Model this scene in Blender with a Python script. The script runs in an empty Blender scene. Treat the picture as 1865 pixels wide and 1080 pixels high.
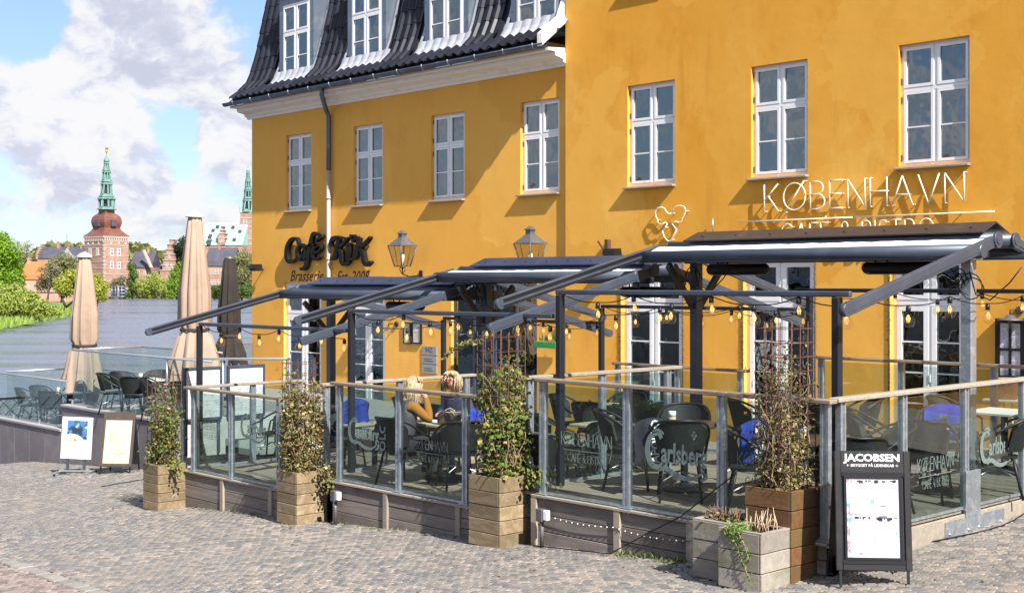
import bpy, math, random
from mathutils import Vector, Matrix, noise as mnoise

# ------------------------------------------------------------------ camera, sky, sun, exposure
S = bpy.context.scene
COL = S.collection
RND = random.Random(11)
PI = math.pi
F, HX, HY = 2361.0, 932.5, 515.0            # focal length and horizon of the photograph, in its pixels
CX, CY = -0.7266, 0.6870                    # viewing direction on the ground plane (x along the facade, y into it)

cam_d = bpy.data.cameras.new('camera')
cam_d.sensor_width = 36.0
cam_d.lens = F / 1865.0 * 36.0
cam_d.shift_y = -25.0 / 1865.0
cam_d.clip_start = 0.1
cam_d.clip_end = 5000.0
cam = bpy.data.objects.new('camera', cam_d)
COL.objects.link(cam)
cam.location = (0, 0, 0)
cam.rotation_euler = (math.radians(90), 0, math.asin(0.7266))
S.camera = cam

LX, LY, LZ = -1.0, 0.235, -0.93              # the way sunlight travels
SUN_EL = math.asin(0.93 / math.sqrt(1 + .235 ** 2 + .93 ** 2))
SUN_ROT = math.atan2(1.0, -0.235)
sun_d = bpy.data.lights.new('sun', 'SUN')
sun_d.energy = 4.4
sun_d.angle = math.radians(0.5)
sun_d.color = (1.0, 0.95, 0.86)
sun = bpy.data.objects.new('sun', sun_d)
COL.objects.link(sun)
sun.rotation_euler = Vector((LX, LY, LZ)).to_track_quat('-Z', 'Y').to_euler()
sun.location = (30, -10, 40)

S.view_settings.view_transform = 'Standard'
S.view_settings.look = 'None'
S.view_settings.gamma = 1.0
S.view_settings.exposure = 1.22
try:
    S.view_settings.use_curve_mapping = False
except Exception:
    pass
S.render.engine = 'CYCLES'
S.cycles.use_denoising = True
S.cycles.max_bounces = 8
S.cycles.diffuse_bounces = 3
S.cycles.glossy_bounces = 3
S.cycles.transmission_bounces = 4
S.cycles.transparent_max_bounces = 24
S.cycles.caustics_reflective = False
S.cycles.caustics_refractive = False
S.cycles.sample_clamp_indirect = 6.0


def look(px, py):
    """Unit direction of a pixel of the photograph."""
    t = (px - HX) / F
    v = Vector((CX + .687 * t, CY + .7266 * t, (HY - py) / F))
    return v.normalized()


world = bpy.data.worlds.new('World')
S.world = world
world.use_nodes = True
wt = world.node_tree
wt.nodes.clear()


class G:
    """Tiny helper for node graphs."""

    def __init__(self, tree):
        self.t = tree

    def n(self, kind, **kw):
        nd = self.t.nodes.new(kind)
        for k, v in kw.items():
            setattr(nd, k, v)
        return nd

    def put(self, sock, v):
        if v is None:
            return
        if isinstance(v, bpy.types.NodeSocket):
            self.t.links.new(v, sock)
        else:
            try:
                sock.default_value = v
            except Exception:
                sock.default_value = (v[0], v[1], v[2], 1.0)

    def math(self, op, a, b=None, c=None, clamp=False):
        nd = self.n('ShaderNodeMath', operation=op, use_clamp=clamp)
        for s, v in zip(nd.inputs, (a, b, c)):
            self.put(s, v)
        return nd.outputs[0]

    def vmath(self, op, a, b=None):
        nd = self.n('ShaderNodeVectorMath', operation=op)
        self.put(nd.inputs[0], a)
        if b is not None:
            self.put(nd.inputs[1], b)
        return nd.outputs['Value'] if op in ('DOT_PRODUCT', 'LENGTH', 'DISTANCE') else nd.outputs[0]

    def mix(self, f, a, b, blend='MIX'):
        nd = self.n('ShaderNodeMix', data_type='RGBA', blend_type=blend)
        self.put(nd.inputs[0], f)
        self.put(nd.inputs[6], a)
        self.put(nd.inputs[7], b)
        return nd.outputs[2]

    def noise(self, vec, scale, detail=3.0, rough=.55, out='Fac', dist=0.0):
        nd = self.n('ShaderNodeTexNoise')
        if vec is not None:
            self.put(nd.inputs['Vector'], vec)
        nd.inputs['Scale'].default_value = scale
        nd.inputs['Detail'].default_value = detail
        nd.inputs['Roughness'].default_value = rough
        nd.inputs['Distortion'].default_value = dist
        return nd.outputs[out]

    def ramp(self, f, *stops):
        nd = self.n('ShaderNodeValToRGB')
        self.put(nd.inputs[0], f)
        el = nd.color_ramp.elements
        while len(el) < len(stops):
            el.new(.5)
        for e, (p, c) in zip(el, stops):
            e.position = p
            e.color = (c[0], c[1], c[2], 1) if isinstance(c, (tuple, list)) else (c, c, c, 1)
        return nd.outputs[0]

    def smooth(self, v, a, b):
        nd = self.n('ShaderNodeMapRange', interpolation_type='SMOOTHSTEP')
        self.put(nd.inputs[0], v)
        self.put(nd.inputs[1], a)
        self.put(nd.inputs[2], b)
        return nd.outputs[0]

    def mapping(self, vec, scale=(1, 1, 1), loc=(0, 0, 0), rot=(0, 0, 0)):
        nd = self.n('ShaderNodeMapping')
        self.put(nd.inputs[0], vec)
        nd.inputs['Location'].default_value = loc
        nd.inputs['Rotation'].default_value = rot
        nd.inputs['Scale'].default_value = scale
        return nd.outputs[0]


g = G(wt)
w_out = g.n('ShaderNodeOutputWorld')
w_bg = g.n('ShaderNodeBackground')
w_bg.inputs['Strength'].default_value = 0.07
sky = g.n('ShaderNodeTexSky', sky_type='NISHITA')
sky.sun_disc = False
sky.sun_elevation = SUN_EL
sky.sun_rotation = SUN_ROT
sky.air_density = 1.0
sky.dust_density = 0.6
sky.ozone_density = 2.0
gen = g.n('ShaderNodeTexCoord').outputs['Generated']
warp = g.noise(gen, 9.0, 4, .55, 'Color')
wv = g.n('ShaderNodeVectorMath', operation='MULTIPLY_ADD')
g.put(wv.inputs[0], warp)
wv.inputs[1].default_value = (.075, .075, .055)
g.put(wv.inputs[2], gen)
cv = g.mapping(wv.outputs[0], (1, 1, 1.7), (.31, .12, .0))
big = g.noise(cv, 6.0, 2, .5)
fine = g.noise(cv, 17.0, 9, .62)
dens = g.math('ADD', g.math('MULTIPLY', big, .55), g.math('MULTIPLY', fine, .55))
# the clouds that stand over the lake: big cumulus, grey bank above, and the gaps of blue between them
for px, py, rad, amt in ((100, 190, .066, .34), (215, 235, .036, .16), (420, 262, .03, .22), (230, 50, .075, .20), (330, 120, .075, .16), (110, 330, .05, .14), (440, 290, .035, .16), (250, 350, .06, .10),
                         (20, 60, .030, -.20), (70, 20, .03, -.16), (320, 225, .030, -.26), (262, 178, .020, -.16), (150, 300, .03, .10), (352, 300, .016, -.1), (0, 330, .02, -.1), (390, 430, .03, .1)):
    c = look(px, py)
    dd = g.vmath('DISTANCE', wv.outputs[0], (c.x + .0385, c.y + .0385, c.z + .0275))
    dens = g.math('ADD', dens, g.math('MULTIPLY', g.smooth(dd, rad, 0.0), amt))
cover = g.smooth(dens, .50, .64)
# cloud brightness: lit rims from the sun side, lavender bases where it is dense
cv2 = g.vmath('ADD', cv, (.012, -.004, .022))
fine2 = g.noise(cv2, 17.0, 9, .62)
relief = g.math('SUBTRACT', fine, fine2)
lit = g.math('ADD', g.math('MULTIPLY', relief, 4.2), .60, clamp=True)
for px, py, rad, amt in ((95, 190, .062, .55), (200, 235, .04, .40), (420, 262, .03, .40), (320, 330, .05, .30), (60, 380, .04, .25)):
    dd = g.vmath('DISTANCE', wv.outputs[0], tuple(look(px, py) + Vector((.0385, .0385, .0275))))
    lit = g.math('ADD', lit, g.math('MULTIPLY', g.smooth(dd, rad, .012), amt))
thick = g.smooth(dens, .66, .92)
bank = g.smooth(g.vmath('DISTANCE', gen, tuple(look(330, 90))), .13, .03)
lit = g.math('SUBTRACT', lit, g.math('MULTIPLY', g.math('MULTIPLY', thick, bank), .28), clamp=True)
ccol = g.ramp(lit, (0.0, (3.9, 4.1, 5.4)), (.45, (5.6, 5.8, 6.8)), (.8, (7.6, 7.7, 8.1)), (1.0, (8.4, 8.4, 8.5)))
ccol = g.ramp(lit, (0.0, (.66, .69, .82)), (.38, (.76, .79, .91)), (.66, (.92, .94, .99)), (1.0, (1.02, 1.02, 1.02)))
ccol = g.mix(1.0, ccol, (5.75, 5.75, 5.85), 'MULTIPLY')
sk = g.mix(1.0, sky.outputs[0], (.98, 1.0, 1.06), 'MULTIPLY')
sk = g.mix(.30, sk, (2.7, 3.9, 5.7))
g.put(w_bg.inputs['Color'], g.mix(cover, sk, ccol))
wt.links.new(w_bg.outputs[0], w_out.inputs['Surface'])

# ------------------------------------------------------------------ places from the photograph
def dirs(px):
    t = (px - HX) / F
    return CX + .687 * t, CY + .7266 * t


def PY(px, py, Y):
    a, b = dirs(px)
    d = Y / b
    return Vector((a * d, Y, (HY - py) / F * d))


def PX(px, py, X):
    a, b = dirs(px)
    d = X / a
    return Vector((X, b * d, (HY - py) / F * d))


def PD(px, py, d):
    a, b = dirs(px)
    return Vector((a * d, b * d, (HY - py) / F * d))


def PZ(px, py, z):
    return PD(px, py, z * F / (HY - py))


def ground_z(x, y):
    return -2.4215 + .0705 * x + .0289 * y


# ------------------------------------------------------------------ mesh building
class B:
    """Collects faces and links them as one mesh object."""

    def __init__(self):
        self.v, self.f, self.s = [], [], []

    def add(self, vs, fs, smooth=False):
        o = len(self.v)
        self.v += [tuple(p) for p in vs]
        self.f += [tuple(i + o for i in q) for q in fs]
        self.s += [smooth] * len(fs)
        return self

    def box(self, x0, y0, z0, x1, y1, z1):
        x0, x1 = min(x0, x1), max(x0, x1)
        y0, y1 = min(y0, y1), max(y0, y1)
        z0, z1 = min(z0, z1), max(z0, z1)
        vs = [(x0, y0, z0), (x1, y0, z0), (x1, y1, z0), (x0, y1, z0), (x0, y0, z1), (x1, y0, z1), (x1, y1, z1), (x0, y1, z1)]
        return self.add(vs, [(3, 2, 1, 0), (4, 5, 6, 7), (0, 1, 5, 4), (1, 2, 6, 5), (2, 3, 7, 6), (3, 0, 4, 7)])

    def cbox(self, x0, y0, z0, x1, y1, z1, c=.006):
        """Box with chamfered edges."""
        x0, x1 = min(x0, x1), max(x0, x1)
        y0, y1 = min(y0, y1), max(y0, y1)
        z0, z1 = min(z0, z1), max(z0, z1)
        c = min(c, (x1 - x0) * .3, (y1 - y0) * .3, (z1 - z0) * .3)
        vs, ix = [], {}
        for i, (X, sx) in enumerate(((x0, 1), (x1, -1))):
            for j, (Y, sy) in enumerate(((y0, 1), (y1, -1))):
                for k, (Z, sz) in enumerate(((z0, 1), (z1, -1))):
                    for a in range(3):
                        p = [X + sx * c, Y + sy * c, Z + sz * c]
                        p[a] = (X, Y, Z)[a]
                        ix[i, j, k, a] = len(vs)
                        vs.append(tuple(p))
        fs = []
        for a in range(3):
            b, d = (a + 1) % 3, (a + 2) % 3
            for s in (0, 1):
                q = []
                for u, w in ((0, 0), (1, 0), (1, 1), (0, 1)):
                    k = [0, 0, 0]
                    k[a], k[b], k[d] = s, u, w
                    q.append(ix[k[0], k[1], k[2], a])
                fs.append(tuple(q) if s else tuple(reversed(q)))
        for a in range(3):
            b, d = (a + 1) % 3, (a + 2) % 3
            for u in (0, 1):
                for w in (0, 1):
                    k0, k1 = [0, 0, 0], [0, 0, 0]
                    k0[a], k1[a] = 0, 1
                    k0[b] = k1[b] = u
                    k0[d] = k1[d] = w
                    q = [ix[(*k0, b)], ix[(*k1, b)], ix[(*k1, d)], ix[(*k0, d)]]
                    if u ^ w:
                        q.reverse()
                    fs.append(tuple(reversed(q)))
        for i in (0, 1):
            for j in (0, 1):
                for k in (0, 1):
                    q = [ix[i, j, k, a] for a in range(3)]
                    if (i + j + k) % 2 == 0:
                        q.reverse()
                    fs.append(tuple(q))
        return self.add(vs, fs)

    def xf(self, M, start=0):
        for i in range(start, len(self.v)):
            self.v[i] = tuple(M @ Vector(self.v[i]))
        return self

    def beam(self, p0, p1, w, h, up=(0, 0, 1), c=0.0):
        """Bar of width w (sideways) and height h (along up) from p0 to p1."""
        p0, p1 = Vector(p0), Vector(p1)
        d = p1 - p0
        L = d.length
        d.normalize()
        side = d.cross(Vector(up))
        if side.length < 1e-4:
            side = d.cross(Vector((1, 0, 0)))
        side.normalize()
        u = side.cross(d)
        s = len(self.v)
        if c:
            self.cbox(0, -w / 2, -h / 2, L, w / 2, h / 2, c)
        else:
            self.box(0, -w / 2, -h / 2, L, w / 2, h / 2)
        M = Matrix(((d.x, -side.x, u.x, p0.x), (d.y, -side.y, u.y, p0.y), (d.z, -side.z, u.z, p0.z), (0, 0, 0, 1)))
        return self.xf(M, s)

    def tube(self, pts, r, n=6, cap=True, smooth=True):
        pts = [Vector(p) for p in pts]
        rs = r if isinstance(r, (list, tuple)) else [r] * len(pts)
        vs, fs = [], []
        prev = None
        for i, p in enumerate(pts):
            d = (pts[min(i + 1, len(pts) - 1)] - pts[max(i - 1, 0)])
            if d.length < 1e-9:
                d = Vector((0, 0, 1))
            d.normalize()
            if prev is None:
                a = d.cross(Vector((0, 0, 1)))
                if a.length < .05:
                    a = d.cross(Vector((0, 1, 0)))
            else:
                a = prev - d * prev.dot(d)
            a.normalize()
            prev = a
            b = d.cross(a)
            for k in range(n):
                t = 2 * PI * k / n
                vs.append(p + (a * math.cos(t) + b * math.sin(t)) * rs[i])
        for i in range(len(pts) - 1):
            for k in range(n):
                k2 = (k + 1) % n
                fs.append((i * n + k, i * n + k2, (i + 1) * n + k2, (i + 1) * n + k))
        self.add(vs, fs, smooth)
        if cap:
            o = len(self.v) - len(vs)
            m = len(pts) - 1
            self.f += [tuple(o + k for k in reversed(range(n))), tuple(o + m * n + k for k in range(n))]
            self.s += [False, False]
        return self

    def lathe(self, c, prof, n=16, smooth=True, phase=0.0, axis=None):
        """Rings (radius, height) about the vertical through c."""
        c = Vector(c)
        vs, fs = [], []
        for r, z in prof:
            for k in range(n):
                t = 2 * PI * k / n + phase
                vs.append((r * math.cos(t), r * math.sin(t), z))
        for i in range(len(prof) - 1):
            for k in range(n):
                k2 = (k + 1) % n
                fs.append((i * n + k, i * n + k2, (i + 1) * n + k2, (i + 1) * n + k))
        if prof[0][0] > 1e-4:
            fs.append(tuple(reversed(range(n))))
        if prof[-1][0] > 1e-4:
            fs.append(tuple((len(prof) - 1) * n + k for k in range(n)))
        s = len(self.v)
        self.add(vs, fs, smooth)
        if axis is not None:
            self.xf(Vector(axis).to_track_quat('Z', 'Y').to_matrix().to_4x4(), s)
        self.xf(Matrix.Translation(c), s)
        return self

    def quad(self, a, b, c, d, smooth=False):
        return self.add([a, b, c, d], [(0, 1, 2, 3)], smooth)

    def prism(self, poly, vec):
        """Polygon (3D points) swept along vec."""
        n = len(poly)
        vec = Vector(vec)
        vs = [Vector(p) for p in poly] + [Vector(p) + vec for p in poly]
        fs = [tuple(reversed(range(n))), tuple(range(n, 2 * n))]
        for k in range(n):
            k2 = (k + 1) % n
            fs.append((k, k2, n + k2, n + k))
        return self.add(vs, fs)

    def sphere(self, c, r, n=10, m=6, sq=(1, 1, 1)):
        c = Vector(c)
        s = len(self.v)
        self.lathe((0, 0, 0), [(max(1e-5, math.sin(PI * i / m)) * r, -math.cos(PI * i / m) * r) for i in range(m + 1)], n)
        self.xf(Matrix.Translation(c) @ Matrix.Diagonal((*sq, 1)), s)
        return self

    def mesh(self, name, mat):
        me = bpy.data.meshes.new(name)
        me.from_pydata(self.v, [], self.f)
        for m in (mat if isinstance(mat, (list, tuple)) else [mat]):
            me.materials.append(m)
        me.polygons.foreach_set('use_smooth', self.s)
        me.update()
        return me

    def build(self, name, mat, parent=None, **props):
        o = bpy.data.objects.new(name, self.mesh(name, mat))
        COL.objects.link(o)
        adopt(o, parent)
        for k, v in props.items():
            o[k] = v
        return o


def adopt(o, parent):
    if parent is not None:
        o.parent = parent
        if parent.parent is None:            # meshes are written in place, so undo the thing's own position
            o.location = o.location - parent.location if parent.get('placed') else o.location


def tag(o, label, cat, group=None, kind=None):
    o['label'] = label
    o['category'] = cat
    if group:
        o['group'] = group
    if kind:
        o['kind'] = kind
    return o


def thing(name, label, cat, loc=(0, 0, 0), rz=None, group=None):
    """Empty at the base of a thing. Without rz its parts are written in place, with rz in local coordinates."""
    o = bpy.data.objects.new(name, None)
    o.empty_display_size = .2
    COL.objects.link(o)
    o.location = loc
    if rz is None:
        o['placed'] = True
    else:
        o.rotation_euler = (0, 0, rz)
    return tag(o, label, cat, group)


def clone(o, parent=None):
    c = o.copy()
    COL.objects.link(c)
    if parent is not None:
        c.parent = parent
    for ch in list(o.children):
        clone(ch, c)
    return c


def structure(o):
    o['kind'] = 'structure'
    return o


# ------------------------------------------------------------------ materials
MATS = {}


def mat(name, col, rough=.6, metal=0.0, var=0.0, noise=None, bump=None, spec=.5, ior=None, island=0.0, coat=0.0, wood=None, hue=0.0, extra=None):
    """Principled material; noise = list of (scale, colour, low, high[, stretch]) patches; bump = (scale, strength)."""
    m = bpy.data.materials.new(name)
    m.use_nodes = True
    nt = m.node_tree
    h = G(nt)
    bs = nt.nodes['Principled BSDF']
    obj = h.n('ShaderNodeTexCoord').outputs['Object']
    c = (*col, 1.0)
    cur = None
    oi = None
    if var or hue or wood:
        oi = h.n('ShaderNodeObjectInfo')
    vec = obj
    if wood or (noise and var):
        off = h.vmath('SCALE', (37.0, 19.0, 53.0))
        nd = off.node
        h.put(nd.inputs['Scale'], oi.outputs['Random'])
        vec = h.vmath('ADD', obj, off)
    if wood:
        sx, c2, amt = wood                     # grain along one axis
        gr = h.noise(h.mapping(vec, sx), 1.0, 5, .65, dist=.6)
        cur = h.mix(h.math('MULTIPLY', h.smooth(gr, .35, .72), amt), c, (*c2, 1))
    for nz in (noise or []):
        sc, c2, lo, hi = nz[:4]
        v2 = h.mapping(vec, nz[4]) if len(nz) > 4 else vec
        fac = h.smooth(h.noise(v2, sc, 6, .6), lo, hi)
        cur = h.mix(fac, cur if cur is not None else c, (*c2, 1))
    if var:
        rnd = oi.outputs['Random']
        k = h.math('ADD', h.math('MULTIPLY', rnd, 2 * var), 1 - var)
        cur = h.mix(1.0, cur if cur is not None else c, h.n('ShaderNodeCombineColor').outputs[0], 'MULTIPLY')
        cc = cur.node.inputs[7].links[0].from_node
        for s in cc.inputs:
            h.put(s, k)
    if island:
        gi = h.n('ShaderNodeNewGeometry').outputs['Random Per Island']
        k = h.math('ADD', h.math('MULTIPLY', gi, 2 * island), 1 - island)
        cc = h.n('ShaderNodeCombineColor')
        for s in cc.inputs:
            h.put(s, k)
        cur = h.mix(1.0, cur if cur is not None else c, cc.outputs[0], 'MULTIPLY')
    if hue and cur is not None:
        hs = h.n('ShaderNodeHueSaturation')
        h.put(hs.inputs['Hue'], h.math('ADD', h.math('MULTIPLY', oi.outputs['Random'], hue), .5 - hue / 2))
        h.put(hs.inputs['Color'], cur)
        cur = hs.outputs[0]
    h.put(bs.inputs['Base Color'], cur if cur is not None else c)
    bs.inputs['Roughness'].default_value = rough
    bs.inputs['Metallic'].default_value = metal
    bs.inputs['Specular IOR Level'].default_value = spec
    if ior:
        bs.inputs['IOR'].default_value = ior
    if coat:
        bs.inputs['Coat Weight'].default_value = coat
    if bump:
        bn = h.n('ShaderNodeBump')
        bn.inputs['Strength'].default_value = bump[1]
        bn.inputs['Distance'].default_value = bump[2] if len(bump) > 2 else .01
        h.put(bn.inputs['Height'], h.noise(vec, bump[0], 5, .6))
        nt.links.new(bn.outputs[0], bs.inputs['Normal'])
    if extra:
        extra(h, bs, nt, obj)
    MATS[name] = m
    return m


def glass_mat(name, tint, refl=1.5, rough=0.0, dirt=0.0, wave=0.0):
    """Clear sheet: see-through with a tint and a mirror that grows at grazing angles."""
    m = bpy.data.materials.new(name)
    m.use_nodes = True
    nt = m.node_tree
    nt.nodes.clear()
    h = G(nt)
    out = h.n('ShaderNodeOutputMaterial')
    tr = h.n('ShaderNodeBsdfTransparent')
    tr.inputs[0].default_value = (*tint, 1)
    gl = h.n('ShaderNodeBsdfGlossy')
    gl.inputs['Roughness'].default_value = rough
    gl.inputs['Color'].default_value = (.95, 1, .98, 1)
    if wave:                                  # old glass: slow ripples in the mirror image
        bw = h.n('ShaderNodeBump')
        bw.inputs['Strength'].default_value = wave
        bw.inputs['Distance'].default_value = .02
        ob = h.n('ShaderNodeTexCoord').outputs['Object']
        h.put(bw.inputs['Height'], h.noise(h.mapping(ob, (1, 1, .7)), 2.6, 2, .5))
        nt.links.new(bw.outputs[0], gl.inputs['Normal'])
    ge = h.n('ShaderNodeNewGeometry')
    cs = h.math('ABSOLUTE', h.vmath('DOT_PRODUCT', ge.outputs['Incoming'], ge.outputs['Normal']))
    r0 = ((refl - 1) / (refl + 1)) ** 2
    fr = h.math('ADD', h.math('MULTIPLY', h.math('POWER', h.math('SUBTRACT', 1.0, cs), 5.0), 1 - r0), r0)
    mx = h.n('ShaderNodeMixShader')
    h.put(mx.inputs[0], fr)
    nt.links.new(tr.outputs[0], mx.inputs[1])
    nt.links.new(gl.outputs[0], mx.inputs[2])
    last = mx
    if dirt:
        df = h.n('ShaderNodeBsdfDiffuse')
        df.inputs[0].default_value = (.5, .52, .5, 1)
        m2 = h.n('ShaderNodeMixShader')
        obj = h.n('ShaderNodeTexCoord').outputs['Object']
        h.put(m2.inputs[0], h.math('MULTIPLY', h.smooth(h.noise(h.mapping(obj, (1.2, 1.2, .5)), 2.0, 5, .65), .4, .8), dirt))
        nt.links.new(mx.outputs[0], m2.inputs[1])
        nt.links.new(df.outputs[0], m2.inputs[2])
        last = m2
    nt.links.new(last.outputs[0], out.inputs[0])
    MATS[name] = m
    return m
# ------------------------------------------------------------------ shared materials
def _plaster(h, bs, nt, obj):
    big = h.noise(obj, .35, 5, .6)
    mid = h.noise(h.mapping(obj, (1, 1, .6)), 1.6, 7, .68)
    c = h.ramp(big, (.3, (.69, .31, .034)), (.55, (.75, .36, .05)), (.75, (.775, .40, .078)))
    c = h.mix(h.math('MULTIPLY', h.smooth(mid, .48, .70), .34), c, (.56, .20, .006, 1))
    pale = h.noise(h.mapping(obj, (1, 1, .5), (5, 3, 1)), .9, 6, .7)
    c = h.mix(h.math('MULTIPLY', h.smooth(pale, .52, .70), .4), c, (.86, .53, .13, 1))
    sep = h.n('ShaderNodeSeparateXYZ')
    h.put(sep.inputs[0], obj)
    drip = h.noise(h.mapping(obj, (2.4, 2.4, .22)), 1.4, 5, .6)
    c = h.mix(h.math('MULTIPLY', h.smooth(drip, .58, .75), .30), c, (.42, .16, .012, 1))
    left = h.smooth(sep.outputs[0], -17.6, -19.2)          # the older, yellower lime wash of the corner house
    c = h.mix(h.math('MULTIPLY', left, .45), c, (.84, .48, .12, 1))
    foot = h.math('MULTIPLY', h.smooth(sep.outputs[2], .9, -2.2), h.smooth(mid, .36, .66))
    c = h.mix(h.math('MULTIPLY', foot, .35), c, (.66, .33, .10, 1))
    # repairs: cells of slightly different lime wash, and hairline cracks here and there
    vo = h.n('ShaderNodeTexVoronoi')
    vo.inputs['Scale'].default_value = .55
    h.put(vo.inputs['Vector'], h.vmath('ADD', obj, h.vmath('SCALE', h.noise(obj, 1.2, 4, .6, 'Color'))))
    sv = h.n('ShaderNodeSeparateColor')
    h.put(sv.inputs[0], vo.outputs['Color'])
    c = h.mix(h.math('MULTIPLY', h.smooth(sv.outputs[0], .62, .8), .22), c, (.88, .52, .11, 1))
    c = h.mix(h.math('MULTIPLY', h.smooth(sv.outputs[1], .72, .85), .20), c, (.60, .24, .012, 1))
    ck = h.noise(h.mapping(obj, (1, 1, .7), (9, 2, 4)), 1.1, 3, .5, dist=.4)
    line = h.smooth(h.math('ABSOLUTE', h.math('SUBTRACT', ck, .5)), .0035, .0)
    c = h.mix(h.math('MULTIPLY', h.math('MULTIPLY', line, h.smooth(mid, .52, .62)), .22), c, (.30, .13, .02, 1))
    h.put(bs.inputs['Base Color'], c)
    bn = h.n('ShaderNodeBump')
    bn.inputs['Strength'].default_value = .35
    bn.inputs['Distance'].default_value = .012
    hh = h.math('ADD', h.noise(obj, 3.2, 4, .6), h.math('MULTIPLY', h.noise(obj, 38.0, 3, .6), .25))
    h.put(bn.inputs['Height'], hh)
    nt.links.new(bn.outputs[0], bs.inputs['Normal'])


plaster = mat('yellow_plaster', (.75, .36, .03), .9, spec=.2, extra=_plaster)
white_paint = mat('white_paint', (.80, .80, .82), .45, noise=[(6, (.66, .65, .64), .55, .8)])
sill_zinc = mat('sill_zinc', (.30, .28, .27), .5, noise=[(9, (.20, .17, .15), .5, .7)])
zinc = mat('zinc', (.155, .19, .245), .45, .55, noise=[(2.5, (.25, .28, .33), .5, .75)], bump=(3, .15, .02))
lead = mat('lead_flashing', (.40, .41, .45), .55, .2, noise=[(7, (.26, .27, .31), .5, .75)], bump=(8, .4, .02))
gutter_zinc = mat('gutter_zinc', (.10, .12, .165), .4, .6, noise=[(5, (.18, .19, .23), .5, .7)])
pipe_pale = mat('pipe_paint', (.37, .335, .30), .55, noise=[(3, (.36, .33, .31), .45, .7)])
tile_black = mat('glazed_tile', (.008, .009, .017), .25, var=.5, spec=.35, noise=[(5, (.016, .017, .026), .5, .75)])
cornice_white = mat('cornice_white', (.80, .77, .73), .75, noise=[(4, (.62, .57, .52), .52, .8), (.9, (.70, .66, .60), .5, .8)], bump=(14, .2, .01))
pane_mat = glass_mat('window_glass', (.44, .52, .62), 2.35, wave=.35)
fence_glass = glass_mat('fence_glass', (.79, .85, .845), 1.5, dirt=.02)
bulb_glass = glass_mat('bulb_glass', (.98, .945, .87), 1.6)
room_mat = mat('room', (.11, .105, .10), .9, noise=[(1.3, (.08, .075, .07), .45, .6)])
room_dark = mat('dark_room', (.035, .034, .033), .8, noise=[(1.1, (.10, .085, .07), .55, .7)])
curtain_mat = mat('curtain', (.55, .57, .58), .9)
black_metal = mat('black_metal', (.014, .014, .017), .45, .3)
steel_blue = mat('painted_steel', (.060, .074, .105), .45, .3, noise=[(3, (.08, .095, .13), .45, .7)])
dark_steel = mat('dark_steel', (.022, .026, .036), .4, .4)
galv = mat('galvanised_steel', (.40, .46, .53), .38, .75, noise=[(11, (.56, .61, .66), .45, .65), (40, (.30, .35, .42), .5, .7)])
roof_navy = mat('roof_navy', (.022, .032, .075), .35, .2, noise=[(2, (.04, .05, .09), .5, .7)])
roof_brown = mat('roof_brown', (.035, .027, .027), .4, .2, noise=[(3, (.055, .042, .04), .5, .7)])
fabric_white = mat('awning_cloth', (.85, .86, .88), .9)
timber_grey = mat('weathered_timber', (.165, .135, .12), .8, var=.25, wood=((1.2, 14, 14), (.255, .215, .195), .8), noise=[(2.5, (.085, .072, .068), .56, .75)], bump=(20, .3, .01))
timber_y = mat('weathered_timber_y', (.165, .135, .12), .8, var=.25, wood=((14, 1.2, 14), (.27, .23, .19), .8), noise=[(2.5, (.10, .09, .08), .52, .7)], bump=(20, .3, .01))
timber_pale = mat('pale_timber', (.25, .215, .175), .75, var=.12, wood=((1.0, 16, 16), (.35, .31, .255), .7), noise=[(3, (.22, .18, .13), .55, .75)], bump=(20, .25, .01))
timber_rail = mat('rail_timber', (.20, .155, .115), .7, var=.12, wood=((1.0, 16, 16), (.33, .27, .20), .8), noise=[(3, (.12, .095, .075), .5, .75)], bump=(20, .25, .01))
timber_v = mat('upright_timber', (.30, .25, .20), .8, var=.15, wood=((14, 14, 1.2), (.40, .34, .27), .7), bump=(20, .3, .01))
deck_wood = mat('deck_wood', (.20, .165, .125), .75, var=.2, wood=((1.0, 12, 12), (.29, .25, .20), .7), noise=[(1.5, (.15, .125, .10), .5, .75)], bump=(18, .3, .01))
planter_wood = mat('planter_wood', (.185, .13, .07), .75, var=.28, wood=((2.4, 12, 12), (.32, .235, .15), .8), noise=[(3.2, (.15, .13, .065), .50, .72), (5, (.40, .33, .23), .56, .78)], bump=(24, .35, .01))
planter_dark = mat('stained_planter_wood', (.12, .055, .022), .6, var=.2, wood=((2.4, 12, 12), (.20, .10, .04), .7), noise=[(2.2, (.10, .085, .03), .5, .72)], bump=(24, .35, .01))
planter_grey = mat('silvered_planter_wood', (.235, .205, .175), .8, var=.18, wood=((2.4, 12, 12), (.33, .30, .26), .7), noise=[(2.2, (.14, .145, .075), .5, .72)], bump=(24, .35, .01))
rust = mat('rusted_steel', (.10, .042, .026), .85, noise=[(30, (.055, .028, .02), .4, .7)])
cloud_concrete = mat('concrete', (.50, .48, .46), .85, noise=[(3, (.40, .38, .36), .45, .7)], bump=(20, .2, .01))
granite = mat('granite_slab', (.18, .155, .17), .55, var=.14, noise=[(3, (.235, .205, .215), .42, .7), (60, (.27, .245, .26), .55, .75)])
granite_cap = mat('granite_cap', (.30, .28, .30), .6, var=.08, noise=[(50, (.37, .355, .365), .45, .7)])
paper = mat('paper', (.82, .82, .84), .7)
ink = mat('ink', (.05, .05, .055), .8)
frost = mat('frosted_print', (.135, .18, .172), .7)

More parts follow.
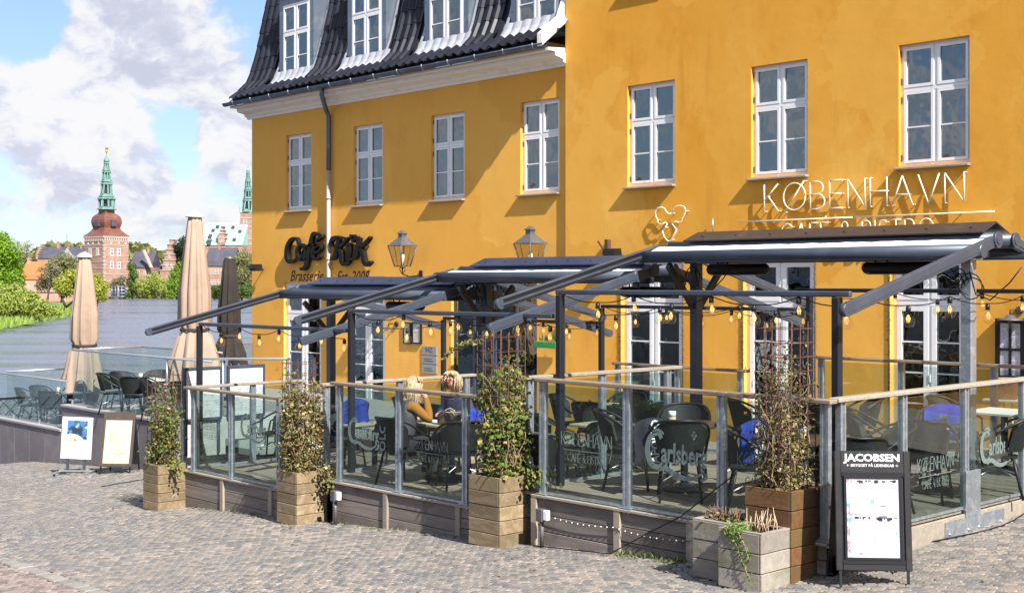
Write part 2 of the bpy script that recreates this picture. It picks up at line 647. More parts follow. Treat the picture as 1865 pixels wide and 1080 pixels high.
# ------------------------------------------------------------------ ground, street, lake
YF, YL = 18.88, 18.96                       # the two house fronts
WATER = -5.0
WY = 12.63                                  # line of the granite wall by the lake
FY = 9.912                                  # the front of the terrace
XC = -6.391                                 # its right-hand side
soil = mat('bedding_sand', (.035, .031, .028), .95, noise=[(40, (.06, .053, .045), .45, .7)])
b = B()
xs = [-33, -28, -24, -20, -16, -12, -8, -4, 0, 6, 14, 30]
ys = [-30, -14, -4, 2, 6, 9, 12, 15, 19.2]
for i in range(len(xs) - 1):
    for j in range(len(ys) - 1):
        q = [(x, y, max(ground_z(x, y), -4.4) - .035) for x, y in ((xs[i], ys[j]), (xs[i + 1], ys[j]), (xs[i + 1], ys[j + 1]), (xs[i], ys[j + 1]))]
        if xs[i] < -27.9 and ys[j] > 11:
            continue
        b.quad(*q)
b.quad((-33, -30, -4.4), (-33, 12, -4.4), (-33, 12, -7), (-33, -30, -7))
street = structure(b.build('street', soil))


def _water(h, bs, nt, obj):
    n1 = h.noise(h.mapping(obj, (1, 1, 1), rot=(0, 0, .75)), .9, 4, .6)
    vr = h.mapping(obj, rot=(0, 0, -.813))
    n2 = h.math('ADD', h.noise(h.mapping(vr, (.22, 1, 1)), .55, 5, .65), h.math('MULTIPLY', h.noise(h.mapping(vr, (.12, 1, 1)), .16, 4, .6), 2.2))
    bn = h.n('ShaderNodeBump')
    bn.inputs['Strength'].default_value = 1.0
    bn.inputs['Distance'].default_value = .45
    h.put(bn.inputs['Height'], h.math('ADD', h.math('MULTIPLY', n1, .4), n2))
    nt.links.new(bn.outputs[0], bs.inputs['Normal'])
    streak = h.noise(h.mapping(vr, (.10, 1, 1)), .11, 5, .65)
    h.put(bs.inputs['Roughness'], h.math('ADD', h.math('MULTIPLY', h.smooth(streak, .35, .65), .30), .10))
    h.put(bs.inputs['Base Color'], h.mix(h.smooth(streak, .38, .66), (.10, .115, .16, 1), (.15, .165, .22, 1)))


lake_mat = mat('lake_water', (.12, .135, .185), .22, spec=.5, ior=1.33, extra=_water)
b = B()
c0 = PD(-1500, 515, 900)
b.quad((-1500, -600, WATER), (-20, -600, WATER), (-20, 1400, WATER), (-1500, 1400, WATER))
structure(b.build('lake', lake_mat))
path_stone = mat('path_stone', (.34, .32, .29), .8, noise=[(1.5, (.27, .25, .23), .45, .7), (9, (.22, .21, .19), .55, .75)])
b = B()
for k in range(12):
    xa, xb = -25.6 + k * 2.4, -25.6 + (k + 1) * 2.4
    b.quad((xa, 15.83, ground_z(xa, 15.8) + .02), (xb, 15.83, ground_z(xb, 15.8) + .02), (xb, YL + .1, ground_z(xb, YL) + .02), (xa, YL + .1, ground_z(xa, YL) + .02))
structure(b.build('footpath', path_stone))


# ------------------------------------------------------------------ windows and doors in a front
def room_box(b, x0, x1, z0, z1, Y, dep):
    b.quad((x0, Y + dep, z0), (x1, Y + dep, z0), (x1, Y + dep, z1), (x0, Y + dep, z1))
    b.quad((x0, Y, z0), (x1, Y, z0), (x1, Y + dep, z0), (x0, Y + dep, z0))
    b.quad((x0, Y, z1), (x0, Y + dep, z1), (x1, Y + dep, z1), (x1, Y, z1))
    b.quad((x0, Y, z0), (x0, Y + dep, z0), (x0, Y + dep, z1), (x0, Y, z1))
    b.quad((x1, Y, z0), (x1, Y, z1), (x1, Y + dep, z1), (x1, Y + dep, z0))


def window(parent, x0, x1, z0, z1, Y, set_=.085, split=.37, rows=(1, 2), name='window', door=False, curtains=(0, 0), dark=False, sill=True, subs=None, fmat=None):
    """Frame (the part) with its panes, hinges and sill as sub-parts; split = share of the height above the transom."""
    y0, y1 = Y + set_, Y + set_ + .08
    fw, mw, tw, sw, gb = .05, .055, .06, .05, .024
    if door:
        fw, mw, tw, sw = .07, .05, .09, .085
    b = B()
    b.box(x0, y0, z0, x0 + fw, y1, z1).box(x1 - fw, y0, z0, x1, y1, z1)
    b.box(x0 + fw, y0, z1 - fw, x1 - fw, y1, z1).box(x0 + fw, y0, z0, x1 - fw, y1, z0 + fw)
    zt = z1 - (z1 - z0) * split
    b.box(x0 + fw, y0 - .012, zt - tw / 2, x1 - fw, y1, zt + tw / 2)
    xm = (x0 + x1) / 2
    b.box(xm - mw / 2, y0 - .006, z0 + fw, xm + mw / 2, y1, zt - tw / 2)
    b.box(xm - mw / 2, y0 - .006, zt + tw / 2, xm + mw / 2, y1, z1 - fw)
    panes = []
    for (a0, a1) in ((x0 + fw, xm - mw / 2), (xm + mw / 2, x1 - fw)):
        for (c0, c1, n) in ((z0 + fw, zt - tw / 2, rows[1]), (zt + tw / 2, z1 - fw, rows[0])):
            e = .004
            ya, yb = y0 - .018, y1 - .02
            b.box(a0 + e, ya, c0 + e, a0 + sw, yb, c1 - e).box(a1 - sw, ya, c0 + e, a1 - e, yb, c1 - e)
            b.box(a0 + sw, ya, c0 + e, a1 - sw, yb, c0 + sw).box(a0 + sw, ya, c1 - sw, a1 - sw, yb, c1 - e)
            hgt = (c1 - c0 - 2 * sw) / n
            for k in range(n):
                p0 = c0 + sw + k * hgt
                if k:
                    b.box(a0 + sw, ya + .008, p0 - gb / 2, a1 - sw, yb, p0 + gb / 2)
                panes.append((a0 + sw, a1 - sw, p0 + (gb / 2 if k else 0), p0 + hgt - (gb / 2 if k < n - 1 else 0)))
    if door:
        b.box(xm - .015, y0 - .03, z0 + 1.0, xm + .015, y0 - .01, z0 + 1.12)
    w = b.build(name, fmat or white_paint, parent)
    for (a0, a1, c0, c1) in panes:
        p = B().box(a0 + .001, y0 + .012, c0 + .001, a1 - .001, y0 + .018, c1 - .001)
        # old panes never hang quite flat, so each one mirrors a slightly different patch of sky
        ang = Matrix.Rotation(RND.uniform(-.004, .004), 4, 'Z') @ Matrix.Rotation(RND.uniform(-.004, .004), 4, 'X')
        ctr = Vector(((a0 + a1) / 2, y0 + .015, (c0 + c1) / 2))
        p.xf(Matrix.Translation(ctr) @ ang @ Matrix.Translation(-ctr))
        p.build('pane', pane_mat, w)
    b = B()
    room_box(b, x0 + .01, x1 - .01, z0 + .01, z1 - .01, y1, 1.6)
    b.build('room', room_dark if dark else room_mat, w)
    for side, wd in zip((0, 1), curtains):
        if wd:
            b = B()
            n = 14
            for k in range(n):
                t0, t1 = k / n, (k + 1) / n
                f = lambda t: (x0 + .06 + t * wd) if side == 0 else (x1 - .06 - t * wd)
                g_ = lambda t: y1 + .10 + .025 * math.sin(t * 19)
                b.quad((f(t0), g_(t0), z0 + .04), (f(t1), g_(t1), z0 + .04), (f(t1), g_(t1), z1 - .04), (f(t0), g_(t0), z1 - .04), True)
            b.build('curtain', curtain_mat, w)
    if sill:
        b = B()
        poly = [(x0 - .05, Y - .105, z0 - .055), (x0 - .05, Y - .105, z0 - .03), (x0 - .05, y0 + .01, z0 + .0), (x0 - .05, y0 + .01, z0 - .055)]
        b.prism(poly, (x1 - x0 + .07, 0, 0))
        b.build('sill', sill_zinc, w)
        h = B()
        for zz in (z0 + .14, zt - .16, zt + .14, z1 - .14):
            for xx in (x0 - .012, x1 - .012):
                h.box(xx, y0 - .028, zz - .05, xx + .024, y0 - .006, zz + .05)
        h.build('hinges', gutter_zinc, w)
    return w


def front(b, x0, x1, z0, z1, Y, holes, reveal=.09):
    """Wall face with rectangular openings and their reveals."""
    X = sorted({x0, x1, *[v for q in holes for v in q[:2]]})
    Z = sorted({z0, z1, *[v for q in holes for v in q[2:]]})
    for i in range(len(X) - 1):
        for k in range(len(Z) - 1):
            mx, mz = (X[i] + X[i + 1]) / 2, (Z[k] + Z[k + 1]) / 2
            if not any(h[0] < mx < h[1] and h[2] < mz < h[3] for h in holes):
                b.quad((X[i], Y, Z[k]), (X[i + 1], Y, Z[k]), (X[i + 1], Y, Z[k + 1]), (X[i], Y, Z[k + 1]))
    for (a0, a1, c0, c1) in holes:
        e = Y + reveal + .03
        b.quad((a0, Y, c0), (a0, Y, c1), (a0, e, c1), (a0, e, c0))
        b.quad((a1, Y, c0), (a1, e, c0), (a1, e, c1), (a1, Y, c1))
        b.quad((a0, Y, c1), (a1, Y, c1), (a1, e, c1), (a0, e, c1))
        b.quad((a0, Y, c0), (a0, e, c0), (a1, e, c0), (a1, Y, c0))


def rect(p0, p1, yt, yb, Y):
    a, c = PY(p0, yt, Y), PY(p0, yb, Y)
    return (a.x, PY(p1, yt, Y).x, c.z, a.z)


# ------------------------------------------------------------------ the corner house (left)
left_house = thing('corner_house', 'yellow plastered corner house with black tiled mansard roof and four zinc dormers', 'house', (PY(740, 515, YL).x, YL, -3.4))
XL0, XL1 = PY(459, 515, YL).x, PY(1035, 515, YL).x
Z_CORN = PY(1035, 119, YL).z
wins = [rect(521, 567, 247, 384, YL), rect(644, 697, 231, 374, YL), rect(785, 846, 212, 365, YL), rect(948, 1019, 188, 354, YL)]
zav0, zav1 = sum(w[2] for w in wins) / 4, sum(w[3] for w in wins) / 4
wins = [(w[0], w[1], w[2] * .6 + zav0 * .4, w[3] * .6 + zav1 * .4) for w in wins]
gz = lambda x, y=18.9: ground_z(x, y)
dz = gz(-24)
door1 = (PY(517, 515, YL).x, PY(585, 515, YL).x, dz, PY(517, 514, YL).z)
door2 = (PY(634, 515, YL).x, PY(701, 515, YL).x, dz + .2, PY(634, 505, YL).z + .02)
shop = (PY(822, 515, YL).x, PY(978, 515, YL).x, dz + .3, PY(822, 500, YL).z)
b = B()
front(b, XL0, XL1, -4.9, Z_CORN + .1, YL, wins + [door1, door2, shop])
b.quad((XL0, YL, -6), (XL0, YL, Z_CORN + .1), (XL0, YL + 9, Z_CORN + .1), (XL0, YL + 9, -6))
b.quad((XL0, YL + 9, -6), (XL0, YL + 9, 9), (XL1, YL + 9, 9), (XL1, YL + 9, -6))
b.build('wall', plaster, left_house)
for i, w in enumerate(wins):
    window(left_house, *w, YL, curtains=[(.34, .3), (.30, .0), (.36, .0), (.30, .0)][i])
window(left_house, *door1, YL, name='glazed_door', door=True, split=.24, rows=(1, 3), sill=False, dark=True)
window(left_house, *door2, YL, name='glazed_door', door=True, split=.22, rows=(2, 4), sill=False, dark=True)
# wide shop window: dark frame, four tall panes
b = B()
n = 4
sx0, sx1, sz0, sz1 = shop
for k in range(n + 1):
    x = sx0 + (sx1 - sx0) * k / n
    b.box(x - .03, YL + .07, sz0, x + .03, YL + .15, sz1)
for z in (sz0 + .03, sz0 + (sz1 - sz0) * .74, sz1 - .03):
    for k in range(n):
        xa, xb = sx0 + (sx1 - sx0) * k / n + .03, sx0 + (sx1 - sx0) * (k + 1) / n - .03
        b.box(xa, YL + .075, z - .03, xb, YL + .145, z + .03)
shopw = b.build('shop_window', steel_blue, left_house)
for k in range(n):
    xa, xb = sx0 + (sx1 - sx0) * k / n + .032, sx0 + (sx1 - sx0) * (k + 1) / n - .032
    for za, zb in ((sz0 + .062, sz0 + (sz1 - sz0) * .74 - .032), (sz0 + (sz1 - sz0) * .74 + .032, sz1 - .062)):
        B().box(xa, YL + .10, za, xb, YL + .108, zb).build('pane', pane_mat, shopw)
b = B()
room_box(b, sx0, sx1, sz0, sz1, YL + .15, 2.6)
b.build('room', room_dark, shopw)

# cornice: a stepped white moulding, swept along the front and round the corner
def moulding(b, prof, x0, x1, Y):
    poly = [(x0, Y - o, z) for o, z in prof]
    b.prism(poly, (x1 - x0, 0, 0))


zc = Z_CORN
EAVE = .60
ce = zc + .34
b = B()
moulding(b, [(-.02, zc - .02), (.05, zc - .02), (.07, zc + .03), (.13, zc + .05), (.15, zc + .11), (.24, zc + .13), (.36, zc + .15), (.38, zc + .24), (-.02, zc + .24)], XL0 - .16, XL1, YL)
b.build('cornice', cornice_white, left_house)
b = B()
moulding(b, [(-.3, zc + .245), (EAVE - .04, zc + .245), (EAVE - .04, zc + .30), (-.3, zc + .37)], XL0 - .20, XL1 - .02, YL)
b.build('eaves_board', cornice_white, left_house)
# half-round gutter with hooks
gy, gzz = YL - EAVE - .05, zc + .36
b = B()
n = 10
prof = [(math.cos(t) * .075, math.sin(t) * .075) for t in [PI + PI * k / n for k in range(n + 1)]]
for k in range(n):
    (a0, c0), (a1, c1) = prof[k], prof[k + 1]
    b.quad((XL0 - .32, gy + a0, gzz + c0), (XL0 - .32, gy + a1, gzz + c1), (XL1 - .02, gy + a1, gzz + c1), (XL1 - .02, gy + a0, gzz + c0), True)
b.tube([(XL0 - .32, gy - .075, gzz), (XL1 - .02, gy - .075, gzz)], .014, 6)
b.prism([(XL0 - .32, gy + p[0], gzz + p[1]) for p in prof], (.01, 0, 0))
b.build('gutter', gutter_zinc, left_house)
hk = B().tube([(0, .09, .03), (0, .085, -.02), (0, .03, -.083), (0, -.05, -.065), (0, -.09, .0), (0, -.085, .03)], .013, 5).mesh('gutter_hook', lead)
for k in range(14):
    o = bpy.data.objects.new('gutter_hook', hk)
    COL.objects.link(o)
    o.parent = left_house
    o.location = Vector((XL0 + .2 + k * (XL1 - XL0 - .5) / 13, gy, gzz)) - left_house.location
# downpipe: swan neck, dark above, pale below
px_ = PY(598, 300, YL - .1).x
b = B()
zbend = PY(598, 205, YL).z
b.tube([(PY(586, 170, gy).x, gy, gzz - .05), (PY(586, 170, gy).x, gy, gzz - .22), (px_ - .02, YL - .16, zbend + .05), (px_, YL - .09, zbend - .12), (px_, YL - .09, zbend - .9), (px_, YL - .09, PY(598, 312, YL).z)], .058, 10)
b.build('downpipe', gutter_zinc, left_house)
b = B()
b.tube([(px_, YL - .09, PY(598, 314, YL).z), (px_, YL - .09, dz)], .052, 10)
for zz in (PY(598, 362, YL).z, PY(598, 472, YL).z, -1.2):
    b.tube([(px_, YL - .09, zz - .03), (px_, YL - .09, zz + .03)], .064, 10)
b.build('downpipe', pipe_pale, left_house)

# mansard roof: profile (y, z) from the eaves up
PRO = [(YL - .60, zc + .41), (YL - .06, zc + .83), (YL + .17, zc + 1.38), (YL + .34, zc + 2.05), (YL + .50, zc + 2.75), (YL + .68, zc + 3.55), (YL + .86, zc + 4.5)]
b = B()
for k in range(len(PRO) - 1):
    (y0, z0), (y1, z1) = PRO[k], PRO[k + 1]
    b.quad((XL0 - .2, y0, z0), (XL1, y0, z0), (XL1, y1, z1), (XL0 - .2, y1, z1))
    b.quad((XL0 - .2, y0, z0), (XL0 - .2, y1, z1), (XL0 - .2, YL + 4, z1), (XL0 - .2, YL + 4, z0))
b.quad((XL0 - .2, YL + .86, zc + 4.5), (XL1, YL + .86, zc + 4.5), (XL1, YL + 9, zc + 6), (XL0 - .2, YL + 9, zc + 6))
roof = b.build('roof', mat('roof_underlay', (.02, .02, .025), .8), left_house)


def along(s):
    for k in range(len(PRO) - 1):
        a, c = Vector(PRO[k]), Vector(PRO[k + 1])
        L = (c - a).length
        if s <= L or k == len(PRO) - 2:
            return a + (c - a) * (s / L), (c - a).normalized()
        s -= L


TP = .285                                      # cover width of a tile
def pantile(w, l):
    b = B()
    n = 7
    sec = [(w * (k / n - .5) * 1.04, (.055 * math.cos(2 * PI * (k / n - .28)) if k / n < .56 else -.02) + .012) for k in range(n + 1)]
    for k in range(n):
        (a0, c0), (a1, c1) = sec[k], sec[k + 1]
        b.quad((a0, 0, c0 + .030), (a1, 0, c1 + .030), (a1, l, c1 + .012), (a0, l, c0 + .012), True)
        b.quad((a0, 0, c0), (a1, 0, c1), (a1, 0, c1 + .030), (a0, 0, c0 + .030))
    return b


tile_me = pantile(TP, .43).mesh('roof_tile', tile_black)
dorm = []
for p0, p1, yb, yt in ((516, 565, 150, 21), (641, 696, 127, -12), (782, 845, 101, -45), (941, 1018, 70, -85)):
    Yd = YL + .03
    dorm.append((PY(p0, 0, Yd).x, PY(p1, 0, Yd).x, PY(p0, yb, Yd).z, PY(p0, yt, Yd).z))
dz0 = sum(d[2] for d in dorm) / 4
dz1 = dz0 + 2.02
dorm = [(d[0], d[1], dz0, dz1) for d in dorm]
rows = 10
for r in range(rows):
    s = .02 + r * .37
    p, t = along(s)
    q, t2 = along(s + .40)
    tt = (q - p).normalized()
    ncol = int((XL1 - XL0 + .3) / TP)
    for c in range(ncol):
        x = XL0 - .12 + TP * (c + .5)
        zmid = (p.y + q.y) / 2
        if any(d[0] - .34 < x < d[1] + .34 and r > 0 and zmid > dz0 - .30 for d in dorm):
            continue
        if zmid > zc + 4.0:
            continue
        o = bpy.data.objects.new('roof_tile', tile_me)
        COL.objects.link(o)
        o.parent = roof
        wob = RND.uniform(-.008, .008)
        M = Matrix(((1, 0, 0, x), (0, tt.x, -tt.y, p.x - tt.y * (.05 + wob)), (0, tt.y, tt.x, p.y + tt.x * (.05 + wob)), (0, 0, 0, 1)))
        o.matrix_local = M @ Matrix.Rotation(RND.uniform(-.012, .012), 4, 'Z')
for d in dorm:
    x0, x1, z0, z1 = d
    Yd = YL + .02
    b = B()
    j = .16
    b.box(x0 - j, Yd, z0 - .10, x0 - .005, Yd + .9, z1 + .22)                     # jamb and cheek
    b.box(x1 + .005, Yd, z0 - .10, x1 + j, Yd + .9, z1 + .22)
    b.box(x0 - .005, Yd, z1 + .005, x1 + .005, Yd + .9, z1 + .22)
    b.box(x0 - .005, Yd, z0 - .10, x1 + .005, Yd + .3, z0 - .005)
    for xx in (x0 - j + .02, x1 + j - .02):                                       # standing seams on the zinc
        for zz in (z0 + .55, z0 + 1.2):
            b.box(xx - .055, Yd - .006, zz, xx + .055, Yd + .0, zz + .012)
    dr = b.build('dormer', zinc, left_house)
    b = B()
    b.prism([(x0 - j - .08, Yd - .09, z1 + .222), (x0 - j - .08, Yd - .09, z1 + .30), (x0 - j - .08, Yd + 1.2, z1 + .36), (x0 - j - .08, Yd + 1.2, z1 + .222)], (x1 - x0 + 2 * j + .16, 0, 0))
    b.build('dormer_roof', zinc, dr)
    # window of the dormer: its frame and panes are sub-parts
    tmp = window(dr, x0, x1, z0, z1, Yd, set_=.0, name='window_frame', sill=False, curtains=(.25, 0))
    for ch in list(tmp.children):
        ch.parent = dr
    tmp.parent = dr
    # pleated lead apron under the window, light and wavy
    b = B()
    n = 7 * 6
    X0, X1 = x0 - .34, x1 + .36
    def pt(k, s):
        p, t = along(s)
        x = X0 + (X1 - X0) * k / n
        wv = .03 * abs(math.sin(PI * k / 6)) + .045
        return (x, p.x - wv * t.y, p.y + wv * t.x)
    rowsS = [.44, .60, .78, .95]
    rag = [.06 * math.sin(k * 1.7) * abs(math.sin(PI * k / 6)) + .05 * abs(math.sin(PI * k / 6)) for k in range(n + 1)]
    for i in range(3):
        for k in range(n):
            f = (lambda kk: rowsS[0] - rag[kk]) if i == 0 else (lambda kk, i=i: rowsS[i])
            b.quad(pt(k, f(k)), pt(k + 1, f(k + 1)), pt(k + 1, rowsS[i + 1]), pt(k, rowsS[i + 1]), True)
    for side in (x0 - .28, x1 + .20):                                              # soakers up the cheeks
        for k in range(5):
            (p, t), (q, t2) = along(.75 + k * .42), along(.75 + (k + 1) * .42)
            b.quad((side, p.x - .06, p.y + .03), (side + .09, p.x - .06, p.y + .03), (side + .09, q.x - .06, q.y + .03), (side, q.x - .06, q.y + .03))
    b.build('flashing', lead, left_house)
b = B()                                                                           # white verge against the taller house
for k in range(len(PRO) - 1):
    (y0, z0), (y1, z1) = PRO[k], PRO[k + 1]
    b.prism([(XL1 - .17, y0 - .12, z0 - .1), (XL1 - .17, y0 - .12, z0 + .16), (XL1 - .17, y1 - .12, z1 + .16), (XL1 - .17, y1 - .12, z1 - .1)], (.13, 0, 0))
b.build('verge', cornice_white, left_house)
b = B()                                                                           # ornamental eave stub beyond the corner
cx = XL0 - .12
b.prism([(cx - .30, YL + 1.9, zc - .42), (cx + .12, YL + 1.9, zc - .42), (cx + .12, YL + 1.9, zc - .28), (cx - .30, YL + 1.9, zc - .22)], (0, .7, 0))
b.build('rear_eave', tile_black, left_house)

# ------------------------------------------------------------------ the taller house (right)
right_house = thing('tall_house', 'tall ochre yellow house with three white casement windows above the cafe doors', 'house', (-8, YF, -2.9))
XR0, XR1 = XL1, 4.0
rw = [rect(1143, 1229, 158, 340, YF), rect(1368, 1471, 122, 324, YF), rect(1637, 1766, 83, 304, YF)]
za, zb = sum(w[2] for w in rw) / 3, sum(w[3] for w in rw) / 3
rw = [(w[0], w[1], za * .4 + w[2] * .6, zb * .4 + w[3] * .6) for w in rw]
up = [(w[0], w[1], w[3] + 1.98, w[3] + 3.9) for w in rw]
far_x = 2.9
rw2 = (-4.9, -3.6, za, zb)
up2 = (-4.9, -3.6, zb + 1.98, zb + 3.9)
dh = [(PY(1131, 515, YF).x, PY(1243, 515, YF).x, PY(1131, 488, YF).z), (PY(1354, 515, YF).x, PY(1484, 515, YF).x, PY(1354, 462, YF).z),
      (PY(1621, 515, YF).x, PY(1759, 515, YF).x, PY(1621, 462, YF).z)]
dtop = sum(d[2] for d in dh) / 3
doors = [(d[0], d[1], gz((d[0] + d[1]) / 2) + .03, dtop) for d in dh]
b = B()
front(b, XR0, XR1, -4.6, 9.5, YF, rw + up + doors + [rw2, up2])
b.quad((XR0, YF, -4.6), (XR0, YF, 9.5), (XR0, YF + 9, 9.5), (XR0, YF + 9, -4.6))
b.quad((XR1, YF, -4.6), (XR1, YF + 9, -4.6), (XR1, YF + 9, 9.5), (XR1, YF, 9.5))
b.quad((XR0, YF, 9.5), (XR1, YF, 9.5), (XR1, YF + 5, 13), (XR0, YF + 5, 13))
b.build('wall', plaster, right_house)
for i, w in enumerate(rw + [rw2]):
    window(right_house, *w, YF, curtains=((.0, .0), (.3, 0), (.42, .3), (.3, .3))[i])
for w in up + [up2]:
    window(right_house, *w, YF)
fringe = mat('dry_garland', (.10, .075, .045), .9, noise=[(30, (.03, .025, .02), .4, .6)])
for d in doors:
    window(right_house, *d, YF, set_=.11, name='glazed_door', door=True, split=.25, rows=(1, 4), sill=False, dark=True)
    b = B()
    for x in (d[0] - .01, d[1] + .01):
        for k in range(150):
            z = d[2] + (d[3] - d[2]) * RND.random()
            a = RND.uniform(0, 2 * PI)
            l = RND.uniform(.03, .08)
            p = Vector((x, YF - .012, z))
            q = p + Vector((math.cos(a) * l, -abs(math.sin(a)) * l * .6, RND.uniform(-.03, .03)))
            b.add([p + Vector((0, 0, .006)), p - Vector((0, 0, .006)), q], [(0, 1, 2)])
        b.tube([(x, YF - .012, d[2]), (x, YF - .012, d[3])], .012, 5)
    for k in range(90):
        p = Vector((RND.uniform(d[0], d[1]), YF - .012, d[3] + .01))
        q = p + Vector((RND.uniform(-.04, .04), -RND.uniform(.01, .05), RND.uniform(-.08, .04)))
        b.add([p + Vector((.006, 0, 0)), p - Vector((.006, 0, 0)), q], [(0, 1, 2)])
    b.build('garland', fringe, right_house)
# ------------------------------------------------------------------ lettering helpers
def arc(cx, cy, rx, ry, a0, a1, n=12):
    return [(cx + rx * math.cos(math.radians(a0 + (a1 - a0) * k / n)), cy + ry * math.sin(math.radians(a0 + (a1 - a0) * k / n))) for k in range(n + 1)]


GLYPH = {
    'K': (.62, [[(0, 0), (0, 1)], [(.58, 1), (0, .40)], [(.17, .56), (.60, 0)]]),
    'Ø': (.92, [arc(.46, .5, .46, .5, 0, 360, 24), [(.06, -.06), (.86, 1.06)]]),
    'O': (.92, [arc(.46, .5, .46, .5, 0, 360, 24)]),
    'B': (.58, [[(0, 0), (0, 1), (.25, 1)] + arc(.27, .77, .25, .23, 90, -90) + [(.0, .54)], [(.27, .54)] + arc(.29, .27, .29, .27, 90, -90) + [(0, 0)]]),
    'E': (.52, [[(.52, 1), (0, 1), (0, 0), (.52, 0)], [(0, .52), (.46, .52)]]),
    'É': (.52, [[(.52, 1), (0, 1), (0, 0), (.52, 0)], [(0, .52), (.46, .52)], [(.2, 1.12), (.38, 1.28)]]),
    'N': (.66, [[(0, 0), (0, 1), (.66, 0), (.66, 1)]]),
    'H': (.62, [[(0, 0), (0, 1)], [(.62, 0), (.62, 1)], [(0, .52), (.62, .52)]]),
    'A': (.74, [[(0, 0), (.37, 1), (.74, 0)], [(.14, .36), (.60, .36)]]),
    'V': (.74, [[(0, 1), (.37, 0), (.74, 1)]]),
    'C': (.80, [arc(.45, .5, .45, .5, 45, 315, 20)]),
    'F': (.50, [[(.5, 1), (0, 1), (0, 0)], [(0, .52), (.42, .52)]]),
    'I': (.0, [[(0, 0), (0, 1)]]),
    'S': (.52, [arc(.27, .75, .25, .25, 40, 270, 12) + arc(.27, .25, .26, .25, 90, -140, 12)]),
    'T': (.62, [[(0, 1), (.62, 1)], [(.31, 1), (.31, 0)]]),
    'R': (.58, [[(0, 0), (0, 1), (.25, 1)] + arc(.27, .75, .27, .25, 90, -90) + [(0, .5)], [(.26, .5), (.58, 0)]]),
    '&': (.68, [[(.66, 0), (.16, .66)] + arc(.31, .80, .19, .19, 220, -40, 12) + [(.12, .42)] + arc(.26, .23, .24, .23, 130, 300, 10) + [(.62, .42)]]),
    ' ': (.3, []),
}


def lines(text, gap=.17):
    """Single-stroke letters: list of (letter, polylines), and the total width; cap height 1."""
    x, out = 0.0, []
    for ch in text:
        w, st = GLYPH[ch]
        if st:
            out.append((ch, [[(x + p, q) for p, q in s] for s in st]))
        x += w + gap
    return out, x - gap


class Plane:
    """Upright writing surface: origin, reading direction, and the outward normal."""

    def __init__(self, o, u, n, up=(0, 0, 1)):
        self.o, self.u, self.n, self.up = Vector(o), Vector(u).normalized(), Vector(n).normalized(), Vector(up).normalized()

    def at(self, x, y, z=0.0):
        return self.o + self.u * x + self.up * y + self.n * z

    def mtx(self):
        u, v, n, o = self.u, self.up, self.n, self.o
        return Matrix(((u.x, v.x, n.x, o.x), (u.y, v.y, n.y, o.y), (u.z, v.z, n.z, o.z), (0, 0, 0, 1)))


def ribbon(b, pl, pts, w, t=.002, z=0.0):
    for k in range(len(pts) - 1):
        p, q = pl.at(*pts[k], z), pl.at(*pts[k + 1], z)
        if (q - p).length > 1e-5:
            e = (q - p).normalized() * w * .45
            b.beam(p - e * .8, q + e * .8, t, w, up=pl.n.cross(q - p))


def printed(b, pl, text, x, y, h, w=None, stroke=.1, centre=True):
    st, tw = lines(text)
    s = h if w is None else w / tw
    x0 = x - tw * s / 2 if centre else x
    for ch, pls in st:
        for p in pls:
            ribbon(b, pl, [(x0 + a * s, y + c * h) for a, c in p], stroke * h)
    return b


def swash(b, pl, pts, ws, thick=.002, z=0.0, closed_ends=True, n=6):
    """Ribbon of changing width through points (smoothed), with real thickness."""
    P = [Vector((*p, 0)) for p in pts]
    C, W = [], []
    for i in range(len(P) - 1):
        p0, p1, p2, p3 = P[max(i - 1, 0)], P[i], P[i + 1], P[min(i + 2, len(P) - 1)]
        for k in range(n):
            t = k / n
            C.append(.5 * ((2 * p1) + (p2 - p0) * t + (2 * p0 - 5 * p1 + 4 * p2 - p3) * t * t + (3 * p1 - p0 - 3 * p2 + p3) * t ** 3))
            W.append(ws[i] * (1 - t) + ws[i + 1] * t)
    C.append(P[-1])
    W.append(ws[-1])
    vs = []
    for i, c in enumerate(C):
        d = (C[min(i + 1, len(C) - 1)] - C[max(i - 1, 0)]).normalized()
        s = Vector((-d.y, d.x, 0)) * W[i] / 2
        for e, zz in ((s, z), (s, z + thick), (-s, z + thick), (-s, z)):
            vs.append(pl.at(c.x + e.x, c.y + e.y, zz))
    fs = []
    for i in range(len(C) - 1):
        for k in range(4):
            fs.append((i * 4 + k, (i + 1) * 4 + k, (i + 1) * 4 + (k + 1) % 4, i * 4 + (k + 1) % 4))
    m = (len(C) - 1) * 4
    fs += [(3, 2, 1, 0), (m, m + 1, m + 2, m + 3)]
    return b.add(vs, fs)


_txt = {}


def type_mesh(b, pl, body, x, y, size, width=None, extrude=.001, shear=0.0, bold=0.0, space=1.0, align='CENTER', z=0.0):
    """Set type in the built-in face, added to b as geometry."""
    cu = bpy.data.curves.new('type', 'FONT')
    cu.body = body
    cu.size = size
    cu.shear = shear
    cu.offset = bold
    cu.space_character = space
    cu.align_x = align
    cu.extrude = extrude
    cu.resolution_u = 2
    o = bpy.data.objects.new('type', cu)
    COL.objects.link(o)
    dg = bpy.context.evaluated_depsgraph_get()
    me = bpy.data.meshes.new_from_object(o.evaluated_get(dg))
    vs = [v.co.copy() for v in me.vertices]
    if width and vs:
        w0 = max(v.x for v in vs) - min(v.x for v in vs)
        k = width / max(w0, 1e-6)
        for v in vs:
            v.x *= k
    b.add([pl.at(x + v.x, y + v.y, z + extrude + v.z) for v in vs], [tuple(p.vertices) for p in me.polygons])
    bpy.data.objects.remove(o)
    bpy.data.curves.remove(cu)
    bpy.data.meshes.remove(me)
    return b


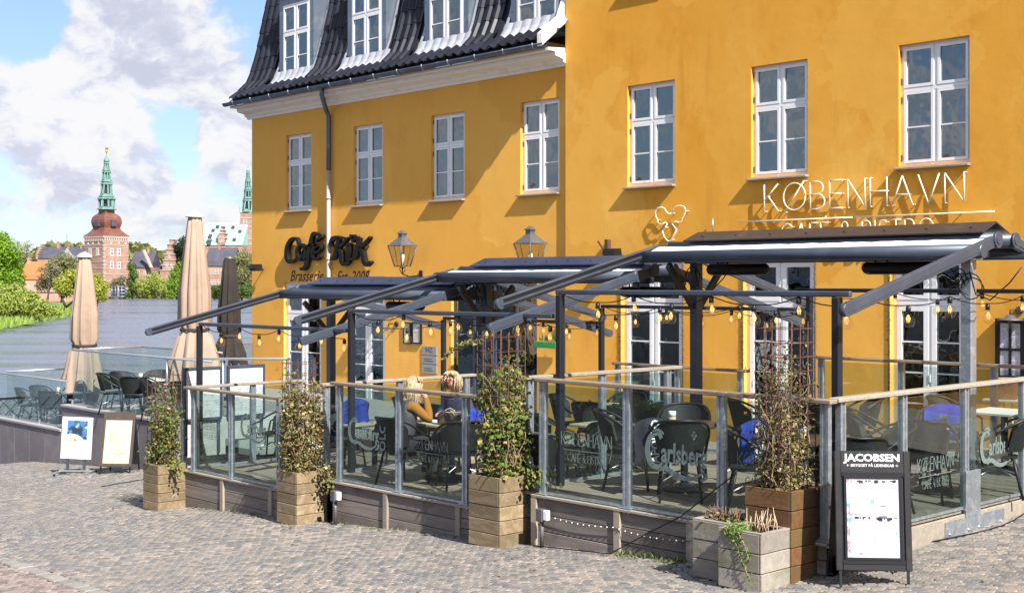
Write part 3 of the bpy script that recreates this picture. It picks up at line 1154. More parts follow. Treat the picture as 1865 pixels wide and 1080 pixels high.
def brewer_logo(b, pl, x, y, w):
    """Brewery script: swept C, lower-case script, leaf and tail; w = overall width."""
    s = w
    q = lambda pts: [(x + a * s, y + c * s) for a, c in pts]
    swash(b, pl, q([(.26, .50), (.20, .56), (.07, .50), (.02, .32), (.08, .16), (.20, .12), (.27, .18)]), [k * s for k in (.06, .05, .07, .085, .085, .06, .025)])
    swash(b, pl, q([(.10, .56), (.20, .60), (.30, .56)]), [k * s for k in (.02, .05, .02)])
    type_mesh(b, pl, 'arlsberg', x + .63 * s, y + .20 * s, .36 * s, width=.76 * s, bold=.008 * s, shear=.05)
    swash(b, pl, q([(.20, .07), (.32, .12), (.50, .05), (.66, .02), (.80, .04), (.95, .12)]), [k * s for k in (.02, .07, .07, .06, .045, .02)])
    swash(b, pl, q([(.98, .18), (.99, .06), (.90, .02)]), [k * s for k in (.04, .05, .02)])
    for dx, dy in ((.80, .54), (.775, .58), (.825, .58), (.80, .62)):
        swash(b, pl, q([(dx - .018, dy), (dx, dy), (dx + .018, dy)]), [.01 * s, .045 * s, .01 * s], n=3)


# ------------------------------------------------------------------ cobbled square
def GP(px, py):
    a, bb = dirs(px)
    c = (HY - py) / F
    d = -2.4215 / (c - .0705 * a - .0289 * bb)
    return Vector((a * d, bb * d, c * d))


def _sett(h, bs, nt, obj, rnd_out):
    src = h.n('ShaderNodeNewGeometry').outputs['Random Per Island'] if rnd_out == 'island' else h.n('ShaderNodeObjectInfo').outputs['Random']
    c = h.ramp(src, (0.0, (.125, .122, .123)), (.28, (.165, .158, .155)), (.52, (.205, .19, .178)), (.76, (.26, .218, .185)), (1.0, (.32, .272, .232)))
    pos = h.n('ShaderNodeNewGeometry').outputs['Position']
    zone = h.smooth(h.noise(pos, .55, 4, .6), .40, .62)
    c = h.mix(h.math('MULTIPLY', zone, .5), c, (.165, .155, .146, 1))
    c = h.mix(h.smooth(h.noise(pos, 26.0, 4, .7), .45, .75), c, h.mix(1.0, c, (.62, .60, .60, 1), 'MULTIPLY'))
    stain = h.smooth(h.noise(pos, 1.7, 5, .65), .62, .78)
    c = h.mix(h.math('MULTIPLY', stain, .45), c, (.075, .075, .08, 1))
    h.put(bs.inputs['Base Color'], c)
    bn = h.n('ShaderNodeBump')
    bn.inputs['Strength'].default_value = .5
    bn.inputs['Distance'].default_value = .008
    h.put(bn.inputs['Height'], h.noise(pos, 42.0, 4, .6))
    nt.links.new(bn.outputs[0], bs.inputs['Normal'])


sett_obj = mat('sett_stone', (.2, .2, .2), .62, extra=lambda h, bs, nt, o: _sett(h, bs, nt, o, 'object'))
sett_isl = mat('sett_stone_far', (.2, .2, .2), .62, extra=lambda h, bs, nt, o: _sett(h, bs, nt, o, 'island'))
sett_red = mat('red_sett_stone', (.225, .175, .158), .65, island=.35, noise=[(20, (.17, .13, .12), .45, .7)], bump=(40, .4, .01))
sett_pale = mat('pale_border_stone', (.25, .232, .21), .7, var=.15, noise=[(12, (.19, .178, .165), .45, .7)], bump=(40, .4, .01))


def sett(b, cx, cy, w, l, yaw, tilt=0.0):
    z = ground_z(cx, cy) + RND.uniform(-.003, .004)
    ca, sa = math.cos(yaw), math.sin(yaw)
    ch = .011
    lo, hi = [], []
    j = [(RND.uniform(-.005, .005), RND.uniform(-.004, .004)) for _ in range(4)]
    tx, ty = RND.uniform(-.022, .022), RND.uniform(-.022, .022)
    for (sx, sy), (jx, jy) in zip(((-1, -1), (1, -1), (1, 1), (-1, 1)), j):
        for lst, k, zz in ((lo, 0.0, -.014), (hi, ch, .0)):
            x, y = sx * (w / 2 - k) + jx, sy * (l / 2 - k) + jy
            lst.append((cx + x * ca - y * sa, cy + x * sa + y * ca, z + zz + x * tx + y * ty + .0705 * (x * ca - y * sa) + .0289 * (x * sa + y * ca)))
    base = [(p[0], p[1], p[2] - .035) for p in lo]
    vs = base + lo + hi
    fs = [(8, 9, 10, 11)]
    for k in range(4):
        k2 = (k + 1) % 4
        fs += [(k, k2, 4 + k2, 4 + k), (4 + k, 4 + k2, 8 + k2, 8 + k)]
    b.add(vs, fs)


KA, KB = GP(40, 1030), GP(200, 1084)          # the pale border line at lower left
kdir = (KB - KA).normalized()
knor = Vector((-kdir.y, kdir.x, 0))
AX = math.radians(14)
U = Vector((math.cos(AX), math.sin(AX), 0))
V = Vector((-math.sin(AX), math.cos(AX), 0))
cells = []
pw, plen = .112, .082
for r in range(-40, 310):
    off = (.5 if r % 2 else 0) + RND.uniform(-.12, .12)
    for c in range(-340, 100):
        u = (c + off) * pw
        v = r * plen
        p = U * u + V * v
        y = p.y + .22 * math.sin(p.x * .9)
        x = p.x
        if x > 1 or x < -36 or y < 4 or y > 19 or (x < XC + .02 and x > -19.2 and y > FY - .02):
            continue
        if y > 12.55 and x < -19:
            continue
        d = CX * x + CY * y
        if d < 8:
            continue
        px = HX + F * (.687 * x + .7266 * y) / d
        py = HY - F * ground_z(x, y) / d
        if px < -50 or px > 1915 or py > 1112 or d > 30:
            continue
        side = (Vector((x, y, 0)) - Vector((KA.x, KA.y, 0))).dot(knor)
        cells.append((d, x, y, AX + .2 * math.cos(p.x * .9) * .9 + RND.uniform(-.05, .05), side))
cells.sort()
cob = B()
red = B()
nsep = 0
pave = structure(B().quad((-3, 4, -9), (-2.9, 4, -9), (-2.9, 4.1, -9), (-3, 4.1, -9)).build('cobbled_square', soil))
for d, x, y, yaw, side in cells:
    w, l = pw * RND.uniform(.93, .995), plen * RND.uniform(.91, .985)
    if side < -.11:
        sett(red, x, y, w, l, yaw)
    elif side < .10:
        continue
    elif nsep < 296:
        nsep += 1
        q = B()
        sett(q, x, y, w, l, yaw)
        q.build('cobblestone', sett_obj, pave)
    else:
        sett(cob, x, y, w, l, yaw)
cob.build('cobblestones', sett_isl, pave, kind='stuff')
red.build('red_cobblestones', sett_red, pave, kind='stuff')
for k in range(26):
    c = KA + kdir * ((k - 9) * .31)
    q = B()
    sett(q, c.x, c.y, .30, .17, math.atan2(kdir.y, kdir.x))
    q.build('border_stone', sett_pale, pave)
# moss and weeds along the foot of the terrace
weed = mat('weeds', (.10, .13, .03), .8, island=.4)
b = B()
for k in range(380):
    px = RND.choice([RND.uniform(1120, 1260), RND.uniform(1120, 1260), RND.uniform(610, 860), RND.uniform(350, 500)])
    x = PY(px, 900, FY).x
    y = FY - .02 - abs(RND.gauss(0, .08))
    z = ground_z(x, y)
    hgt = RND.uniform(.01, .045) * (1.5 if px > 1000 else .7)
    a = RND.uniform(0, PI)
    p = Vector((x, y, z))
    e = Vector((math.cos(a), math.sin(a), 0)) * .014
    b.add([p - e, p + e, p + Vector((RND.uniform(-.03, .03), RND.uniform(-.03, .03), hgt))], [(0, 1, 2)])
b.build('weeds', weed, None, kind='stuff')

# ------------------------------------------------------------------ the terrace: three timber levels
YB = 15.75
LEV = [(-17.75, -14.32, -2.82), (-14.30, -10.42, -2.56), (-10.40, XC, -2.29)]
decks = []
for i, (x0, x1, z) in enumerate(LEV):
    b = B()
    b.box(x0 + .04, FY + .05, z - .16, x1 - .04, YB, z - .06)
    dk = structure(b.build('terrace', mat('deck_joists', (.05, .045, .04), .9)))
    decks.append(dk)
    y = FY + .005
    while y < YB:
        x = x0 if i or y < 11.9 else -19.33
        B().cbox(x, y, z - .034, x1, y + .134, z + RND.uniform(-.002, .002), .004).build('deck_board', deck_wood, dk)
        y += .140


def skirt(dk, x0, x1, ztop, battens, outward=0):
    """Boards below the deck edge, between upright battens, on the front of the terrace."""
    xs = sorted([x0, *battens, x1])
    for k in range(len(xs) - 1):
        a, c = xs[k], xs[k + 1]
        if c - a < .08:
            continue
        zb = min(ground_z(a, FY), ground_z(c, FY)) - .02
        nb = 3
        hb = (ztop - zb) / nb
        for j in range(nb):
            o = RND.uniform(-.004, .004)
            B().cbox(a + .035, FY - .028 + o, zb + j * hb + .004, c - .035, FY + .002 + o, zb + (j + 1) * hb - .004, .004).build('skirt_board', timber_grey, dk)
        B().box(a + .03, FY + .012, zb, c - .03, FY + .02, ztop - .05).build('backing', ink, dk)
    for x in battens:
        zb = ground_z(x, FY) - .02
        B().cbox(x - .045, FY - .055, zb, x + .045, FY - .0, ztop + .03, .006).build('skirt_batten', timber_v, dk)
    B().cbox(x0, FY - .06, ztop + .004, x1, FY + .003, ztop + .034, .005).build('edge_board', timber_pale, dk)


fx = lambda px: PY(px, 800, FY).x
skirt(decks[0], -17.75, fx(520), LEV[0][2] - .04, [fx(409), fx(497)])
skirt(decks[1], fx(606), fx(872), LEV[1][2] - .04, [fx(707), fx(839)])
skirt(decks[2], fx(975), XC, LEV[2][2] - .04, [fx(978), fx(1129), fx(1262)])
for x, z in ((LEV[1][0], LEV[1][2]), (LEV[2][0], LEV[2][2])):
    B().cbox(x - .005, FY, z - .30, x + .03, YB, z - .036, .004).build('riser_board', timber_y, decks[1] if x < -12 else decks[2])
# the right-hand side: two wide pale boards
for j, (za, zb_) in enumerate(((-.04, -.27), (-.28, -.46))):
    z = LEV[2][2]
    y = FY + .12
    while y < 18.6:
        y1 = min(y + 2.6, 18.7)
        B().cbox(XC - .0, y, z + zb_, XC + .032 - .012 * j, y1 - .006, z + za, .005).build('side_board', timber_pale if j == 0 else timber_y, decks[2])
        y = y1


# ------------------------------------------------------------------ glass fences
def fence(label, p0, p1, z0, zt, posts, n, prints=(), rail=timber_rail, glass=True, group='glass fence sections of the terrace', mid=True):
    """Posts with sheets of glass between them under a timber handrail, from p0 to p1 (in plan)."""
    p0, p1 = Vector((*p0, 0)), Vector((*p1, 0))
    u = (p1 - p0).normalized()
    L = (p1 - p0).length
    t = thing('glass_fence', label, 'fence', ((p0.x + p1.x) / 2, (p0.y + p1.y) / 2, z0), group=group)
    at = lambda s, z, o=0.0: Vector((p0.x + u.x * s + n[0] * o, p0.y + u.y * s + n[1] * o, z))
    B().beam(at(-.04, zt - .022), at(L + .04, zt - .022), .115, .042, c=.008).build('handrail', rail, t)
    for s in posts:
        b = B()
        for e in (-.03, .03):
            b.beam(at(s + e, z0 - .05), at(s + e, zt - .046), .026, .055, up=(*n, 0))
        b.beam(at(s, z0 - .05), at(s, zt - .048), .034, .03, up=(*n, 0))
        b.build('post', galv, t)
        B().beam(at(s - .075, z0 + .006, -.0), at(s + .075, z0 + .006, -.0), .10, .012).build('foot_plate', galv, t)
    for k in range(len(posts) - 1):
        a, c = posts[k] + .05, posts[k + 1] - .05
        if glass:
            B().beam(at((a + c) / 2, z0 + .03), at((a + c) / 2, zt - .075), c - a, .010, up=(*n, 0)).build('glass_pane', fence_glass, t)
        b = B().beam(at(a, z0 + .018), at(c, z0 + .018), .03, .028)
        b.build('glazing_channel', galv, t)
    for kind, s, z, w in prints:
        pl = Plane(at(s, z, .0075), u, (*n, 0))
        b = B()
        if kind == 'brewer':
            brewer_logo(b, pl, 0, 0, w)
        else:
            printed(b, pl, 'KØBENHAVN', 0, 0, w * .185, w, .065)
            ribbon(b, pl, [(-.46 * w, -.07 * w), (.46 * w, -.07 * w)], .010 * w)
            printed(b, pl, 'CAFÉ & BISTRO', 0, -.24 * w, w * .115, .74 * w, .075)
        b.build('lettering', frost, t, kind='stuff')
    return t


def sx(px, x0):
    return fx(px) - x0


N_ = (0, -1)
x0, x1 = fx(342), fx(512)
fence('short glass fence at the low end of the terrace between the two leftmost planters', (x0, FY), (x1, FY), LEV[0][2], -1.565, [sx(353, x0), sx(422, x0), sx(509, x0)], N_,
      [('cafe', sx(384, x0), -2.17, .56), ('brewer', sx(440, x0), -2.25, .64)])
x0, x1 = fx(610), fx(872)
fence('glass fence in front of the two seated women', (x0, FY), (x1, FY), LEV[1][2], -1.283, [sx(619, x0), sx(727, x0), sx(849, x0)], N_,
      [('brewer', sx(636, x0), -2.10, .62), ('cafe', sx(785, x0), -1.99, .62)])
x0, x1 = fx(984), XC
fence('long glass fence on the front of the highest terrace level', (x0, FY), (x1, FY), LEV[2][2], -1.03, [sx(990, x0), sx(1143, x0), sx(1315, x0), XC - x0 - .045], N_,
      [('cafe', sx(1068, x0), -1.72, .72), ('brewer', sx(1178, x0), -1.92, .76), ('cafe', sx(1402, x0), -1.72, .72)])
yy = lambda px: PX(px, 700, XC).y
fence('side glass fence running from the signboard towards the house', (XC, FY + .10), (XC, 18.6), LEV[2][2], -1.02, [v - FY - .10 for v in (FY + .17, yy(1644), yy(1757), yy(1862), yy(1862) + 1.4, 16.6, 18.2)], (1, 0),
      [('cafe', yy(1703) - FY - .10, -1.83, .70), ('brewer', yy(1785) - FY - .10, -1.93, .70)], rail=timber_pale)
fence('glass side fence under the menu boards at the low end', (fx(344), FY + .12), (fx(344), 11.9), LEV[0][2], -1.56, [.0, 1.0, 1.86], (-1, 0), rail=timber_pale)
fence('glass divider with pale rail between lower and middle terrace level', (-14.31, FY + .15), (-14.31, 12.8), LEV[1][2], -1.34, [.05, 1.3, 2.55], (-1, 0), rail=timber_pale)
fence('glass divider with pale rail between middle and highest terrace level', (-10.41, FY + .15), (-10.41, 12.7), LEV[2][2], -1.04, [.05, 1.25, 2.45], (-1, 0), rail=timber_pale)
fence('rear glass fence of the highest terrace level by the doors', (-10.35, YB), (XC - .1, YB), LEV[2][2], -1.03, [.05, 1.3, 2.6, 3.75], (0, 1))
fence('rear glass fence of the middle terrace level by the shop window', (-14.2, YB), (-11.6, YB), LEV[1][2], -1.29, [.05, 1.3, 2.5], (0, 1))

# ------------------------------------------------------------------ butterfly awnings on steel frames
MX = [-18.23, -14.28, -10.33, -6.67]
YM, Y1, Y2 = 12.98, 10.46, 15.50


def awning(label, xa, xb, zr, cover, masts, fronts, clothm=None, lift=.05):
    t = thing('awning', label, 'awning', ((xa + xb) / 2, YM, -2.5), group='retracted awnings over the terrace')
    b = B()
    b.prism([(xa + .5, YM - .30, zr + .085), (xa + .5, YM, zr + .20), (xa + .5, YM + .30, zr + .085), (xa + .5, YM + .30, zr + .07), (xa + .5, YM, zr + .185), (xa + .5, YM - .30, zr + .07)], (xb - xa - .60, 0, 0))
    n = 8
    for k in range(n):
        x = xa + .7 + k * (xb - xa - 1.0) / (n - 1)
        b.lathe((x, YM - .17, zr + .14), [(.014, 0), (.010, .012), (0.0001, .015)], 6)
    b.build('cover', cover, t)
    for s in (-1, 1):
        y = YM + s * .20
        B().tube([(xa + .22, y, zr), (xb, y, zr)], .078, 16).build('roller_tube', steel_blue, t)
        B().tube([(xb, y, zr), (xb + .025, y, zr)], .084, 20).tube([(xb + .025, y, zr), (xb + .032, y, zr)], .05, 14).build('end_cap', steel_blue, t)
        B().tube([(xa + .195, y, zr), (xa + .22, y, zr)], .084, 16).build('end_cap', steel_blue, t)
        ye = YM + s * .50
        ns = 40
        b = B()
        for k in range(ns):                         # the strip of cloth that shows, slightly rippled along its edge
            x_0, x_1 = xa + .08 + (xb - xa - .16) * k / ns, xa + .08 + (xb - xa - .16) * (k + 1) / ns
            f = lambda k: .010 * math.sin(k * 1.3) + .008 * math.sin(k * 3.1)
            b.quad((x_0, ye, zr - .095 + lift), (x_1, ye, zr - .095 + lift), (x_1, YM + s * .28, zr + .012 + f(k + 1) * .3), (x_0, YM + s * .28, zr + .012 + f(k) * .3), True)
        b.build('cloth', clothm or fabric_white, t)
        b = B().tube([(xa - .02, ye - s * -.01, zr - .14 + lift), (xb + .02, ye - s * -.01, zr - .14 + lift)], .075, 14)
        b.beam((xa, ye + s * .02, zr - .19 + lift), (xb, ye + s * .02, zr - .19 + lift), .07, .05)
        b.build('front_bar', steel_blue, t)
        for x in (xa + .04, xb - .02):
            p, q = Vector((x, y + s * .02, zr - .015)), Vector((x, YM + s * 3.0 if s < 0 else YM + 3.1, zr - .68 if s < 0 else zr - .74))
            b = B().beam(p, q, .055, .118, c=.006)
            up_ = Vector((0, 0, 1))
            b.beam(p + Vector((.031, 0, -.02)), q + Vector((.031, 0, -.02)), .006, .012)
            b.beam(p + Vector((0, 0, .062)), q + Vector((0, 0, .062)), .03, .008)
            e = (q - p).normalized()
            b.tube([q + Vector((-.03, 0, 0)), q + Vector((.03, 0, 0))], .061, 14)
            gr = b.build('guide_rail', steel_blue, t)
            if x < (xa + xb) / 2 and s < 0:          # black strips stand in for the shade inside the left rails' grooves
                e2 = (q - p) * .012
                B().beam(p + e2 + Vector((.0285, 0, .026)), q - e2 + Vector((.0285, 0, .026)), .004, .040).build('channel_shade', black_metal, gr)
                B().beam(p + e2 + Vector((.0285, 0, -.038)), q - e2 + Vector((.0285, 0, -.038)), .004, .022).build('channel_shade', black_metal, gr)
        zb = zr - .545
        yb = Y1 if s < 0 else Y2
        B().beam((fronts[0], yb, zb), (fronts[1], yb, zb), .055, .055, c=.01).build('cross_bar', steel_blue if s < 0 else dark_steel, t)
    for x, zf in masts:
        b = B().cbox(x - .06, YM - .06, zf, x + .06, YM + .06, zr - .06, .008)
        b.cbox(x - .10, YM - .13, zr - .20, x + .10, YM + .13, zr - .055, .01)
        b.build('mast', galv if x > -7 else steel_blue, t)
        if x < -7:
            B().beam((x, YM - .06, zr - .75), (x, YM - .55, zr - .22), .05, .08).beam((x, YM + .06, zr - .75), (x, YM + .55, zr - .22), .05, .08).build('brace', dark_steel, t)
    for x, yb, zf in [(x, Y1, z) for x, z in fronts[2]] + [(x, Y2, z) for x, z in fronts[3]]:
        B().cbox(x - .04, yb - .04, zf, x + .04, yb + .04, zr - .575, .008).build('leg', dark_steel, t)
    b = B().beam((xa + .2, YM, zr - .135), (xb - .2, YM, zr - .135), .10, .08, c=.01)
    b.build('ridge_beam', dark_steel, t)
    return t


z1, z2, z3 = LEV[0][2], LEV[1][2], LEV[2][2]
awning('low navy retracted awning at the lake end of the terrace', -19.0, -14.62, -.105, roof_navy, [(MX[0], z1)], (MX[0], MX[1] - .05, [(MX[0], z1)], [(MX[0], z1)]), roof_navy)
awning('middle navy retracted awning above the seated women', -14.82, -10.86, .165, roof_navy, [(MX[1], z2)], (MX[1], MX[2] - .05, [(MX[1] + .06, z2)], [(MX[1], z2)]), None, .055)
awning('highest awning with brown cover, white cloth edge and galvanised mast', -10.80, -6.26, .44, roof_brown, [(MX[2], z3), (MX[3], -2.62)], (MX[2], MX[3] + .15, [(MX[2] + .06, z3), (MX[3] + .0, z3)], [(MX[2], z3), (MX[3], z3)]), None, .022)
# foot plate of the galvanised mast on the side boards
b = B().cbox(XC + .034, yy(1715), -2.62, XC + .046, yy(1822), -2.36, .003)
for yq in (yy(1715) + .08, yy(1765) - .1, yy(1765) + .12, yy(1822) - .08):
    b.lathe((XC + .046, yq, -2.49), [(.018, 0), (.014, .008), (.0001, .01)], 6, axis=(1, 0, 0))
b.cbox(XC + .034, yy(1752), -2.36, XC + .05, yy(1778), -1.9, .003)
b.build('mast_bracket', galv, decks[2])

# patio heaters under the ridge beams
def heater(x, z, label):
    t = thing('patio_heater', label, 'heater', (x, YM - .02, z), group='heaters hung under the awnings')
    b = B().tube([(x - .46, YM - .02, z), (x - .42, YM - .02, z), (x + .42, YM - .02, z), (x + .46, YM - .02, z)], [.03, .07, .07, .03], 8)
    b.build('housing', black_metal, t)
    b = B().beam((x - .36, YM - .04, z - .068), (x + .36, YM - .04, z - .068), .07, .012)
    b.build('element', mat('heater_element', (.20, .17, .16), .4, .4), t)
    b = B()
    for dx in (-.3, -.15):
        b.tube([(x + dx, YM - .02, z + .06), (x + dx, YM - .02, z + .2)], .012, 6)
    b.build('hanger', black_metal, t)


heater(PY(1345, 487, YM).x, .165, 'black patio heater left of centre under the highest awning')
heater(PY(1640, 480, YM).x, .165, 'black patio heater under the highest awning near the galvanised mast')
heater(PY(1180, 523, YM).x, -.12, 'black patio heater at the high end of the middle awning')
heater(PY(740, 545, YM).x, -.37, 'black patio heater under the low navy awning')

# festoon lights
amber = mat('bulb_filament', (.9, .5, .15), .5)
_bs = amber.node_tree.nodes['Principled BSDF']
_bs.inputs['Emission Color'].default_value = (1.0, .55, .16, 1)
_bs.inputs['Emission Strength'].default_value = 0.5
sock_me = B().lathe((0, 0, 0), [(.012, .0), (.024, -.012), (.026, -.06), (.020, -.065)], 10).mesh('socket', black_metal)
glob_me = B().lathe((0, 0, 0), [(.018, -.065), (.024, -.085), (.045, -.112), (.059, -.145), (.057, -.175), (.039, -.203), (.0001, -.213)], 14).mesh('bulb', bulb_glass)
fil = B()
for k in range(4):
    a = k * PI / 2
    fil.tube([(.004 * math.cos(a), .004 * math.sin(a), -.09), (.020 * math.cos(a), .020 * math.sin(a), -.125), (.012 * math.cos(a), .012 * math.sin(a), -.165), (.020 * math.cos(a + .8), .020 * math.sin(a + .8), -.12)], .0028, 4)
fil_me = fil.mesh('filament', amber)


def festoon(label, p0, p1, n, sag=.08, drop=.02, alt=True):
    p0, p1 = Vector(p0), Vector(p1)
    t = thing('festoon_light', label, 'string lights', p0, rz=0, group='festoon light strings along the awning frames')
    path = [Vector((0, 0, 0))]
    for k in range(n):
        f0, f1 = k / n, (k + 1) / n
        for j in range(1, 7):
            s = j / 6
            f = f0 + (f1 - f0) * s
            low = sag if alt and k % 2 == 0 else 0
            lo0, lo1 = (0, sag) if k % 2 == 0 else (sag, 0)
            q = (p1 - p0) * f
            q.z -= lo0 + (lo1 - lo0) * s + .03 * math.sin(PI * s)
            path.append(q)
        p = path[-1]
        for nm, me in (('socket', sock_me), ('bulb', glob_me), ('filament', fil_me)):
            o = bpy.data.objects.new(nm, me)
            COL.objects.link(o)
            o.parent = t
            o.location = p + Vector((0, 0, -.004))
            o.rotation_euler = (RND.uniform(-.08, .08), RND.uniform(-.08, .08), RND.uniform(0, 3))
            if nm == 'socket':
                first = o
            else:
                o.location = p + Vector((0, 0, -.004))
    B().tube(path, .006, 5).build('cable', black_metal, t)


for i, (za, nm) in enumerate(((-.68, 'low navy awning'), (-.41, 'middle awning'), (-.135, 'highest awning'))):
    xa, xb = MX[i] + .12, MX[i + 1] + (.1 if i == 2 else -.1)
    festoon('string of amber bulbs under the front bar of the %s' % nm, (xa, Y1, za), (xb, Y1, za), 7 if i != 1 else 7)
    festoon('string of amber bulbs under the rear bar of the %s' % nm, (xa, Y2, za), (xb, Y2, za), 6)
festoon('string of amber bulbs running back past the galvanised mast', (MX[3] + .15, Y1 + .2, -.14), (MX[3] + .15, Y2 + 2.5, -.14), 9)
festoon('string of amber bulbs running back beside the pillar of the middle awning', (MX[2], Y1 + .2, -.30), (MX[2], Y2, -.30), 6)
festoon('string of amber bulbs running back between low and middle awning', (MX[1], Y1 + .2, -.56), (MX[1], Y2, -.56), 6)
# ------------------------------------------------------------------ things on the house fronts
neon = mat('neon_tube', (.80, .74, .58), .5)


def tube_path(b, pl, pts, r, z=.05, n=6):
    run = [pts[0]]
    for i in range(1, len(pts)):
        run.append(pts[i])
        if i < len(pts) - 1:
            a, c = Vector(pts[i]) - Vector(pts[i - 1]), Vector(pts[i + 1]) - Vector(pts[i])
            if a.length > 1e-6 and c.length > 1e-6 and a.angle(c) > .9:
                b.tube([pl.at(*p, z) for p in run], r, n)
                run = [pts[i]]
    b.tube([pl.at(*p, z) for p in run], r, n)


# slim tube letters over the cafe
pa, pb = PY(1393, 385, YF - .07), PY(1757, 373, YF - .07)
st, tw = lines('KØBENHAVN', .20)
wid = pb.x - pa.x
s_ = wid / tw
za_ = PY(1393, 386, YF).z
hh = PY(1393, 338, YF).z - za_
sign = thing('tube_sign', 'thin pale neon tube lettering on the ochre wall below the rightmost window', 'sign', (pa.x + wid / 2, YF, za_))
pl = Plane((pa.x, YF, za_), (1, 0, 0), (0, -1, 0))
slope = 0
for ch, pls in st:
    b = B()
    for p in pls:
        tube_path(b, pl, [(a * s_, c * hh) for a, c in p], .0125, .085)
        for q in (p[0], p[-1]):
            b.tube([pl.at(q[0] * s_, q[1] * hh, 0), pl.at(q[0] * s_, q[1] * hh, .085)], .010, 5)
    b.build('letter', neon, sign)
la, lb = PY(1346, 403, YF), PY(1816, 388, YF)
zl = (la.z + lb.z) / 2
b = B().tube([(la.x, YF - .085, zl), (la.x + (lb.x - la.x) * .49, YF - .085, zl)], .013, 6).tube([(la.x + (lb.x - la.x) * .5, YF - .085, zl), (lb.x, YF - .085, zl)], .013, 6)
for k in range(6):
    x = la.x + (lb.x - la.x) * (k + .3) / 6
    b.tube([(x, YF, zl), (x, YF - .085, zl)], .01, 5)
b.build('tube_bar', neon, sign)
st, tw = lines('CAFÉ & BISTRO', .24)
ca, cb = PY(1428, 440, YF), PY(1706, 440, YF)
s2 = (cb.x - ca.x) / tw
zb_ = PY(1428, 418, YF).z - .27
pl2 = Plane((ca.x, YF, zb_), (1, 0, 0), (0, -1, 0))
for ch, pls in st:
    b = B()
    for p in pls:
        tube_path(b, pl2, [(a * s2, c * .36) for a, c in p], .0115, .085)
        b.tube([pl2.at(p[0][0] * s2, p[0][1] * .36, 0), pl2.at(p[0][0] * s2, p[0][1] * .36, .085)], .010, 5)
    b.build('letter', neon, sign)
# clover leaf of tube
cl = thing('tube_emblem', 'pale neon clover leaf outline on the wall left of the tube lettering', 'sign', PY(1225, 410, YF))
pl = Plane(PY(1225, 405, YF), (1, 0, 0), (0, -1, 0))
kx = (PY(1254, 400, YF).x - PY(1198, 400, YF).x) / 56
kz = abs(PY(1225, 376, YF).z - PY(1225, 440, YF).z) / 64
leaf_pts = [(1203, 400), (1204, 406), (1210, 409), (1217, 405), (1221, 408), (1217, 414), (1212, 420), (1214, 429), (1219, 437), (1224, 440), (1229, 437), (1234, 427), (1238, 420), (1233, 413), (1229, 407), (1235, 404), (1242, 407), (1247, 404), (1248, 399), (1252, 393), (1254, 386), (1252, 379), (1245, 376), (1237, 377), (1232, 382), (1229, 389), (1223, 390), (1219, 386), (1216, 380), (1210, 377), (1203, 378), (1199, 384), (1199, 392), (1203, 400)]
b = B()
tube_path(b, pl, [((x - 1225) * kx, (405 - y) * kz) for x, y in leaf_pts], .0115, .085)
for x, y in leaf_pts[::5]:
    b.tube([pl.at((x - 1225) * kx, (405 - y) * kz, 0), pl.at((x - 1225) * kx, (405 - y) * kz, .085)], .01, 5)
b.build('tube_outline', neon, cl)
# short stubs and stays on the wall
b = B().tube([(PY(1302, 400, YF).x, YF - .06, PY(1302, 398, YF).z), (PY(1302, 400, YF).x, YF - .06, PY(1302, 424, YF).z)], .014, 6).box(PY(1302, 400, YF).x - .02, YF - .06, PY(1302, 424, YF).z - .04, PY(1302, 400, YF).x + .02, YF, PY(1302, 424, YF).z)
tag(b.build('wall_spike', galv), 'thin pale spike fixed to the wall between the clover and the awning', 'bracket')
x, z = PY(1110, 455, YF).x, PY(1110, 455, YF).z
t = thing('iron_bracket', 'short rusty iron bracket on the wall beside the black floodlight', 'bracket', (x, YF, z))
B().box(x - .04, YF - .10, z - .16, x + .04, YF - .0, z + .20).build('upright', rust, t)
B().beam((x - .05, YF - .10, z - .02), (x - .16, YF - .16, z + .17), .035, .035).build('arm', rust, t)


def floodlight(px, py, Y, label, rz=0):
    p = PY(px, py, Y)
    t = thing('floodlight', label, 'lamp', (p.x, Y, p.z))
    b = B().tube([(p.x, Y, p.z - .06), (p.x, Y - .10, p.z - .05), (p.x, Y - .16, p.z)], .018, 6)
    b.build('arm', black_metal, t)
    b = B()
    sec = [(-.13, -.05), (-.10, -.10), (.07, -.10), (.13, -.02), (.11, .08), (-.10, .085)]
    b.prism([(p.x - .15, Y - .24 - a * .9, p.z + c) for a, c in sec], (.30, 0, 0))
    b.build('housing', black_metal, t)


floodlight(480, 487, YL, 'black floodlight on the outer corner of the yellow house')
floodlight(1130, 461, YF, 'black floodlight on the wall above the middle awning')

# black script letters
ks = thing('script_sign', 'black cut-out script letters standing off the corner house wall beside the downpipe', 'sign', PY(598, 480, YL))
letter_black = mat('letter_black', (.008, .007, .007), .6, spec=.25)


def script(strokes, nm='letter', parent=ks):
    b = B()
    pl = Plane((0, YL, 0), (1, 0, 0), (0, -1, 0))
    for pts, ws in strokes:
        P = [PY(x, y, YL - .12) for x, y in pts]
        k = (PY(600, 470, YL).x - PY(599, 470, YL).x)
        kz_ = -(PY(600, 470, YL).z - PY(600, 469, YL).z)
        swash(b, pl, [(p.x, p.z) for p in P], [w * kz_ * .95 for w in ws], .11, .05, n=5)
    for pts, ws in strokes[:1]:
        p = PY(*pts[len(pts) // 2], YL - .1)
        b.tube([(p.x, YL, p.z), (p.x, YL - .06, p.z)], .015, 5)
    b.build(nm, letter_black, parent)


def crop(pts):                                   # points read off an enlargement of the sign
    return [(450 + a / 5.684, 350 + c / 5.684) for a, c in pts]


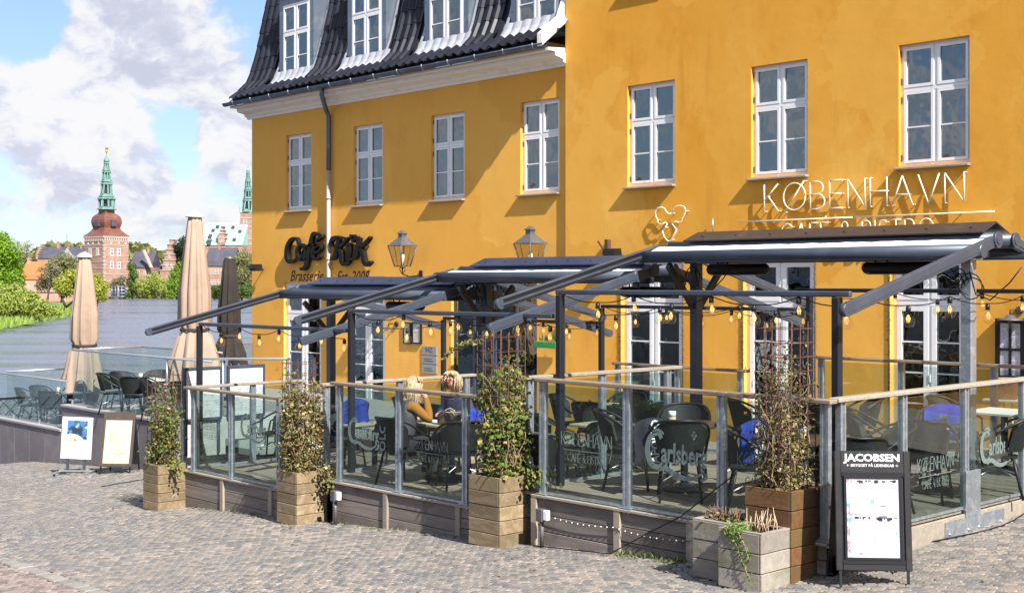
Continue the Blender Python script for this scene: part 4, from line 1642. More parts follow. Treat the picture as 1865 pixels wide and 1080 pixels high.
script([(crop([(535, 545), (528, 500), (500, 478), (455, 500), (418, 575), (412, 660), (432, 715), (475, 720), (520, 685)]), [6, 6, 5, 8, 10, 10, 8, 5, 3])])
script([(crop([(590, 560), (560, 545), (525, 600), (530, 680), (560, 690), (595, 600)]), [4, 6, 9, 9, 6, 6]), (crop([(605, 545), (598, 620), (600, 680), (625, 690)]), [8, 9, 8, 4])])
script([(crop([(740, 445), (715, 432), (685, 445), (660, 540), (630, 680), (610, 770), (580, 795), (555, 790)]), [4, 7, 9, 10, 10, 9, 7, 4]), (crop([(610, 560), (680, 548), (730, 550)]), [4, 5, 4])])
script([(crop([(690, 640), (760, 600), (765, 555), (725, 548), (690, 600), (690, 670), (720, 695), (770, 665)]), [4, 5, 5, 7, 10, 9, 6, 3]), (crop([(715, 510), (745, 480), (785, 455)]), [4, 6, 5])])
script([(crop([(1000, 478), (930, 472), (885, 490), (868, 540), (890, 560)]), [4, 8, 8, 7, 3]), (crop([(960, 478), (935, 560), (915, 660), (875, 698)]), [7, 10, 10, 4]), (crop([(1055, 472), (1010, 520), (955, 580)]), [4, 7, 5]),
        (crop([(945, 570), (975, 630), (985, 715), (1015, 745), (1065, 720)]), [5, 10, 11, 8, 4])])
script([(crop([(1030, 560), (1062, 545), (1055, 620), (1045, 690), (1085, 694)]), [4, 8, 10, 9, 4]), (crop([(1072, 460), (1112, 462)]), [8, 8])])
script([(crop([(1150, 470), (1110, 478), (1095, 520)]), [5, 8, 4]), (crop([(1165, 470), (1150, 560), (1130, 660), (1095, 695)]), [7, 10, 10, 4]), (crop([(1280, 465), (1235, 520), (1175, 580)]), [4, 7, 5]),
        (crop([(1165, 570), (1200, 630), (1215, 715), (1245, 750), (1290, 720)]), [5, 10, 11, 8, 4])])
b = B()
pl = Plane((PY(528, 512, YL).x, YL - .003, PY(528, 512, YL).z), (1, 0, 0), (0, -1, 0))
type_mesh(b, pl, 'Brasserie', 0, 0, .40, width=PY(588, 512, YL).x - PY(528, 512, YL).x, shear=.35, align='LEFT', bold=.002)
tag(b.build('painted_lettering', mat('letter_maroon', (.05, .012, .010), .7)), 'small maroon word painted on the wall left of the downpipe', 'lettering', kind=None)
b = B()
pl = Plane((PY(613, 514, YL).x, YL - .003, PY(613, 514, YL).z), (1, 0, 0), (0, -1, 0))
type_mesh(b, pl, 'Est. 2008', 0, 0, .40, width=PY(672, 512, YL).x - PY(613, 512, YL).x, shear=.35, align='LEFT', bold=.002)
tag(b.build('painted_lettering', MATS['letter_maroon']), 'small maroon year painted on the wall right of the downpipe', 'lettering')

# lanterns
lant_metal = mat('lantern_metal', (.12, .12, .13), .5, .4, noise=[(8, (.17, .17, .18), .5, .7)])
lant_glass = glass_mat('lantern_glass', (.80, .78, .72), 1.6, rough=.05)


def lantern(px, pt, pb_, Y, label, sc=1.0):
    """Square tapered lantern on a scrolled bracket; pt top, pb_ bottom of the glass in the photograph."""
    p = PY(px, pb_, Y - .55)
    top = PY(px, pt, Y - .55).z
    H = top - p.z
    x, y, z = p
    t = thing('wall_lantern', label, 'lantern', (x, Y, z), group='old lanterns on the corner house')
    a0, a1 = H * .15, H * .275
    zt = z + H * .56
    c45 = PI / 4
    B().lathe((x, y, 0), [(a1 * 1.5, zt), (a1 * 1.5, zt + .02), (a1 * 1.38, zt + .03), (a1 * .42, zt + H * .24), (a1 * .42, zt + H * .33), (a1 * .58, zt + H * .335), (a1 * .55, zt + H * .355), (.0001, zt + H * .44)], 4, False, c45).build('lantern_roof', lant_metal, t)
    b = B().lathe((x, y, 0), [(a0 * 1.3, z), (a0 * 1.3, z + .025), (.03, z + .03)], 4, False, c45)
    for sxn in (-1, 1):
        for sy in (-1, 1):
            b.tube([(x + sxn * a0, y + sy * a0, z), (x + sxn * a1 * 1.02, y + sy * a1 * 1.02, zt)], .014, 4)
    b.build('lantern_frame', lant_metal, t)
    b = B()
    b.lathe((x, y, 0), [(a0 * 1.36, z + .03), (a1 * 1.40, zt - .005)], 4, False, c45)
    b.f, b.s = b.f[:4], b.s[:4]
    b.build('lantern_glass', lant_glass, t)
    B().lathe((x, y, 0), [(.02, z + .03), (.03, z + .12), (.055, z + .2), (.05, z + .28), (.0001, z + .33)], 10).build('bulb', mat('frosted_bulb', (.8, .8, .76), .4), t)
    b = B().tube([(x, y, z - .0), (x, y, z - .16), (x, y + .18, z - .22), (x, Y - .02, z - .20)], .016, 6)
    for s in (-1, 1):
        b.tube([(x, y, z - .16), (x + s * .06, y, z - .12), (x + s * .10, y, z - .05), (x + s * .07, y, z - .0), (x + s * .04, y, z - .04)], .009, 5)
        b.tube([(x + s * a0, y, z), (x + s * .17, y, z + .02), (x + s * a1 * 1.3, y, zt + .01)], .008, 4)
    b.box(x - .05, Y - .025, z - .32, x + .05, Y, z - .08)
    b.build('bracket', black_metal, t)


lantern(733, 419, 486, YL, 'grey four sided wall lantern between the script sign and the middle awning')
lantern(966, 411, 487, YL, 'grey four sided wall lantern above the middle awning near the wall seam')


# menu frames, plaques, small lamps, planter box on the wall
def frame_on_wall(px0, px1, y0, y1, Y, label, name='wall_menu', fm=None, inner=None, dep=.05, text=14, bw=.03):
    a, c = PY(px0, y1, Y), PY(px1, y0, Y)
    z0, z1_ = PY((px0 + px1) / 2, y1, Y).z, PY((px0 + px1) / 2, y0, Y).z
    t = thing(name, label, name.replace('_', ' '), ((a.x + c.x) / 2, Y, z0))
    b = B().box(a.x, Y - dep, z0, a.x + bw, Y, z1_).box(c.x - bw, Y - dep, z0, c.x, Y, z1_).box(a.x + bw, Y - dep, z0, c.x - bw, Y, z0 + bw).box(a.x + bw, Y - dep, z1_ - bw, c.x - bw, Y, z1_)
    b.build('frame', fm or black_metal, t)
    B().box(a.x + bw, Y - dep + .02, z0 + bw, c.x - bw, Y - .003, z1_ - bw).build('sheet', inner or paper, t)
    b = B()
    for k in range(text):
        z = z1_ - bw - .06 - k * (z1_ - z0 - .16) / text
        x = a.x + bw + .03
        while x < c.x - bw - .06:
            w = RND.uniform(.03, .09)
            if RND.random() < .75:
                b.box(x, Y - dep + .0185, z, min(x + w, c.x - bw - .03), Y - dep + .0195, z + .012)
            x += w + .02
    b.build('print', ink_soft, t, kind='stuff')
    return t


ink_soft = mat('printed_grey', (.30, .29, .29), .8)
paper_warm = mat('menu_paper', (.62, .58, .53), .7)
frame_on_wall(737, 750, 587, 626, YL, 'narrow framed menu on the wall, the left one of the pair by the small lamp', inner=paper_warm)
frame_on_wall(753, 769, 587, 626, YL, 'narrow framed menu on the wall, the right one of the pair above the grey plaques', inner=paper_warm)
plaque = mat('plaque_grey', (.34, .34, .33), .4, .4)
t = thing('name_plaque', 'grey stacked name plaque on the yellow wall below the framed menus', 'plaque', PY(783, 675, YL))
for k, (ya, yb_) in enumerate(((630, 647), (648, 663), (664, 680))):
    x0, x1 = PY(770, 650, YL).x, PY(797, 650, YL).x
    B().cbox(x0, YL - .03, PY(783, yb_, YL).z + .004, x1, YL, PY(783, ya, YL).z - .004, .006).build('plate', plaque, t)
    b = B()
    pl = Plane((x0, YL - .032, PY(783, yb_, YL).z), (1, 0, 0), (0, -1, 0))
    if k == 0:
        type_mesh(b, pl, 'F4Z', (x1 - x0) * .5, .07, .16)
    else:
        for j in range(2):
            b.box(x0 + .09, YL - .033, PY(783, yb_, YL).z + .06 + j * .05, x1 - .12 - .05 * j, YL - .031, PY(783, yb_, YL).z + .075 + j * .05)
    b.build('print', ink, t, kind='stuff')
x0, x1 = PY(985, 620, YF).x, PY(1024, 620, YF).x
zg = PY(1000, 633, YF).z
t = thing('wall_planter', 'small bright green flower box fixed to the yellow wall', 'flower box', ((x0 + x1) / 2, YF, zg))
green_plastic = mat('green_plastic', (.02, .22, .05), .5)
B().cbox(x0, YF - .2, zg, x1, YF - .002, zg + .13, .01).build('box', green_plastic, t)
b = B()
for k in range(40):
    p = Vector((RND.uniform(x0 + .05, x1 - .05), YF - .1 + RND.uniform(-.06, .06), zg + .13))
    q = p + Vector((RND.uniform(-.08, .08), RND.uniform(-.06, .06), RND.uniform(.04, .16)))
    s = Vector((.02, 0, 0))
    b.add([p, (p + q) / 2 + s, q, (p + q) / 2 - s], [(0, 1, 2, 3)])
b.build('leaves', mat('box_leaves', (.06, .13, .03), .7, island=.4), t)


def barn_lamp(px, py, Y, label, r=.10):
    p = PY(px, py, Y - .2)
    x, y, z = p
    t = thing('barn_lamp', label, 'lamp', (x, Y, z))
    B().tube([(x + .06, Y, z + .12), (x + .06, Y - .08, z + .14), (x, y, z + .12), (x, y, z + .02)], .013, 6).lathe((x + .06, Y, z + .12), [(.06, 0), (.06, .04), (.02, .05)], 14, axis=(0, -1, 0)).build('arm', black_metal, t)
    B().lathe((x, y, z), [(r, -.03), (r * .95, -.012), (r * .45, .01), (r * .3, .05), (.0001, .055)], 18).build('shade', lant_metal, t)
    B().lathe((x, y, z), [(.02, -.0), (.035, -.05), (.04, -.10), (.02, -.14), (.0001, -.15)], 10).build('bulb', bulb_glass, t)


barn_lamp(708, 600, YL, 'small black wall lamp between the white door and the framed menus')
barn_lamp(1840, 580, YF, 'black wall lamp with flat pale shade above the menu case', .19)
t = frame_on_wall(1818, 1872, 580, 692, YF, 'black menu case with pale blue pages on the ochre wall below the wall lamp', name='menu_case', inner=mat('menu_page', (.60, .61, .72), .6), dep=.10, bw=.07, text=26)
x0, x1 = PY(1818, 640, YF).x, PY(1872, 640, YF).x
zz0, zz1 = PY(1845, 692, YF).z, PY(1845, 580, YF).z
b = B().box((x0 + x1) / 2 - .02, YF - .10, zz0 + .07, (x0 + x1) / 2 + .02, YF - .079, zz1 - .07)
b.box(x0 + .07, YF - .099, (zz0 + zz1) / 2 - .02, (x0 + x1) / 2 - .02, YF - .078, (zz0 + zz1) / 2 + .02)
b.box((x0 + x1) / 2 + .02, YF - .099, (zz0 + zz1) / 2 - .02, x1 - .07, YF - .078, (zz0 + zz1) / 2 + .02)
b.build('glazing_bar', black_metal, t)

# ------------------------------------------------------------------ planters of the square
def planter(cx, cy, w, d, h, nb, mtl, label, cant=0.0, group='wooden planters on the square'):
    """Boarded box whose front right-hand corner stands at cx, cy."""
    z = ground_z(cx - w / 2, cy + d / 2) - .01
    t = thing('planter_box', label, 'planter', (cx - w / 2, cy + d / 2, z), group=group)
    hb = h / nb
    e = .026
    for k in range(nb):
        za, zb = z + k * hb + .003, z + (k + 1) * hb - .003
        o = RND.uniform(-.003, .003)
        B().cbox(cx - w, cy + o, za, cx - e + o, cy + e, zb, .005).build('board', mtl, t)                 # front
        B().cbox(cx - e + .001, cy + o + .001, za, cx + o, cy + d, zb, .005).build('board', mtl, t)        # right
        B().cbox(cx - w, cy + d - e, za, cx - e, cy + d, zb, .005).build('board', mtl, t)
        B().cbox(cx - w, cy + e + .001, za, cx - w + e, cy + d - e - .001, zb, .005).build('board', mtl, t)
    B().box(cx - w + e + .001, cy + e + .006, z + .01, cx - e - .006, cy + d - e - .001, z + h - .06).build('soil', mat('potting_soil', (.05, .035, .025), .95, noise=[(30, (.09, .07, .05), .45, .7)]) if 'potting_soil' not in MATS else MATS['potting_soil'], t)
    c = .012
    b = B().box(cx - w - c * .0, cy - .0 + .002, z + h - .002, cx, cy + .045, z + h + .010).box(cx - w, cy + d - .045, z + h - .002, cx, cy + d, z + h + .010)
    b.box(cx - .045, cy + .046, z + h - .002, cx, cy + d - .046, z + h + .010).box(cx - w, cy + .046, z + h - .002, cx - w + .045, cy + d - .046, z + h + .010)
    b.build('rim', mtl, t)
    return z + h - .05


def _ivy(h, bs, nt, obj, stops):
    gi = h.n('ShaderNodeNewGeometry')
    c = h.ramp(gi.outputs['Random Per Island'], *stops)
    h.put(bs.inputs['Base Color'], c)
    # leaves let some light through
    tl = h.n('ShaderNodeBsdfTranslucent')
    h.put(tl.inputs[0], c)
    mx = h.n('ShaderNodeMixShader')
    mx.inputs[0].default_value = .42
    out = [n for n in nt.nodes if n.type == 'OUTPUT_MATERIAL'][0]
    nt.links.new(bs.outputs[0], mx.inputs[1])
    nt.links.new(tl.outputs[0], mx.inputs[2])
    nt.links.new(mx.outputs[0], out.inputs[0])


ivy_green = mat('ivy_leaf', (.1, .1, .1), .5, spec=.4, extra=lambda h, bs, nt, o: _ivy(h, bs, nt, o, ((0, (.06, .11, .022)), (.3, (.11, .18, .03)), (.55, (.18, .24, .045)), (.75, (.28, .27, .07)), (.9, (.34, .24, .09)), (1, (.48, .44, .19)))))
ivy_brown = mat('ivy_leaf_bronze', (.1, .1, .1), .5, spec=.4, extra=lambda h, bs, nt, o: _ivy(h, bs, nt, o, ((0, (.055, .08, .02)), (.25, (.13, .14, .035)), (.5, (.22, .20, .055)), (.7, (.28, .20, .07)), (.85, (.40, .33, .14)), (1, (.52, .47, .27)))))
stem_mat = mat('dry_stem', (.26, .18, .11), .8, island=.35)


def leaf(b, p, nrm, s):
    nrm = nrm.normalized()
    a = nrm.cross(Vector((RND.uniform(-1, 1), RND.uniform(-1, 1), RND.uniform(-1, 1))))
    if a.length < .01:
        a = Vector((1, 0, 0))
    a.normalize()
    c = nrm.cross(a)
    f = nrm * s * .22
    b.add([p - a * s * .5, p - a * s * .1 + c * s * .5 - f, p + a * s * .28 + c * s * .22 - f * .4, p + a * s * .62 - f, p + a * s * .28 - c * s * .22 - f * .4, p - a * s * .1 - c * s * .5 - f, p], [(0, 6, 1), (1, 6, 2), (2, 6, 3), (3, 6, 4), (4, 6, 5), (5, 6, 0)])


def trellis(cx, cy, w, z, h, label, rings=9, top=True):
    """Rusted mesh cage."""
    t = thing('trellis', label, 'trellis', (cx, cy, z), group='rusted steel trellises in the planters')
    hw = w / 2
    xs_ = [-hw, -hw / 3, hw / 3, hw]
    pos = [(x, y) for x in xs_ for y in (-hw, hw)] + [(x, y) for x in (-hw, hw) for y in (-hw / 3, hw / 3)]
    for x, y in pos:
        B().tube([(cx + x, cy + y, z), (cx + x + RND.uniform(-.012, .012), cy + y + RND.uniform(-.012, .012), z + h + RND.uniform(0, .05))], .0048, 5).build('rod', rust, t)
    for k in range(rings):
        zz = z + h * (k + 1) / rings - .03
        c = [(cx - hw, cy - hw, zz), (cx + hw, cy - hw, zz), (cx + hw, cy + hw, zz), (cx - hw, cy + hw, zz), (cx - hw, cy - hw, zz)]
        b = B()
        for j in range(4):
            b.tube([c[j], c[j + 1]], .0042, 5)
        b.build('ring', rust, t)


def ivy(cx, cy, z, r, h, n, label, m, sparse=None, hang=(), lsz=.055, stems=26):
    t = thing('ivy_plant', label, 'ivy', (cx, cy, z), group='ivy plants climbing the trellises')
    b = B()
    lv = B()
    paths, hung = [], []
    for k in range(stems):
        a = RND.uniform(0, 2 * PI)
        p = Vector((cx + math.cos(a) * r * .5, cy + math.sin(a) * r * .5, z))
        pts = [p.copy()]
        L = RND.uniform(.55, 1.0) * h
        q = 0
        while q < L:
            st_ = RND.uniform(.05, .11)
            q += st_ * .8
            p = p + Vector((RND.gauss(0, .04), RND.gauss(0, .04), st_ * RND.uniform(.4, 1.0)))
            dx, dy = p.x - cx, p.y - cy
            rr = math.hypot(dx, dy)
            if rr > r:
                p.x, p.y = cx + dx * r / rr, cy + dy * r / rr
            pts.append(p.copy())
        paths.append(pts)
        b.tube(pts, [.006 * (1 - .6 * i / len(pts)) for i in range(len(pts))], 4, cap=False)
    for hx, hy, l in hang:
        p = Vector((cx + hx * r * 1.2, cy + hy * r * 1.2, z + .06))
        pts = [p.copy()]
        vx, vy = hx * .05, hy * .05
        q = 0
        while q < l:
            vz = -.06 if q > .12 else .015
            p = p + Vector((vx + RND.gauss(0, .02), vy + RND.gauss(0, .02), vz * RND.uniform(.6, 1.3)))
            vx *= .72
            vy *= .72
            q += .06
            pts.append(p.copy())
        paths.append(pts)
        hung.append(pts)
        b.tube(pts, .004, 4, cap=False)
    clumps = [(RND.uniform(-1, 1), RND.uniform(-1, 1), RND.random()) for _ in range(14)]
    cnt = 0
    while cnt < n:
        pts = RND.choice(paths)
        i = RND.randrange(len(pts))
        p = pts[i]
        f = (p.z - z) / h
        if sparse and RND.random() > sparse(f):
            continue
        g_ = mnoise.noise(Vector((p.x * 5.2, p.y * 5.2, p.z * 5.2)))
        if g_ < RND.uniform(-.25, .10):
            continue
        hanging = pts in hung
        c = p + Vector((RND.gauss(0, .05), RND.gauss(0, .05), RND.gauss(0, .045)))
        if not hanging and c.z < z + .06:
            continue
        nn = Vector((c.x - cx, c.y - cy, .25 + RND.uniform(-.3, .5))) + Vector((RND.uniform(-.35, .35), RND.uniform(-.35, .35), RND.uniform(-.2, .2)))
        leaf(lv, c, nn, lsz * RND.choice([.45, .6, .7, .8, .9, 1.0, 1.25]))
        cnt += 1
    b.build('stems', stem_mat, t)
    lv.build('foliage', m, t)
    return paths


def fairy_bulbs(paths_or_pts, label, at_):
    t = thing('fairy_lights', label, 'string lights', at_, group='clear bulb strings on the trellises')
    clear = MATS.get('clear_bulb') or glass_mat('clear_bulb', (.93, .95, .96), 1.7)
    b = B().tube(paths_or_pts, .004, 4, cap=False)
    b.build('cable', black_metal, t)
    for p in paths_or_pts[1::2]:
        B().sphere(p, .045, 10, 7).build('bulb', clear, t)
        B().tube([p + Vector((0, 0, .03)), p + Vector((0, 0, .075))], .016, 6).build('socket', black_metal, t)


c1, c2, c3 = GP(288, 930), GP(541, 956), GP(910, 998)
zt1 = planter(c1.x, c1.y, .47, .46, .68, 5, planter_wood, 'brown boarded planter with ivy, farthest to the lake end of the terrace')
zt2 = planter(c2.x, c2.y, .47, .48, .68, 5, planter_wood, 'mossy boarded planter with dense bronze ivy between the two shorter glass fences')
zt3 = planter(c3.x, c3.y, .51, .51, .76, 5, planter_wood, 'brown boarded planter with ivy spilling over its right side, in front of the middle gap')
p4 = GP(1442, 1062)
zt4 = planter(p4.x, p4.y, .50, .46, .80, 5, planter_dark, 'tall dark stained planter behind the small grey planter and beside the signboard')
p5 = GP(1340, 1062)
zt5 = planter(p5.x, p5.y + .02, .50, .40, .52, 3, planter_grey, 'low grey planter with withered twigs left of the tall dark planter')
p6 = GP(1391, 1077)
zt6 = planter(p6.x, p6.y - .03, .46, .44, .50, 3, planter_grey, 'low grey planter with trailing green weed in front of the tall dark planter')
for (c, w, d, z, h, nm, rg) in ((c1, .40, .40, zt1, 1.42, 'rusted trellis in the planter farthest to the lake end', 10), (c2, .40, .40, zt2, 1.50, 'rusted trellis in the planter between the shorter glass fences', 10),
                                (c3, .42, .44, zt3, 1.62, 'rusted trellis rising bare above the ivy in front of the middle gap', 10), (p4, .42, .44, zt4, 1.50, 'tall rusted trellis in the dark planter beside the signboard', 12)):
    trellis(c.x - .22, c.y + .22, w * .9, z, h, nm, rg)
ivy(c1.x - .215, c1.y + .21, zt1, .20, 1.30, 2600, 'green ivy on the trellis of the planter farthest to the lake end', ivy_green, lambda f: 1 - .4 * f, hang=[(.9, .1, .35)], lsz=.047, stems=36)
ivy(c2.x - .22, c2.y + .22, zt2, .24, 1.46, 4600, 'dense bronze ivy on the trellis between the two shorter glass fences', ivy_brown, lambda f: 1 - .35 * f, hang=[(.9, .35, .40), (1, .5, .5)], stems=70, lsz=.044)
ivy(c3.x - .20, c3.y + .24, zt3, .25, 1.45, 4600, 'green and yellow ivy climbing one side of the trellis before the middle gap', ivy_green, lambda f: (1 - .5 * f), hang=[(1, .4, .35), (.9, .5, .4), (1.2, .5, .45)], stems=60, lsz=.056)
ivy(p4.x - .25, p4.y + .24, zt4, .23, 1.46, 1900, 'thin straggling ivy on the tall trellis beside the signboard', ivy_brown, lambda f: (.62 - .25 * f) if f > .12 else 1.0, hang=[(.9, .3, .6)], lsz=.038, stems=52)
# a long shoot reaching out at the top of the third trellis
b = B()
lv = B()
pt0 = Vector((c3.x - .38, c3.y + .05, zt3 + 1.52))
pts = [pt0 + Vector((-.06 * k, -.01 * k, -.004 * k * k + .012 * k + RND.uniform(-.01, .01))) for k in range(9)]
b.tube(pts, .005, 4)
for p in pts:
    for _ in range(9):
        leaf(lv, p + Vector((RND.gauss(0, .02), RND.gauss(0, .02), RND.gauss(0, .022))), Vector((RND.uniform(-1, 1), RND.uniform(-1, .2), RND.uniform(0, 1))), .045)
t = thing('ivy_shoot', 'long pale ivy shoot reaching left from the top of the bare trellis', 'ivy', pt0)
b.build('stems', stem_mat, t)
lv.build('foliage', ivy_brown, t)
fairy_bulbs([Vector((c3.x - .22 + RND.uniform(-.1, .1), c3.y + .08, zt3 + 1.45 - .06 * k)) for k in range(14)], 'clear bulbs strung down the bare trellis in front of the middle gap', (c3.x, c3.y, zt3 + 1))
fairy_bulbs([Vector((p4.x - .25 + .22 * math.cos(k * 1.1), p4.y + .2 + .22 * math.sin(k * 1.1), zt4 + 1.42 - .05 * k)) for k in range(24)], 'clear bulbs strung around the tall trellis beside the signboard', (p4.x, p4.y, zt4 + 1))
# withered twigs and weed
def twigs(cx, cy, z, n, hgt, label, m, spread=.16, green=0):
    t = thing('withered_plant', label, 'plant', (cx, cy, z), group='withered plants in the low planters')
    b = B()
    for k in range(n):
        p = Vector((cx + RND.uniform(-spread, spread), cy + RND.uniform(-.1, .1), z))
        q = p + Vector((RND.gauss(0, .03), RND.gauss(0, .03), hgt * RND.uniform(.4, 1)))
        b.tube([p, (p + q) / 2 + Vector((RND.gauss(0, .012), RND.gauss(0, .012), 0)), q], [.006, .005, .002], 5)
        if RND.random() < .6:
            r_ = (p + q) / 2
            b.tube([r_, r_ + Vector((RND.gauss(0, .04), RND.gauss(0, .04), hgt * .3))], [.004, .002], 4)
    b.build('twigs', m, t)
    if green:
        lv = B()
        for k in range(green):
            leaf(lv, Vector((cx + RND.gauss(0, spread * .8), cy + RND.gauss(0, .09), z + abs(RND.gauss(.02, .05)))), Vector((RND.uniform(-1, 1), RND.uniform(-1, 1), 1)), .035)
        lv.build('leaves', ivy_brown, t)


pale_twig = mat('pale_twig', (.50, .36, .24), .8)
red_twig = mat('red_twig', (.19, .085, .06), .8)
twigs(p6.x - .17, p6.y + .22, zt6, 15, .24, 'pale dead stalks in the small grey planter in front', pale_twig, .13)
twigs(p5.x - .26, p5.y + .22, zt5, 26, .20, 'reddish withered shrub in the low grey planter at the left', red_twig, .17, 130)
weed_leaf = mat('weed_leaf', (.1, .1, .1), .5, extra=lambda h, bs, nt, o: _ivy(h, bs, nt, o, ((0, (.07, .16, .02)), (.6, (.15, .28, .035)), (1, (.26, .34, .06)))))
t = thing('trailing_weed', 'bright green weed trailing down the front of the small grey planter', 'plant', (p6.x - .3, p6.y, zt6))
lv, b = B(), B()
for k in range(8):
    p = Vector((p6.x - .34 + RND.uniform(-.05, .10), p6.y + .06, zt6 + .03))
    pts = [p.copy()]
    for j in range(RND.choice([4, 5, 6, 12]) if k else 19):
        p = p + (Vector((.006, -.035, .012)) if j < 3 else Vector((.012 + RND.gauss(0, .004), RND.gauss(0, .003), -.026)))
        p.y = max(p.y, p6.y - .07)
        pts.append(p.copy())
    b.tube(pts, .0035, 4, cap=False)
    for p in pts:
        for _ in range(3):
            leaf(lv, p + Vector((RND.gauss(0, .014), RND.gauss(0, .01), RND.gauss(0, .012))), Vector((RND.uniform(-.6, .6), -1, RND.uniform(0, 1))), .026)
for k in range(330):
    leaf(lv, Vector((p6.x - .32 + RND.gauss(0, .06), p6.y + .09 + RND.gauss(0, .05), zt6 + abs(RND.gauss(.03, .05)))), Vector((RND.uniform(-1, 1), -.6, 1)), .026)
b.build('stems', stem_mat, t)
lv.build('leaves', weed_leaf, t)

# ------------------------------------------------------------------ sign boards
board_black = mat('board_black', (.018, .016, .018), .45, noise=[(6, (.03, .027, .028), .5, .7)])
alu = mat('aluminium', (.62, .63, .66), .35, .8)


def local_sign(name, label, cat, at_, facing, group=None):
    """Local frame: x to the reader's right, y away from the reader, z up."""
    t = thing(name, label, cat, at_, rz=facing, group=group)
    return t


# big A-board by the corner
sb = GP(1588, 1062)
sb_rot = math.radians(42)
t = local_sign('signboard', 'black pavement signboard with white lettering over a bright menu sheet, by the corner planters', 'signboard', (sb.x, sb.y, sb.z), sb_rot)
Wd, Ht, lean = .63, 1.00, .22
tiltM = Matrix.Translation((0, -.10, .13)) @ Matrix.Rotation(-math.atan2(lean, Ht) * .55, 4, 'X')
b = B()
b.cbox(-Wd / 2, -.02, 0, -Wd / 2 + .055, .02, Ht, .006).cbox(Wd / 2 - .055, -.02, 0, Wd / 2, .02, Ht, .006)
b.cbox(-Wd / 2 + .055, -.02, 0, Wd / 2 - .055, .02, .055, .006).box(-Wd / 2 + .055, -.018, .82, Wd / 2 - .055, .018, Ht)
b.box(-Wd / 2 + .055, -.004, .055, Wd / 2 - .055, .014, .82)
b.xf(tiltM)
b.build('front_panel', board_black, t)
b = B()
for x in (-Wd / 2 + .075, Wd / 2 - .075 - .02):
    b.box(x, -.026, .09, x + .02, -.0205, .79)
for z in (.09, .77):
    b.box(-Wd / 2 + .095, -.026, z, Wd / 2 - .095, -.0205, z + .02)
b.box(-Wd / 2 + .055, -.022, .055, Wd / 2 - .055, -.0045, .0905).box(-Wd / 2 + .055, -.0221, .788, Wd / 2 - .055, -.0045, .8195)
b.xf(tiltM).build('clip_frame', black_metal, t)
B().box(-Wd / 2 + .095, -.014, .11, Wd / 2 - .095, -.006, .77).xf(tiltM).build('backing_sheet', mat('menu_print', (.60, .56, .62), .6, noise=[(5, (.14, .30, .42), .55, .62), (7, (.48, .20, .26), .60, .66), (9, (.12, .11, .12), .64, .68)]), t)
white_sheet = mat('white_sheet', (.62, .62, .64), .6)
menu_white = mat('menu_white', (.47, .47, .49), .6)
for (xa, xb, za, zb) in ((-.196, -.022, .470, .726), (.010, .186, .458, .716), (-.196, -.030, .150, .408), (.006, .180, .150, .396)):
    B().box(xa, -.018, za, xb, -.0145, zb).xf(tiltM).build('menu_sheet', menu_white, t)
pl = Plane((0, -.0195, 0), (1, 0, 0), (0, -1, 0))
b = B()
type_mesh(b, pl, 'JACOBSEN', 0, .915, .085, width=.47, bold=.0035)
for k in range(2):
    for s in (-1, 1):
        x = s * .205
        b.box(x - .012, -.0215, .8745, x + .012, -.0198, .8825).box(x - .004, -.0214, .867, x + .004, -.0197, .890)
type_mesh(b, pl, 'BRYGGET PÅ LIDENSKAB', 0, .868, .033, width=.36, bold=.0008)
b.xf(tiltM).build('lettering', white_sheet, t)
b = B()
for k in range(9):
    b.box(-.19 + RND.uniform(0, .3), -.0195, .15 + RND.uniform(0, .55), -.17 + RND.uniform(.02, .3), -.0190, .16 + RND.uniform(0, .55)) if False else None
for xa_, xb_, zz_ in ((-.19, -.03, .735), (.0, .19, .738), (-.19, -.04, .432), (.0, .19, .43), (.0, .14, .422)):
    for q_ in range(9):
        x_ = RND.uniform(xa_, xb_)
        b.box(x_, -.0152, zz_ + RND.uniform(-.012, .012), x_ + RND.uniform(.008, .03), -.0142, zz_ + RND.uniform(.013, .02))
b.box(.06, -.0195, .535, .10, -.0185, .54).box(-.10, -.0195, .62, -.085, -.0185, .6225).box(.09, -.0195, .2, .12, -.0185, .2025).xf(tiltM).build('print', ink, t, kind='stuff')
tb = Matrix.Translation((0, .36, .16)) @ Matrix.Rotation(.27, 4, 'X')
b = B()
b.cbox(-Wd / 2 + .01, -.012, 0, Wd / 2 - .01, .012, .98, .005)
b.xf(tb).build('rear_panel', board_black, t)
for x in (-Wd / 2 + .035, Wd / 2 - .035):
    q0 = tiltM @ Vector((x, 0, .03))
    B().beam(q0, q0 + Vector((0, -.03, -.17)), .022, .022).build('leg', black_metal, t)
    q0 = tb @ Vector((x, 0, .03))
    B().beam(q0, q0 + Vector((0, .05, -.19)), .022, .022).beam(q0 + Vector((0, .02, -.195)), q0 + Vector((0, .10, -.195)), .03, .018).build('leg', black_metal, t)
b = B().beam(tiltM @ Vector((Wd / 2 + .006, .01, .42)), tb @ Vector((Wd / 2 - .0, .0, .40)), .012, .02)
b.build('stay', galv, t)

